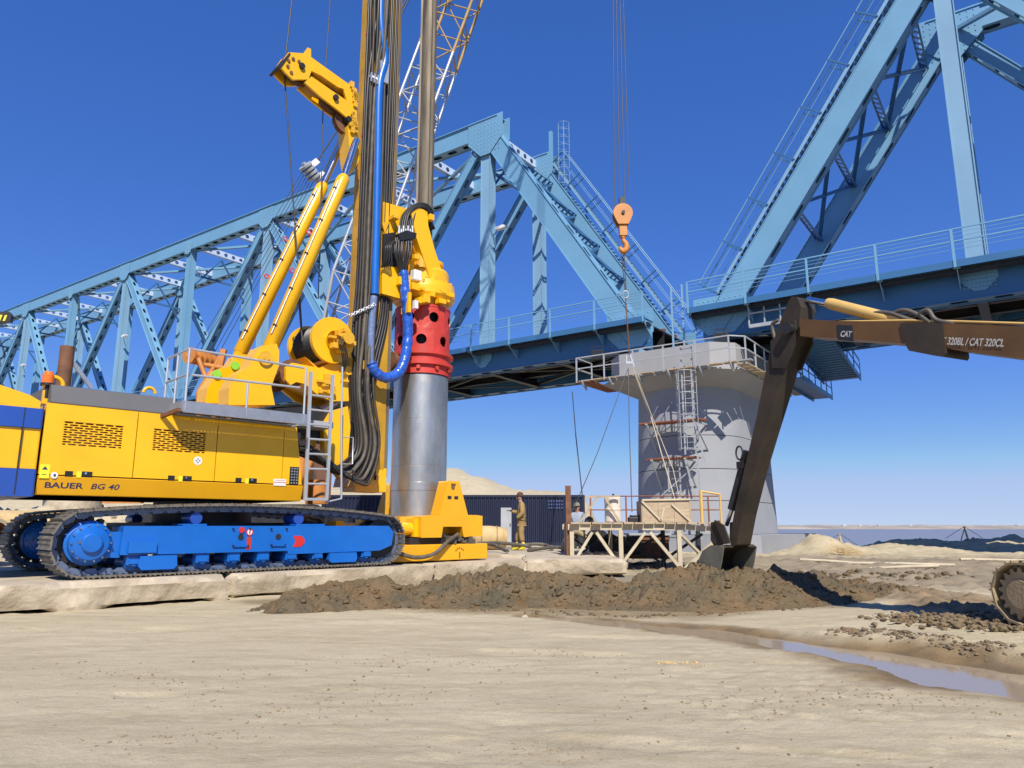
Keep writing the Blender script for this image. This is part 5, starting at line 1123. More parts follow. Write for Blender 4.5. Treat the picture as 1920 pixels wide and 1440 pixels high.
rope([ry(-.1, (560, 560))[0], ry(-.2, (567, 640))[0]], .02)
# ---- kelly bar hanging through the drive
KB = thing('kelly_bar', 'tall muddy steel kelly bar hanging through the yellow rotary drive', 'kelly bar', RF.w(0, 0, 0), RF.a)
mb = MB(); mb.lathe([(.20, 7.0), (.20, 24)], (0, 0, 0), n=30); kt = mb.build('outer_tube', 'kelly', KB)
for k in range(3):
    a = k * math.tau / 3 + .35; mb = MB(Matrix.Rotation(a, 4, 'Z')); mb.box(.18, .25, -.035, .035, 7.0, 24); mb.build('drive_strip', 'kelly', KB)
# ---- casing
CS = thing('steel_casing', 'bright bare steel drill casing standing upright in the yellow oscillator', 'drill casing', RF.w(0, 0, 0), RF.a)
mb = MB(); mb.lathe([(.62, 4.84), (.68, 4.84), (.68, 3.75), (.676, 3.745), (.676, 3.735), (.68, 3.73), (.68, 2.62), (.676, 2.615), (.676, 2.605), (.68, 2.60), (.68, .5)], (0, 0, 0), n=64); mb.build('casing_wall', 'casing', CS)
mb = MB(); mb.lathe([(.682, 2.02), (.692, 2.025), (.692, 2.21), (.682, 2.215)], (0, 0, 0), n=64); mb.build('casing_joint', 'casing', CS)
# ---- oscillator
OS = thing('casing_oscillator', 'yellow hydraulic casing oscillator clamped round the steel casing', 'oscillator', RF.w(0, 0, 0), RF.a)
def trap(cx, y0, y1, m):
    mb = MB(); slabxz(mb, [(cx - .40, 1.42), (cx - .17, 2.22), (cx + .17, 2.22), (cx + .45, 1.42)], y0, y1); return mb.build('clamp_tower', m, OS, bevel=.03)
mb = MB(); pl = [(-1.05, .90), (.95, .90), (.95, 1.46), (-1.05, 1.46)]
slabxz(mb, [(-.9, .93), (-.32, .93), (-.28, 1.17), (.28, 1.17), (.34, .93), (.92, .95), (.92, 1.42), (.75, 1.44), (-.2, 1.44), (-.9, 1.40)], -1.34, -.78); nbd = mb.build('clamp_body', 'amber', OS, bevel=.02)
mb = MB(); slabxz(mb, [(-.9, .93), (.92, .95), (.92, 1.42), (-.9, 1.40)], .78, 1.34); mb.build('clamp_body', 'amber', OS, bevel=.02)
for sx in (-1, 1): mb = MB(); mb.prism([(.75 * sx, -1.2), (1.1 * sx, -.8), (1.1 * sx, .8), (.75 * sx, 1.2)], (0, 0, .97), (1, 0, 0), (0, 1, 0), (0, 0, .42)); mb.build('clamp_arm', 'yellow_worn', OS, bevel=.02)
mb = MB(); mb.lathe([(.70, 0), (.95, 0), (.95, .4), (.70, .4)], (0, 0, 1.0), n=40); mb.build('clamp_ring', 'yellow_worn', OS)
t1 = trap(.05, -1.30, -.95, 'amber'); t2 = trap(.05, .95, 1.30, 'yellow_worn')
mb = MB(); mb.box(-.13, -.02, -1.308, -1.299, 1.80, 1.87); mb.box(.07, .18, -1.308, -1.299, 1.80, 1.87); mb.build('tower_slot', 'dark', t1)
mb = MB(); disc(mb, .02, 2.08, -1.32, -1.30, .05, 12); mb.box(-.03, .10, -1.315, -1.30, 2.12, 2.16); mb.build('tower_lug', 'rust', t1)
mb = MB(); mb.box(-1.75, 1.02, -1.42, 1.42, .425, .78); mb.build('bed_frame', 'amber', OS, bevel=.02)
mb = MB(); mb.box(-1.1, .5, -1.2, 1.2, .78, .93); mb.build('slide_plate', 'dark', OS)
for y in (-1.05, 1.05):
    mb = MB(); mb.cyl((-1.7, y, 1.12), (-.95, y, 1.12), .14, 18); mb.box(-1.75, -1.55, y - .2, y + .2, .78, 1.3); mb.box(-1.0, -.86, y - .16, y + .16, .95, 1.35); mb.build('oscillating_cylinder', 'yellow', OS)
mb = MB(); mb.tube(curve_pts([(-1.6, -1.50, .62), (-1.2, -1.55, .52), (-.7, -1.55, .58), (-.25, -1.5, .85), (.1, -1.42, 1.0)], 26), .045, 8); mb.build('supply_hose', 'hose_dusty', OS)
mb = MB(); rr = random.Random(12)
for k in range(10): mb.cbox((rr.uniform(-.1, .6), -1.3 - rr.uniform(0, .1), .82 + rr.uniform(0, .1)), rr.uniform(.05, .2), .12, rr.uniform(.04, .12))
mb.build('hose_coupling', 'hose_dusty', OS)
mb = MB()
for k in range(5): a = .5 + k * .55; mb.cbox((.15 + .12 * math.cos(a), -1.424, .60 + .09 * math.sin(a)), .03, .012, .03)
mb.box(.14, .17, -1.424, -1.42, .46, .60); mb.build('painted_tree_mark', 'rust', OS)
# ================================================================ concrete slabs
def rough_slab(label, fr, x0, x1, y0, y1, z0, z1, seed, chip=.05, nx=46, ny=14):
    bm = bmesh.new(); rr = random.Random(seed); nz = 5
    def pt(i, j, k):
        u, v, w = i / nx, j / ny, k / nz; x = x0 + (x1 - x0) * u; y = y0 + (y1 - y0) * v; z = z0 + (z1 - z0) * w
        ex = min(u, 1 - u) * (x1 - x0); ey = min(v, 1 - v) * (y1 - y0); ez = min(w, 1 - w) * (z1 - z0)
        n1 = float(vnoise(np.array([x * 1.3 + seed * 9.1]), np.array([y * 1.3 + z * 3.1]), seed)[0]); n2 = float(vnoise(np.array([x * 6 + seed]), np.array([y * 6 + z * 9]), seed + 3)[0]) - .5
        edge = sum(1 for e in (ex, ey, ez) if e < .055); inset = (0.012 + chip * max(0, n1 - .35) * 1.4) if edge >= 2 else 0.0
        cx, cy, cz = (x0 + x1) / 2, (y0 + y1) / 2, (z0 + z1) / 2
        for e, ax in ((ex, 0), (ey, 1), (ez, 2)):
            pass
        if edge >= 2:
            if ex < .055: x += inset * (1 if u < .5 else -1)
            if ey < .055: y += inset * (1 if v < .5 else -1)
            if ez < .055: z += inset * .7 * (1 if w < .5 else -1)
        if ey < .01: y += n2 * .06 + (n1 - .5) * .10 + (.10 * (1 - w) if v < .5 else 0)
        if ez < .01: z += n2 * .008
        return fr.w(x, y, z)
    V = {}
    def g(i, j, k):
        if (i, j, k) not in V: V[(i, j, k)] = bm.verts.new(pt(i, j, k))
        return V[(i, j, k)]
    for i in range(nx):
        for j in range(ny): bm.faces.new([g(i, j, nz), g(i + 1, j, nz), g(i + 1, j + 1, nz), g(i, j + 1, nz)])
        for k in range(nz): bm.faces.new([g(i, 0, k), g(i + 1, 0, k), g(i + 1, 0, k + 1), g(i, 0, k + 1)]); bm.faces.new([g(i + 1, ny, k), g(i, ny, k), g(i, ny, k + 1), g(i + 1, ny, k + 1)])
    for j in range(ny):
        for k in range(nz): bm.faces.new([g(0, j + 1, k), g(0, j, k), g(0, j, k + 1), g(0, j + 1, k + 1)]); bm.faces.new([g(nx, j, k), g(nx, j + 1, k), g(nx, j + 1, k + 1), g(nx, j, k + 1)])
    me = bpy.data.meshes.new('concrete_slab'); bm.to_mesh(me); bm.free(); me.materials.append(M['concrete'])
    for p in me.polygons: p.use_smooth = True
    o = bpy.data.objects.new('concrete_slab', me); COL.objects.link(o); m_ = o.modifiers.new('edge', 'EDGE_SPLIT'); m_.split_angle = R(38)
    return tag(o, label, 'concrete slab', 'slabs under the drilling rig', 'thing')
WF = Frame((0, 0, 0), 0)
rough_slab('long cracked concrete slab under the rear of the rig tracks', RF, -9.0, -5.56, -2.36, 1.0, -.05, .388, 1, chip=.22)
rough_slab('pale concrete slab half buried by mud under the front of the rig tracks', RF, -5.45, -1.05, -2.14, 1.05, -.05, .385, 2, chip=.18)
rough_slab('concrete slab under the far rig track', RF, -9.0, -1.0, 1.12, 3.4, -.05, .386, 3)
rough_slab('concrete slab under the yellow oscillator', RF, -1.0, 2.0, -2.1, 2.6, -.05, .392, 4)
rough_slab('concrete slab with broken edge left of the cream trestle legs', WF, .25, 2.72, 17.55, 20.3, .02, .42, 5, chip=.12)
rough_slab('concrete slab below the worker in khaki overalls', WF, -1.2, 3.2, 20.4, 26.5, .0, .425, 6)
# ================================================================ crane behind the rig
CY = 25.5
def cp(px, py, y=CY): return at(px, py, y)
CRANE = thing('lattice_crane', 'old lattice boom crawler crane standing behind the drilling rig', 'crane', cp(560, 1012), 0)
def cl(p): return Vector(p) - CRANE.location
b0, b1 = cp(606, 690), cp(862, 0); bd_ = (b1 - b0).normalized(); tip = b0 + bd_ * ((cp(1150, -760) - b0).length)
def lattice(p, q, w0, w1, n, m, mname, r=.06, rb=.028):
    d = (q - p); side = Vector((0, 1, 0)); up = d.normalized().cross(side).normalized()
    def corner(t, i): w = (w0 + (w1 - w0) * t) / 2; sx = (-1, 1, 1, -1)[i]; sy = (-1, -1, 1, 1)[i]; return cl(p + d * t + side * w * sx + up * w * sy)
    for i in range(4): mb = MB(); mb.cyl(corner(0, i), corner(1, i), r, 8); mb.build('boom_chord', m, CRANE)
    for k in range(n):
        mb = MB()
        for i in range(4):
            j = (i + 1) % 4; t0, t1 = k / n, (k + 1) / n
            a, b_ = (corner(t0, i), corner(t1, j)) if k % 2 else (corner(t0, j), corner(t1, i)); mb.cyl(a, b_, rb, 6); mb.cyl(corner(t0, i), corner(t0, j), rb, 6)
        mb.build('boom_lacing', m if mname is None else mname, CRANE)
L = (tip - b0).length; k1 = ((cp(822, 110) - b0).length) / L
q0 = b0 + bd_ * L * .09; q1 = b0 + bd_ * L * k1
lattice(b0, q0, .5, 1.35, 3, 'grey_paint', None); lattice(q0, q1, 1.35, 1.35, 9, 'silver', 'grey_paint'); M['boom_ochre'] = mat('faded_ochre_boom', (0.42, 0.27, 0.09), 0.6, var=.15, scale=2, dirt='#6b5a40', dirt_amt=.3)
lattice(q1, b0 + bd_ * L * .93, 1.35, 1.3, 15, 'boom_ochre', None); lattice(b0 + bd_ * L * .93, tip, 1.3, .5, 3, 'boom_ochre', None)
mb = MB(); tl_ = cl(tip)
for dy in (-.3, -.1, .1, .3): mb.cyl(tl_ + Vector((0, dy - .04, 0)), tl_ + Vector((0, dy + .04, 0)), .4, 20)
mb.build('tip_sheave', 'rust', CRANE)
# gantry with rope drum, suspension ropes to the floating bridle, pendants to the boom tip
ga_, gb2 = cl(cp(353, 668)), cl(cp(412, 676)); mb = MB(); ax = Vector((.35, .94, 0)); dm = cl(cp(354, 666))
mb.cyl(dm, dm + ax * .12, .30, 20); mb.cyl(dm + ax * .12, dm + ax * 1.5, .22, 18)
for k in range(5): mb.cyl(dm + ax * (.3 + k * .25), dm + ax * (.36 + k * .25), .28, 18)
mb.cyl(dm - ax * .03, dm, .1, 10); mb.build('suspension_sheave', 'orange', CRANE)
mb = MB()
for a, b_ in (((372, 672), (398, 740)), ((412, 672), (372, 735)), ((384, 684), (420, 690)), ((398, 740), (402, 800)), ((372, 735), (372, 800)), ((420, 690), (430, 800))): mb.cyl(cl(cp(*a)), cl(cp(*b_)), .085, 10)
mb.build('gantry_frame', 'orange', CRANE)
br_ = cl(cp(578, 318)); mb = MB(); ax2 = Vector((.5, .6, -.6)).normalized()
for k in range(4): mb.cyl(br_ + ax2 * k * .16 - ax2 * .2, br_ + ax2 * (k * .16 + .09) - ax2 * .2, .27, 20)
mb.cyl(br_ - ax2 * .3, br_ + ax2 * .6, .08, 10); mb.build('bridle_sheave', 'grey_paint', CRANE)
mb = MB(); mb.beam(br_ + Vector((.0, 0, .05)), br_ + Vector((.32, .1, .42)), .1, .22); mb.beam(br_ + ax2 * .5, br_ + ax2 * .5 + Vector((.25, 0, .35)), .1, .16); mb.build('bridle_plate', 'white', CRANE)
for k in range(6):
    mb = MB(); mb.tube([dm + ax * (.25 + k * .22) + Vector((0, 0, .2)), br_ + ax2 * (k * .11 - .15)], .011, 5); mb.build('suspension_rope', 'rope', CRANE)
for o_ in (Vector((.3, .1, .4)), ax2 * .5 + Vector((.25, 0, .35))):
    mb = MB(); mb.tube([br_ + o_, cl(cp(655, 205)) + Vector((0, o_.y, 0)), tl_ + Vector((0, o_.y, 0))], .028, 6); mb.build('pendant_rope', 'rope', CRANE)
mb = MB(); hd = cl(cp(412, 690)); mb.beam(hd, cl(cp(420, 655)), .14, .2); mb.build('rope_socket', 'orange', CRANE)
# crane body: house, crawlers (mostly hidden behind the rig)
mb = MB(); bx0, bx1 = cl(cp(300, 1000)).x, cl(cp(600, 1000)).x; mb.box(bx0, bx1, -1.3, 1.3, 1.4, 3.6); mb.build('crane_house', 'orange', CRANE, bevel=.05)
for y in (-1.9, 1.2):
    mb = MB(); mb.prism([(bx0 - .2, .35), (bx0 + .3, 0), (bx1 + .2, 0), (bx1 + .7, .35), (bx1 + .7, .8), (bx1 + .2, 1.15), (bx0 + .3, 1.15), (bx0 - .2, .8)], (0, y, 0), (1, 0, 0), (0, 0, 1), (0, .7, 0)); mb.build('crane_crawler', 'dark', CRANE, bevel=.05)
mb = MB(); mb.box(cl(cp(240, 940)).x, cl(cp(307, 940)).x, -1.6, -1.35, cl(cp(240, 946)).z, cl(cp(240, 935)).z); mb.build('side_beam', 'orange', CRANE)
# hook block with its falls, and the slings below
hb = cp(1167, 402, 24.0); HOOK = thing('hook_block', 'orange crane hook block hanging on wire ropes above the trestle', 'hook block', hb, 0)
for s_ in (-1, 1):
    mb = MB(); mb.prism([(.34 * math.cos(a), .34 * math.sin(a)) for a in np.linspace(-.5, math.pi + .5, 20)] + [(-.18, -.42), (.18, -.42)], (0, s_ * .16 - .02, 0), (1, 0, 0), (0, 0, 1), (0, .04, 0)); mb.build('cheek_plate', 'orange', HOOK)
mb = MB(); mb.cyl((0, -.13, 0), (0, .13, 0), .31, 26); mb.build('sheave', 'rust', HOOK)
mb = MB(); mb.cyl((0, -.24, 0), (0, .24, 0), .06, 12); mb.box(-.1, .1, -.1, .1, .3, .62); mb.build('centre_pin', 'dark', HOOK)
mb = MB(); mb.box(-.13, .13, -.12, .12, -.82, -.4); mb.cyl((0, 0, -.9), (0, 0, -.8), .1, 14); mb.build('swivel', 'orange', HOOK)
hkp = curve_pts([(0, 0, -.85), (.02, 0, -1.0), (.10, 0, -1.12), (.10, 0, -1.28), (.0, 0, -1.38), (-.09, 0, -1.30), (-.09, 0, -1.18)], 30); mb = MB(); mb.tube(hkp, [.07 + .035 * math.sin(math.pi * i / (len(hkp) - 1)) - (.05 if i > len(hkp) - 4 else 0) for i in range(len(hkp))], 12); mb.build('hook', 'orange', HOOK)
tw = tip - hb
for dx in (-.3, -.1, .1, .3):
    mb = MB(); mb.tube([(dx * .95, dx * .3, .05), (tw.x + dx * .2, tw.y + dx, tw.z)], .016, 5); mb.build('hoist_rope', 'rope', HOOK)
def wp(px, py, y): return at(px, py, y)
SL = thing('lifting_sling', 'rusty chain and long wire slings hanging below the orange hook', 'sling', wp(1168, 480, 24.0), 0)
def sl_(p): return Vector(p) - SL.location
def ropeS(pts, r, m, name='sling_leg'): mb = MB(); mb.tube([sl_(p) for p in pts], r, 6); mb.build(name, m, SL)
ring = wp(1173, 552, 24); mb = MB(); mb.tube([sl_(ring) + Vector((.1 * math.cos(a), 0, .13 * math.sin(a))) for a in np.linspace(0, math.tau, 15)], .02, 6); mb.build('sling_ring', 'galv', SL)
ropeS([wp(1165, 476, 24), wp(1172, 545, 24)], .018, 'rope'); ropeS([wp(1170, 476, 24), wp(1174, 545, 24)], .018, 'rope')
n = 26
for k in range(n):
    a = wp(1173 + 7 * k / n, 556 + 110 * k / n, 24); b_ = wp(1173 + 7 * (k + .8) / n, 556 + 110 * (k + .8) / n, 24)
    mb = MB(); mb.tube([sl_(a), sl_(b_)], .03 if k % 2 else .022, 6); mb.build('chain_link', 'rust', SL)
mb = MB(); c = sl_(wp(1181, 680, 24)); mb.beam(c + Vector((-.12, 0, 0)), c + Vector((.12, 0, 0)), .06, .08); mb.beam(c + Vector((-.1, 0, .25)), c + Vector((-.12, 0, -.05)), .04, .04); mb.beam(c + Vector((.02, 0, .28)), c + Vector((.14, 0, -.15)), .05, .05); mb.build('shackle', 'galv', SL)
ropeS([wp(1178, 690, 24), wp(1180, 800, 23.5), wp(1185, 960, 22)], .016, 'rope'); ropeS([wp(1178, 690, 24), wp(1120, 850, 23), wp(1088, 925, 21.5), wp(1068, 968, 20.6)], .012, 'rope')
ropeS([wp(1186, 690, 24), wp(1220, 780, 24.5), wp(1240, 850, 24.0), wp(1268, 945, 22)], .02, 'trestle'); ropeS([wp(1188, 690, 24), wp(1226, 790, 24.5), wp(1262, 880, 24.0), wp(1280, 960, 22)], .014, 'trestle')
ropeS([wp(1073, 735, 34), wp(1080, 820, 31), wp(1092, 930, 28)], .022, 'rope', 'tag_line')
# ================================================================ container, sand hill dressings, spool
CT = thing('shipping_container', 'long dark navy shipping container with a pale door', 'container', (at(600, 1010, 36.2).x, 36.2, .25), 0)
clen = at(1097, 1000, 36.2).x - at(600, 1000, 36.2).x; mb = MB(); n = 66; zz = []
pl = []
for i in range(n):
    x = .1 + (clen - .2) * i / n; w = (clen - .2) / n; pl += [(x, 0), (x + w * .35, 0), (x + w * .5, .05), (x + w * .85, .05)]
pl += [(clen - .1, 0), (clen - .1, .1), (.1, .1)]
mb.prism(pl, (0, 0, .12), (1, 0, 0), (0, 1, 0), (0, 0, 2.2)); mb.build('corrugated_wall', 'container', CT)
mb = MB(); mb.box(0, clen, .1, 2.4, .1, 2.36); mb.build('container_body', 'container', CT)
mb = MB(); mb.box(0, clen, -.03, .1, 0, .14); mb.box(0, clen, -.03, .1, 2.3, 2.42); mb.box(0, .12, -.03, .1, .14, 2.3); mb.box(clen - .12, clen, -.03, .1, .14, 2.3); mb.build('corner_frame', 'container', CT)
dx = at(939, 1000, 36.2).x - CT.location.x; mb = MB(); mb.box(dx, dx + .52, -.05, .06, .14, 1.80); mb.build('door', 'grey_paint', CT); mb = MB(); mb.box(dx + .44, dx + .48, -.09, -.05, .9, 1.05); mb.build('door_handle', 'dark', CT)
vx = at(1028, 1000, 36.2).x - CT.location.x
M['navy2'] = mat('navy_vent_plate', (0.05, 0.08, 0.2), .5)
for i in range(6):
    for k in range(3): mb = MB(); mb.box(vx + i * .13, vx + i * .13 + .07, -.045, -.005, 1.75 + k * .16, 1.84 + k * .16); mb.build('vent', 'navy2', CT)
sp = at(917, 1000, 24.0); SP = thing('bentonite_roll', 'muddy tan roll lying beside the yellow oscillator', 'roll', (sp.x, 24.0, .43), 0)
mb = MB(); mb.lathe([(.001, -.55), (.30, -.55), (.36, -.48), (.38, 0), (.36, .40), (.30, .55), (.12, .58), (.001, .56)], (0, 0, .38), (1, .15, -.05), 26); mb.build('roll_body', 'tan_pipe', SP)
mb = MB(); mb.lathe([(.39, -.3), (.40, -.28), (.39, -.26)], (0, 0, .38), (1, .15, -.05), 26); mb.lathe([(.385, .2), (.395, .22), (.385, .24)], (0, 0, .38), (1, .15, -.05), 26); mb.build('roll_band', 'mud_steel', SP)
# hoses trailing over the slabs
for i, (pts, lab) in enumerate((([(885, 1025, 20.5), (905, 1019, 20.8), (930, 1023, 21.5), (945, 1031, 21.0), (952, 1033, 20.6)], 'short muddy hose curling from the oscillator'), ([(900, 1019, 21.5), (935, 1018, 22.5), (985, 1023, 23.0), (998, 1030, 22.6)], 'middle muddy hose looping over the slab'), ([(960, 1024, 23.3), (1000, 1020, 23.6), (1025, 1022, 23.6), (1035, 1032, 22.8)], 'muddy hose bent down beside the trestle post'), ([(990, 1034, 22.0), (1020, 1028, 22.6), (1045, 1026, 23.0), (1060, 1030, 22.6)], 'flat muddy hose lying next to the trestle'))):
    q = [at(*p) for p in pts]; q = [Vector((v.x, v.y, max(v.z, .47))) for v in q]; mb = MB(); mb.tube(curve_pts(q, 30), .05, 8); tag(mb.build('slurry_hose', 'hose_dusty'), lab, 'hose', 'hoses on the slabs')
# ================================================================ trestle platform
TR = thing('trestle_platform', 'cream painted steel trestle platform with crossed legs before the pier', 'platform', (0, 0, 0), 0)
TY = 19.7; tx0, tx1, tx2 = at(1068, 985, TY).x, at(1272, 985, TY).x, at(1345, 985, TY).x; DZ = 1.16; TD = 2.1
def post(x, y, z0=None, w=.11, m='trestle', z1=None): mb = MB(); mb.box(x - w / 2, x + w / 2, y - w / 2, y + w / 2, (gz(x, y) - .05) if z0 is None else z0, DZ - .09 if z1 is None else z1); mb.build('leg', m, TR)
xm = at(1163, 985, TY).x
for x in (tx0 + .05, xm, tx1): post(x, TY, z0=.0)
for x in (tx0 + .05, xm, tx1, tx2): post(x, TY + TD, z0=.0, m='dark' if x > xm else 'trestle')
post(tx0 - .02, TY + .1, z0=.3, w=.14, m='rust', z1=2.25)
def brace(a, b_, w=.07, m='trestle'): mb = MB(); mb.beam(a, b_, w, w); mb.build('brace', m, TR)
for xa, xb in ((tx0 + .05, xm), (xm, tx1)):
    brace((xa + .05, TY - .02, .25), (xa + (xb - xa) * .42, TY - .03, DZ - .14)); brace((xb - .05, TY - .02, .15), (xa + (xb - xa) * .5, TY - .06, DZ - .14), .08)
    brace((xa, TY + TD, DZ - .2), (xb, TY + TD, .1), .06, 'dark'); brace((xb, TY + TD + .07, DZ - .2), (xa, TY + TD + .07, .1), .06, 'dark')
brace((tx1 + .05, TY, DZ - .2), (tx2, TY + .9, .15)); brace((tx2 + .1, TY + .2, DZ - .25), (tx1 + .1, TY + .02, .05), .09); brace((tx1 - .5, TY + 1.2, .05), (tx2 - .1, TY + 1.2, DZ - .2), .07, 'dark')
for y, h in ((TY, .17), (TY + TD, .17)): mb = MB(); mb.box(tx0 - .05, tx1 + .1, y - .05, y + .05, DZ - .085, DZ + .07); mb.build('edge_beam', 'trestle', TR)
mb = MB(); mb.beam((tx1 + .1, TY, DZ), (tx2 + .05, TY + .1, DZ - .08), .1, .15); mb.build('edge_beam', 'trestle', TR)
n = 14
for i in range(n):
    x = tx0 + (tx2 - tx0) * i / n; rr = random.Random(i); mb = MB(); mb.box(x + .01, x + (tx2 - tx0) / n - .012, TY - .12 - rr.uniform(0, .15), TY + TD + .1 + rr.uniform(0, .2), DZ + .075, DZ + .11 + rr.uniform(0, .02)); mb.build('deck_plank', 'plank', TR)
mb = MB()
for px in (1317, 1353):
    x = at(px, 985, TY + .6).x; mb.cyl((x, TY + .6, DZ - .1), (x, TY + .6, at(1317, 921, TY + .6).z if px == 1317 else at(1353, 927, TY + .6).z), .045 if px == 1317 else .03, 8)
mb.cyl((at(1317, 985, TY + .6).x, TY + .6, at(1317, 921, TY + .6).z), (at(1353, 985, TY + .6).x, TY + .6, at(1353, 927, TY + .6).z), .03, 8); mb.build('gate_frame', 'cat_yellow', TR)
mb = MB()
for yy, z_ in ((TY + TD, 2.05), (TY + TD, 1.65)): mb.cyl((at(1108, 985, yy).x, yy, z_), (at(1350, 985, yy).x, yy, z_), .02, 6)
for px in (1108, 1175, 1240, 1330): x = at(px, 985, TY + TD).x; mb.cyl((x, TY + TD, DZ), (x, TY + TD, 2.05), .025, 6)
mb.build('guard_rail', 'plank_red', TR)
TR.location = (tx0, TY, .1)
for c_ in TR.children: c_.location = (-tx0, -TY, -.1)
# things standing on the trestle
bp_ = at(1150, 985, TY + .7); BR = thing('white_barrel', 'dirty white plastic barrel standing on the trestle', 'barrel', (bp_.x, TY + .7, DZ + .12), 0)
mb = MB(); mb.lathe([(.001, 0), (.22, 0), (.235, .03), (.225, .3), (.235, .32), (.235, .36), (.225, .38), (.235, .66), (.20, .70), (.001, .71)], (0, 0, 0), n=26); mb.build('barrel_body', 'white_plastic', BR); mb = MB(); mb.lathe([(.238, .335), (.238, .345)], (0, 0, 0), n=26); mb.build('barrel_hoop', 'tan_pipe', BR)
mb = MB(); mb.cyl((.02, 0, .7), (.02, 0, .78), .03, 8); mb.build('barrel_cap', 'dark', BR)
def frame_stand(px, lab):
    a = at(px, 985, TY + .35); T = thing('folding_stand', lab, 'stand', (a.x, TY + .35, DZ + .12), 0); mb = MB(); mb.beam((-.35, 0, .68), (.6, 0, .70), .05, .05); mb.build('top_bar', 'plank', T)
    for s_ in ((-.5, -.02), (.58, .2)): mb = MB(); mb.beam((s_[1] - .0, 0, .66), (s_[0], 0, 0), .05, .05); mb.build('leg', 'plank', T)
frame_stand(1122, 'low wooden stand leaning in front of the white barrel')
pb = at(1205, 985, TY + 1.0); PBX = thing('plywood_box', 'weathered plywood bin with crossed slats on the trestle', 'bin', (pb.x, TY + 1.0, DZ + .12), 0); pw = at(1295, 985, TY + 1.0).x - pb.x
for i in range(3): mb = MB(); mb.box(pw * i / 3 + .005, pw * (i + 1) / 3 - .005, 0, .03, .0, .62); mb.build('panel', 'plank', PBX)
mb = MB(); mb.box(-.02, .01, 0, .8, 0, .6); mb.build('side_panel', 'plank', PBX); mb = MB(); mb.box(pw, pw + .03, 0, .8, 0, .6); mb.build('side_panel', 'plank', PBX); mb = MB(); mb.box(0, pw, .8, .83, 0, .6); mb.build('panel', 'plank', PBX)
for a, b_ in (((0, .58), (pw * .38, .05)), ((pw * .38, .05), (pw * .45, .4)), ((pw * .62, .5), (pw, .02)), ((0, .62), (pw, .64))): mb = MB(); mb.beam((a[0], -.03, a[1]), (b_[0], -.03, b_[1]), .045, .05); mb.build('slat', 'trestle', PBX)
mb = MB(); mb.prism([(-.12, 0), (.14, 0), (.1, .12), (0, .16), (-.08, .1)], (0, 0, 0), (1, 0, 0), (0, 0, 1), (0, .3, 0)); o = mb.build('dark_sack', 'dark'); o.location = (at(1105, 985, TY + .9).x, TY + .9, DZ + .13); tag(o, 'small dark sack on the trestle left of the white barrel', 'sack')
mb = MB(); mb.box(0, .5, 0, .3, 0, .14); mb.box(.05, .4, .02, .28, .14, .2); o = mb.build('tool_crate', 'dark', bevel=.02); o.location = (at(1180, 985, TY + 1.3).x, TY + 1.3, DZ + .13); tag(o, 'dark tool crate on the trestle right of the white barrel', 'crate')
# machinery seen between the legs
PM = thing('slurry_pump', 'dark slurry pump with round casing under the trestle', 'pump', (at(1120, 1020, 22.6).x, 22.6, .25), 0)
mb = MB(); mb.lathe([(.001, -.25), (.34, -.25), (.36, 0), (.34, .25), (.001, .25)], (0, 0, .5), (0, 1, 0), 22); mb.build('pump_casing', 'dark', PM); mb = MB(); mb.box(.2, 1.3, -.25, .25, .1, .62); mb.build('pump_motor', 'dark', PM, bevel=.03); mb = MB(); mb.box(-.5, 1.4, -.35, .35, 0, .1); mb.build('pump_skid', 'rust', PM); mb = MB(); mb.tube(curve_pts([(-.3, 0, .6), (-.7, 0, .75), (-1.0, 0, .4), (-1.0, .1, .05)], 14), .09, 10); mb.build('pump_pipe', 'mud_steel', PM)
TK = thing('mixing_tank', 'dark square mixing tank under the right half of the trestle', 'tank', (at(1215, 1020, 23.2).x, 23.2, .1), 0)
mb = MB(); mb.box(-.6, .55, -.5, .5, .1, .8); mb.build('tank_wall', 'rust', TK); mb = MB(); mb.box(-.66, .61, -.56, .56, .8, .86); mb.build('tank_rim', 'grey_paint', TK)
# ================================================================ people
def skin_figure(name, joints, edges, m, parent, sub=2):
    keys = list(joints); me = bpy.data.meshes.new(name); me.from_pydata([joints[k][0] for k in keys], [(keys.index(a), keys.index(b_)) for a, b_ in edges], [])
    o = bpy.data.objects.new(name, me); COL.objects.link(o); o.parent = parent; me.materials.append(M[m])
    sk_ = o.modifiers.new('skin', 'SKIN'); sk_.use_smooth_shade = True
    for i, k in enumerate(keys): r_ = joints[k][1]; me.skin_vertices[0].data[i].radius = r_ if isinstance(r_, tuple) else (r_, r_)
    me.skin_vertices[0].data[0].use_root = True
    s_ = o.modifiers.new('sub', 'SUBSURF'); s_.levels = sub; s_.render_levels = sub; return o
M['skin'] = mat('skin', (0.36, 0.20, 0.13), .55, var=.05); M['khaki'] = mat('khaki_overalls', (0.30, 0.20, 0.075), .8, var=.15, scale=6, dirt='#6b5a36', dirt_amt=.25, bump=.4, bump_scale=14); M['boot_yellow'] = mat('yellow_rubber_boot', (0.72, 0.60, 0.03), .4, var=.06); M['cap_brown'] = mat('brown_knit_cap', (0.10, 0.045, 0.03), .9, var=.2, scale=20, bump=.5); M['glove'] = mat('dark_glove', (0.02, 0.02, 0.022), .8); M['cap_grey'] = mat('grey_green_cap', (0.20, 0.19, 0.14), .9); M['jacket_pale'] = mat('pale_blue_jacket', (0.30, 0.35, 0.42), .8, var=.1); M['trouser_dark'] = mat('dark_trousers', (0.035, 0.035, 0.04), .85)
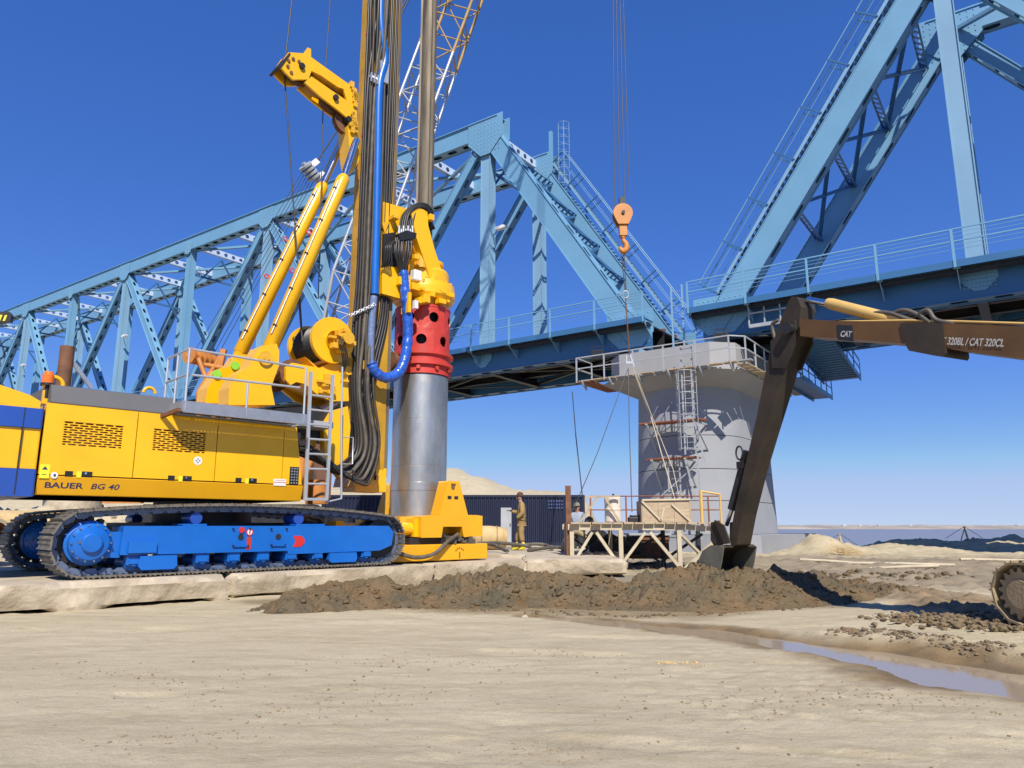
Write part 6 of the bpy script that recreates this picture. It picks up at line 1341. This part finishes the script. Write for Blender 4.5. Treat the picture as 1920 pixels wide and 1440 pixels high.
def person(label, loc, rot, pose, suit, legs, boots, cap):
    """figure faces local +x; the body mesh is one skin, garments follow it"""
    T = thing('person', label, 'person', loc, rot); H = 0.0
    hp = Vector((0, 0, .92)); ch = Vector((.0, 0, 1.32)); nk = Vector((.03, 0, 1.50)); hd_ = Vector((.06, 0, 1.60))
    J = {'pel': (hp, (.12, .15)), 'ch': (ch, (.12, .17)), 'nk': (nk, .058), 'hd': (hd_, (.085, .075)), 'ht': (hd_ + Vector((.0, 0, .10)), (.085, .075))}
    E_ = [('pel', 'ch'), ('ch', 'nk'), ('nk', 'hd'), ('hd', 'ht')]
    for s_, nm in ((1, 'l'), (-1, 'r')):
        sh_ = Vector((0, s_ * .19, 1.42)); el, wr = pose[nm + 'e'], pose[nm + 'w']; kn, an = pose[nm + 'k'], pose[nm + 'a']
        J[nm + 's'] = (sh_, .07); J[nm + 'e'] = (Vector(el), .048); J[nm + 'w'] = (Vector(wr), .034)
        J[nm + 'h'] = (Vector((0, s_ * .1, .88)), .10); J[nm + 'k'] = (Vector(kn), .068); J[nm + 'a'] = (Vector(an), .045); J[nm + 't'] = (Vector(an) + Vector((.14, 0, -.035)), .038)
        E_ += [('ch', nm + 's'), (nm + 's', nm + 'e'), (nm + 'e', nm + 'w'), ('pel', nm + 'h'), (nm + 'h', nm + 'k'), (nm + 'k', nm + 'a'), (nm + 'a', nm + 't')]
    body = skin_figure('body', J, E_, 'skin', T)
    for s_, nm in ((1, 'l'), (-1, 'r')):
        w = Vector(pose[nm + 'w']); e = Vector(pose[nm + 'e']); d = (w - e).normalized(); sd = Vector((0, 1, 0)); K = {'w': (w, .03), 'p': (w + d * .06, (.035, .022))}; EE = [('w', 'p')]
        for f in range(4): b0_ = w + d * .10 + sd * (f - 1.5) * .02; K['a%d' % f] = (b0_, .010); K['b%d' % f] = (b0_ + d * (.035, .045, .04, .03)[f] + Vector((.008, 0, -.012)), .009); K['c%d' % f] = (b0_ + d * (.05, .065, .06, .045)[f] + Vector((.012, -s_ * .012, -.035)), .008); EE += [('p', 'a%d' % f), ('a%d' % f, 'b%d' % f), ('b%d' % f, 'c%d' % f)]
        K['t0'] = (w + d * .04 - sd * s_ * .035, .012); K['t1'] = (w + d * .085 - sd * s_ * .055, .010); EE += [('w', 't0'), ('t0', 't1')]
        skin_figure('hand', K, EE, 'glove' if suit == 'khaki' else 'skin', T, 1)
    # face
    fc_ = MB(); hc = hd_ + Vector((0, 0, .05)); fc_.add([hc + Vector((.085, -.014, .02)), hc + Vector((.085, .014, .02)), hc + Vector((.115, .016, -.03)), hc + Vector((.115, -.016, -.03)), hc + Vector((.085, 0, -.045))], [(0, 1, 2, 3), (3, 2, 4), (0, 3, 4), (1, 4, 2)]); fc_.cyl(hc + Vector((0, .085, -.01)), hc + Vector((0, .10, -.01)), .028, 8); fc_.cyl(hc + Vector((0, -.085, -.01)), hc + Vector((0, -.10, -.01)), .028, 8); fc_.build('nose_and_ears', 'skin', T)
    ey = MB()
    for s_ in (-1, 1): ey.cyl(hc + Vector((.075, s_ * .03, .015)), hc + Vector((.09, s_ * .03, .015)), .01, 6)
    ey.box(hc.x + .082, hc.x + .088, -.025, .025, hc.z - .068, hc.z - .062); ey.build('eyes_and_mouth', 'glove', T)
    # garments
    G = {k: (J[k][0], tuple(np.array(J[k][1]) + .03) if isinstance(J[k][1], tuple) else J[k][1] + .03) for k in ('pel', 'ch', 'ls', 'rs', 'le', 're', 'lw', 'rw')}
    G['col'] = (nk + Vector((-.02, 0, -.03)), .085); G['hem'] = (hp + Vector((0, 0, -.12)), (.15, .18))
    skin_figure('jacket', G, [('pel', 'ch'), ('ch', 'ls'), ('ch', 'rs'), ('ls', 'le'), ('le', 'lw'), ('rs', 're'), ('re', 'rw'), ('ch', 'col'), ('pel', 'hem')], suit, T)
    G = {'pel': (hp, (.13, .16))}
    EE = []
    for nm in 'lr': G[nm + 'h'] = (J[nm + 'h'][0], .115); G[nm + 'k'] = (J[nm + 'k'][0], .098); G[nm + 'a'] = (J[nm + 'k'][0].lerp(J[nm + 'a'][0], .62), .09); EE += [('pel', nm + 'h'), (nm + 'h', nm + 'k'), (nm + 'k', nm + 'a')]
    skin_figure('trousers', G, EE, legs, T)
    for nm in 'lr': a = J[nm + 'a'][0]; kk = J[nm + 'k'][0]; skin_figure('boot', {'t': (a.lerp(kk, .42), .075), 'a': (a, .06), 'm': (a + Vector((.06, 0, -.03)), .055), 'o': (a + Vector((.17, 0, -.045)), (.04, .05)), 'h': (a + Vector((-.05, 0, -.045)), .04)}, [('t', 'a'), ('a', 'm'), ('m', 'o'), ('a', 'h')], boots, T)
    cb = MB(); hc = hd_ + Vector((-.01, 0, .09)); cb.lathe([(.108, 0), (.112, .02), (.108, .05), (.09, .10), (.05, .13), (.001, .135)], hc, (-.12, 0, 1), 20); cb.build('cap', cap, T)
    if cap == 'cap_grey': q = MB(); q.box(hc.x + .06, hc.x + .19, -.07, .07, hc.z - .0, hc.z + .018); q.build('cap_peak', cap, T)
    return T
wz = at(978, 1029, 23.6); P1 = {'le': (-.02, .26, 1.14), 'lw': (.17, .22, .98), 're': (.06, -.27, 1.16), 'rw': (.31, -.16, 1.22), 'lk': (.02, .11, .50), 'la': (-.06, .12, .09), 'rk': (.10, -.11, .50), 'ra': (.14, -.12, .09)}
person('worker in khaki overalls, yellow rubber boots and brown cap facing left', (wz.x, 23.6, .43), R(182), P1, 'khaki', 'khaki', 'boot_yellow', 'cap_brown')
w2 = at(1083, 1000, 25.2); P2 = {'le': (.0, .26, 1.14), 'lw': (.2, .18, 1.02), 're': (.0, -.26, 1.14), 'rw': (.18, -.2, 1.0), 'lk': (.03, .11, .5), 'la': (-.02, .12, .09), 'rk': (.03, -.11, .5), 'ra': (.0, -.12, .09)}
person('second worker in pale jacket and grey cap half hidden behind the trestle', (w2.x, 25.2, .15), R(250), P2, 'jacket_pale', 'trouser_dark', 'glove', 'cap_grey')
# ================================================================ excavator on the right
XF = Frame((4.15, 11.2, 0), math.atan2(.866, -.5))
EX = thing('excavator', 'dirty ochre tracked excavator with its boom reaching in from the right', 'excavator', XF.o, XF.a)
def ex(y, *pp): return [XF.y(px, py, y) for px, py in pp]
def xpoly(y, *pp): return [(v.x, v.z) for v in ex(y, *pp)]
NS = .24                                   # near side: local +y (left of the boom) faces the photographer
up_ = xpoly(NS, (1499, 598), (1560, 601), (1700, 604), (1800, 607), (1920, 612)); lo_ = xpoly(NS, (1920, 672), (1800, 657), (1775, 653), (1705, 645), (1600, 636), (1500, 630))
bx_far = up_[-1][0]
boom_poly = up_ + [(bx_far - 1.0, up_[-1][1] - .25), (bx_far - 1.9, 2.3), (bx_far - 2.1, 1.7), (bx_far - 1.8, 1.55), (bx_far - .9, up_[-1][1] - .95)] + lo_
mb = MB(); slabxz(mb, boom_poly, -NS, NS); boom = mb.build('boom', 'cat', EX, bevel=.02)
mb = MB(); slabxz(mb, xpoly(NS, (1690, 606), (1770, 606), (1775, 662), (1772, 668), (1706, 658), (1700, 648)), -NS - .02, NS + .02); mb.build('boom_collar', 'cat_dark', boom, bevel=.01)
mb = MB(); slabxz(mb, xpoly(NS + .02, (1568, 609), (1597, 610), (1599, 640), (1570, 637)), NS + .001, NS + .008); lg = mb.build('logo_plate', 'dark', boom)
def ex_text(txt, px, py, size, sx, m):
    p = ex(NS + .012, (px, py))[0]; q = ex(NS + .012, (px + 100, py + 4))[0]; ang = math.atan2(q.z - p.z, -(q.x - p.x))
    mt = Matrix.Translation(p) @ Matrix(((-1, 0, 0, 0), (0, 0, 1, 0), (0, 1, 0, 0), (0, 0, 0, 1))) @ Matrix.Rotation(ang, 4, 'Z'); lettering('lettering', txt, size, mt, m, boom, .12, .003, sx)
ex_text('CAT', 1575, 631, .115, .75, 'text_white'); ex_text('AT 320BL / CAT 320CL', 1757, 645, .125, .62, 'text_white')
stick_poly = xpoly(NS * .7, (1478, 566), (1484, 556), (1494, 556), (1502, 575), (1498, 612), (1478, 665), (1456, 740), (1436, 805), (1412, 885), (1392, 965), (1381, 1022), (1371, 1026), (1368, 1010), (1379, 950), (1398, 870), (1417, 790), (1432, 715), (1444, 660), (1460, 610))
mb = MB(); slabxz(mb, stick_poly, -.15, .17); stick = mb.build('stick', 'cat_dark', EX, bevel=.02)
mb = MB(); slabxz(mb, xpoly(.2, (1444, 640), (1490, 600), (1494, 640), (1472, 690), (1448, 690)), -.18, -.15); slabxz(mb, xpoly(.2, (1444, 640), (1490, 600), (1494, 640), (1472, 690), (1448, 690)), .17, .20); mb.build('stick_boss', 'cat_dark', stick)
p = ex(.23, (1480, 617))[0]; mb = MB(); disc(mb, p.x, p.z, -.3, .3, .09, 18); mb.build('elbow_pin', 'dark', stick)
a, b_, c, d_ = ex(0, (1515, 562), (1560, 570), (1668, 598), (1690, 606)); mb = MB(); mb.cyl(a, b_, .05, 14); mb.build('stick_rod', 'chrome', EX); mb = MB(); dd = (c - b_).normalized(); mb.tube([b_ - dd * .08, b_, c - dd * .06, c], [.07, .085, .085, .07], 18); mb.beam(c, d_, .12, .12); mb.build('stick_cylinder', 'cat_yellow', EX)
for k, pts in enumerate((((1650, 600), (1690, 582), (1720, 590), (1745, 606)), ((1620, 590), (1660, 586), (1700, 598), (1730, 608)), ((1745, 606), (1725, 590), (1740, 582), (1755, 600), (1790, 607)), ((1460, 600), (1448, 610), (1455, 640), (1468, 660)))):
    mb = MB(); mb.tube(curve_pts(ex(.05 * k, *pts), 20), .03, 8); mb.build('oil_hose', 'hose_dusty', EX)
for y in (-.1, .1): mb = MB(); mb.tube(ex(y, (1540, 604), (1700, 601), (1800, 603), (1925, 607)), .018, 6); mb.build('oil_pipe', 'cat_yellow', EX)
M['grey_mud'] = mat('grey_mud_steel', (0.13, 0.125, 0.10), .8, var=.2, scale=3, dirt='#4a4030', dirt_amt=.4)
# bucket cylinder, linkage, bucket
a, b_, c = ex(-.0, (1412, 845), (1377, 955), (1362, 985)); mb = MB(); mb.cyl(a + Vector((.12, 0, 0)), b_ + Vector((.05, 0, 0)), .075, 14); mb.build('bucket_cylinder', 'dark', EX); mb = MB(); mb.cyl(b_ + Vector((.05, 0, 0)), c, .035, 12); mb.build('bucket_rod', 'chrome', EX)
q = ex(.1, (1393, 872))[0]; mb = MB(); mb.box(q.x - .05, q.x + .12, -.12, .12, q.z - .05, q.z + .06); mb.tube([Vector((q.x + .06, .1, q.z + .2)) + Vector((.07 * math.cos(t), 0, .11 * math.sin(t))) for t in np.linspace(0, math.tau, 15)], .015, 6); mb.build('stick_lug', 'dark', stick)
mb = MB()
for y in (-.24, .20): slabxz(mb, xpoly(0, (1352, 980), (1366, 976), (1378, 1015), (1362, 1030), (1352, 1012)), y, y + .04); slabxz(mb, xpoly(0, (1362, 975), (1380, 985), (1392, 1018), (1380, 1020)), y + .05, y + .08)
mb.build('bucket_linkage', 'cat_dark', EX)
bq = ex(0, (1352, 1030))[0]
BS = .66
bp2 = [(.42, .16), (.30, .22), (-.05, .20), (-.32, .06), (-.48, -.18), (-.46, -.42), (-.30, -.56), (-.05, -.62), (.18, -.58), (.10, -.50), (-.08, -.54), (-.28, -.48), (-.40, -.36), (-.41, -.18), (-.27, .0), (-.03, .13), (.28, .15)]
bp2 = [(x * BS, z * BS) for x, z in bp2]
bo = Vector((bq.x - .16, 0, bq.z - .06)); mb = MB(); mb.prism(bp2, bo + Vector((0, -.36, 0)), (-1, 0, 0), (0, 0, 1), (0, .72, 0)); bk = mb.build('bucket', 'cat_dark', EX)
sp_ = [(x * BS, z * BS) for x, z in [(.40, .16), (.30, .21), (-.05, .19), (-.31, .06), (-.47, -.18), (-.45, -.42), (-.29, -.55), (-.05, -.61), (.16, -.57), (.30, -.2)]]
for y in (-.38, .36): mb = MB(); mb.prism(sp_, bo + Vector((0, y, 0)), (-1, 0, 0), (0, 0, 1), (0, .02, 0)); mb.build('bucket_side', 'grey_mud', bk)
for k in range(5): mb = MB(); y = -.32 + k * .16; mb.prism([(.08, -.47), (.14, -.43), (.28, -.52)], bo + Vector((0, y - .04, 0)), (-1, 0, 0), (0, 0, 1), (0, .08, 0)); mb.build('bucket_tooth', 'galv', bk)
# undercarriage and house (house stands just outside the frame and throws the shadow on the dug soil)
uf = Vector((-.30, .954, 0)); ul = Vector((-.954, -.30, 0)); uc = Vector((6.12, 8.75, 0)) - uf * 1.75 - ul * 1.2
UFm = Frame(uc, math.atan2(uf.y, uf.x)); inv = Matrix.Rotation(-XF.a, 4, 'Z') @ Matrix.Translation(-XF.o); base_m = inv @ Matrix.Translation(uc) @ Matrix.Rotation(UFm.a, 4, 'Z')
def exb(): return MB(base_m)
tp2 = []; SR2 = .33
for a in np.linspace(-90, 90, 18): tp2.append((1.75 + SR2 * math.cos(R(a)), .42 + SR2 * math.sin(R(a))))
for a in np.linspace(90, 270, 18): tp2.append((-1.75 + SR2 * math.cos(R(a)), .42 + SR2 * math.sin(R(a))))
tp2.append(tp2[0]); tp2 = tp2[::-1]
for side in (1.2, -1.2):
    mb = exb(); slabxz(mb, [(-1.7, .22), (1.6, .22), (1.75, .42), (1.6, .62), (-1.7, .62)], side - .16, side + .16); tfx = mb.build('track_frame', 'dark', EX)
    mb = exb(); ring_ = [((x - math.copysign(1.75, x)) * .93 + math.copysign(1.75, x), .42 + (z - .42) * .93) for x, z in tp2[:-1]]; slabxz(mb, ring_, side - .16, side + .0); mb.build('track_chain', 'dark', tfx)
    for sx in (-1.75, 1.75):
        mb = exb(); poly = []
        for k in range(18 * 4): a = k * math.tau / 72; r_ = .30 if k % 4 in (1, 2) else .25; poly.append((sx + r_ * math.cos(a), .42 + r_ * math.sin(a)))
        slabxz(mb, poly, side - .22, side + .25); slabxz(mb, [(sx + .16 * math.cos(t), .42 + .16 * math.sin(t)) for t in np.linspace(0, math.tau, 20)[:-1]], side + .25, side + .30); mb.build('sprocket', 'mud_steel', tfx)
    for k, (x, z, a) in enumerate(walk(tp2, 48)):
        mb = None
        if k == 0 and side > 0: 
            q = MB(); q.box(-.099, .099, -.3, .3, 0, .025); q.box(-.085, -.065, -.3, .3, .025, .05); q.box(.055, .075, -.3, .3, .025, .05); q.box(-.08, .08, .10, .16, -.06, 0); q.box(-.08, .08, -.16, -.10, -.06, 0); shoe2 = q.mesh('track_shoe'); shoe2.materials.append(M['mud_steel'])
        o = bpy.data.objects.new('track_shoe', shoe2); COL.objects.link(o); o.parent = tfx; o.matrix_local = base_m @ Matrix.Translation((x, side, z)) @ Matrix.Rotation(-a, 4, 'Y')
hm_ = inv @ Matrix.Translation(uc) @ Matrix.Rotation(XF.a, 4, 'Z')
mb = MB(hm_); mb.box(-2.6, 1.1, -1.25, 1.25, 1.0, 2.1); mb.build('house', 'cat', EX, bevel=.08)
mb = MB(hm_); mb.box(-.4, 1.25, .35, 1.25, 1.1, 2.9); mb.build('cab', 'cat_dark', EX, bevel=.08); mb = MB(hm_); mb.box(-.2, 1.27, .45, 1.27, 1.75, 2.75); mb.build('cab_window', 'glass_dark', EX)
mb = MB(hm_); mb.lathe([(.7, .75), (.7, 1.0)], (0, 0, 0), n=24); mb.build('slew_ring', 'dark', EX)
# ================================================================ odds and ends
pa, pb_ = at(-40, 985, 29.0), at(132, 984, 31.0); mb = MB(); PT = thing('tan_casing_pipe', 'tan steel pipe lying on the ground behind the rig tracks at far left', 'pipe', (pa.x, pa.y, 0), 0)
v = Vector((pb_.x - pa.x, pb_.y - pa.y, 0)); mb.cyl((0, 0, 1.22), v + Vector((0, 0, 1.22)), .58, 30, caps=False); mb.cyl((0, 0, 1.22), v * .999 + Vector((0, 0, 1.22)), .54, 24); mb.build('pipe_wall', 'tan_pipe', PT)
for t in (.25, .75): mb = MB(); c = v * t; mb.box(c.x - .2, c.x + .2, c.y - .6, c.y + .6, .0, .66); mb.build('timber_block', 'plank', PT)
cc = at(130, 1000, 33.0); CC = thing('concrete_column', 'short round concrete column standing behind the rig counterweight', 'column', (cc.x, 33.0, 0), 0); mb = MB(); mb.lathe([(1.15, -.3), (1.15, 2.35), (1.10, 2.38), (.001, 2.38)], (0, 0, 0), n=40); mb.build('column_shaft', 'concrete', CC); mb = MB(); mb.beam((.1, -1.2, 1.25), (1.3, -1.3, 1.6), .08, .08); mb.build('leaning_bar', 'grey_paint', CC)
pe = at(-8, 1003, 21.0); PE = thing('rusty_pipe_end', 'open end of a rusty pipe at the left edge beside the tan pipe', 'pipe', (pe.x, 21.0, 0), R(-20)); mb = MB(); mb.lathe([(.36, 0), (.46, 0), (.46, -2.6)], (0, 0, pe.z), (1, 0, 0), 30); mb.build('pipe_wall', 'concrete', PE); mb = MB(); mb.lathe([(.36, .0), (.36, -2.5)], (0, 0, pe.z), (1, 0, 0), 30); mb.lathe([(.001, -1.2), (.36, -1.2)], (0, 0, pe.z), (1, 0, 0), 24); mb.build('pipe_bore', 'rust', PE); mb = MB(); mb.box(-1.6, -.3, -.4, .4, 0, pe.z - .42); mb.build('support_block', 'concrete', PE)
# rubble behind, scraps and debris
rr = random.Random(77); pts = []
for i in range(240): x = rr.uniform(-30, -11); y = rr.uniform(28, 40); r_ = .05 + .3 * rr.random() ** 3; pts.append(((x, y, gz(x, y) + r_ * .3), r_))
tag(scatter('rubble', pts, 'concrete'), 'broken concrete rubble heaped behind the rig on the left', kind='stuff')
# tripods of sticks, reeds and poles near the water
def tripod(px, py, Y, h, lab):
    p = at(px, py, Y); z = gz(p.x, Y); T = thing('stick_tripod', lab, 'tripod', (p.x, Y, z), 0)
    for a in (0.4, 2.6, 4.6): mb = MB(); mb.beam((.2 * math.cos(a), .2 * math.sin(a), -.05), (-.03 * math.cos(a), -.03 * math.sin(a), h), .05, .05); mb.build('stick', 'plank', T)
    for s_ in (-1, 1): mb = MB(); mb.tube([(0, 0, h), (s_ * .9, .1, .05)], .012, 5); mb.build('guy_line', 'rope', T)
tripod(1577, 1035, 32.5, .62, 'small tripod of sticks on sand nearer the pier'); tripod(1812, 1022, 36.0, .62, 'small tripod of sticks on the dark mounds at right')
mb = MB(); rr = random.Random(9); c = at(1572, 1033, 29.4)
for i in range(90): a = rr.gauss(-.5, .25); L_ = rr.uniform(.4, 1.1); p = Vector((rr.gauss(0, .35), rr.gauss(0, .25), rr.uniform(0, .3))); mb.beam(p, p + Vector((L_ * math.cos(a), rr.gauss(0, .1), L_ * math.sin(a) * .5)), .012, .008)
o = mb.build('reed_heap', 'tan_pipe'); o.location = (c.x, c.y, gz(c.x, c.y) + .1); tag(o, 'heap of dry yellow reeds on the sandy bank', 'reed heap')
for k, (a, b_, lab) in enumerate((((1500, 1046, 24), (1600, 1049, 23.5), 'pale pole lying nearest the pier plinth'), ((1590, 1049, 23), (1790, 1053, 22), 'long pale pole lying flat across the clay'), ((1630, 1057, 21), (1760, 1059, 20.5), 'short pale pole in front of the long pole'), ((1800, 1047, 25), (1925, 1046, 25), 'thin pole below the dark mounds at right edge'))):
    p, q = at(*a), at(*b_); p.z = gz(p.x, p.y) + .07; q.z = gz(q.x, q.y) + .07; mb = MB(); mb.tube([p, p.lerp(q, .5) + Vector((0, 0, .01)), q], .045, 8); tag(mb.build('wooden_pole', 'trestle'), lab, 'pole', 'poles lying by the bank')
o = scatter('white_stone', [((at(1475, 1203, 0.1).x, 0, 0), .01)], 'white'); bpy.data.objects.remove(o)
for k, (px, py, r_, lab) in enumerate(((1473, 1203, .035, 'white stone at the edge of the puddle'), (984, 1150, .05, 'pale stone on the sand below the mud heap'), (1878, 1172, .05, 'pale stone among the brown clods'))):
    p = atz(px, py, 0); o = scatter('stone', [((0, 0, 0), r_)], 'concrete'); o.location = (p.x, p.y, gz(p.x, p.y) + r_ * .4); tag(o, lab, 'stone')
# striped tip of a second crane jib reaching in at the left edge
hp_ = at(6, 597, 26); HBk = thing('crane_jib_tip', 'yellow and black striped end of a crane jib entering at the left edge', 'crane jib', hp_, R(15)); mb = MB(); mb.prism([(-.3, -.2), (.28, -.12), (.3, .12), (.2, .25), (-.3, .2)], (0, -.12, 0), (1, 0, 0), (0, 0, 1), (0, .24, 0)); mb.build('tip_block', 'dark', HBk, bevel=.02)
for k in range(3): mb = MB(); mb.prism([(0, -.12), (.07, -.12), (.12, .1), (.05, .1)], (-.26 + k * .15, -.125, 0), (1, 0, 0), (0, 0, 1), (0, .004, 0)); mb.build('stripe', 'label_yellow', HBk)
mb = MB(); mb.beam((-.28, 0, 0), (-9, 0, -1.2), .3, .34); mb.build('jib_beam', 'dark', HBk); mb = MB(); mb.box(-9.4, -8.8, -.3, .3, -hp_.z, -.9); mb.build('jib_post', 'dark', HBk)
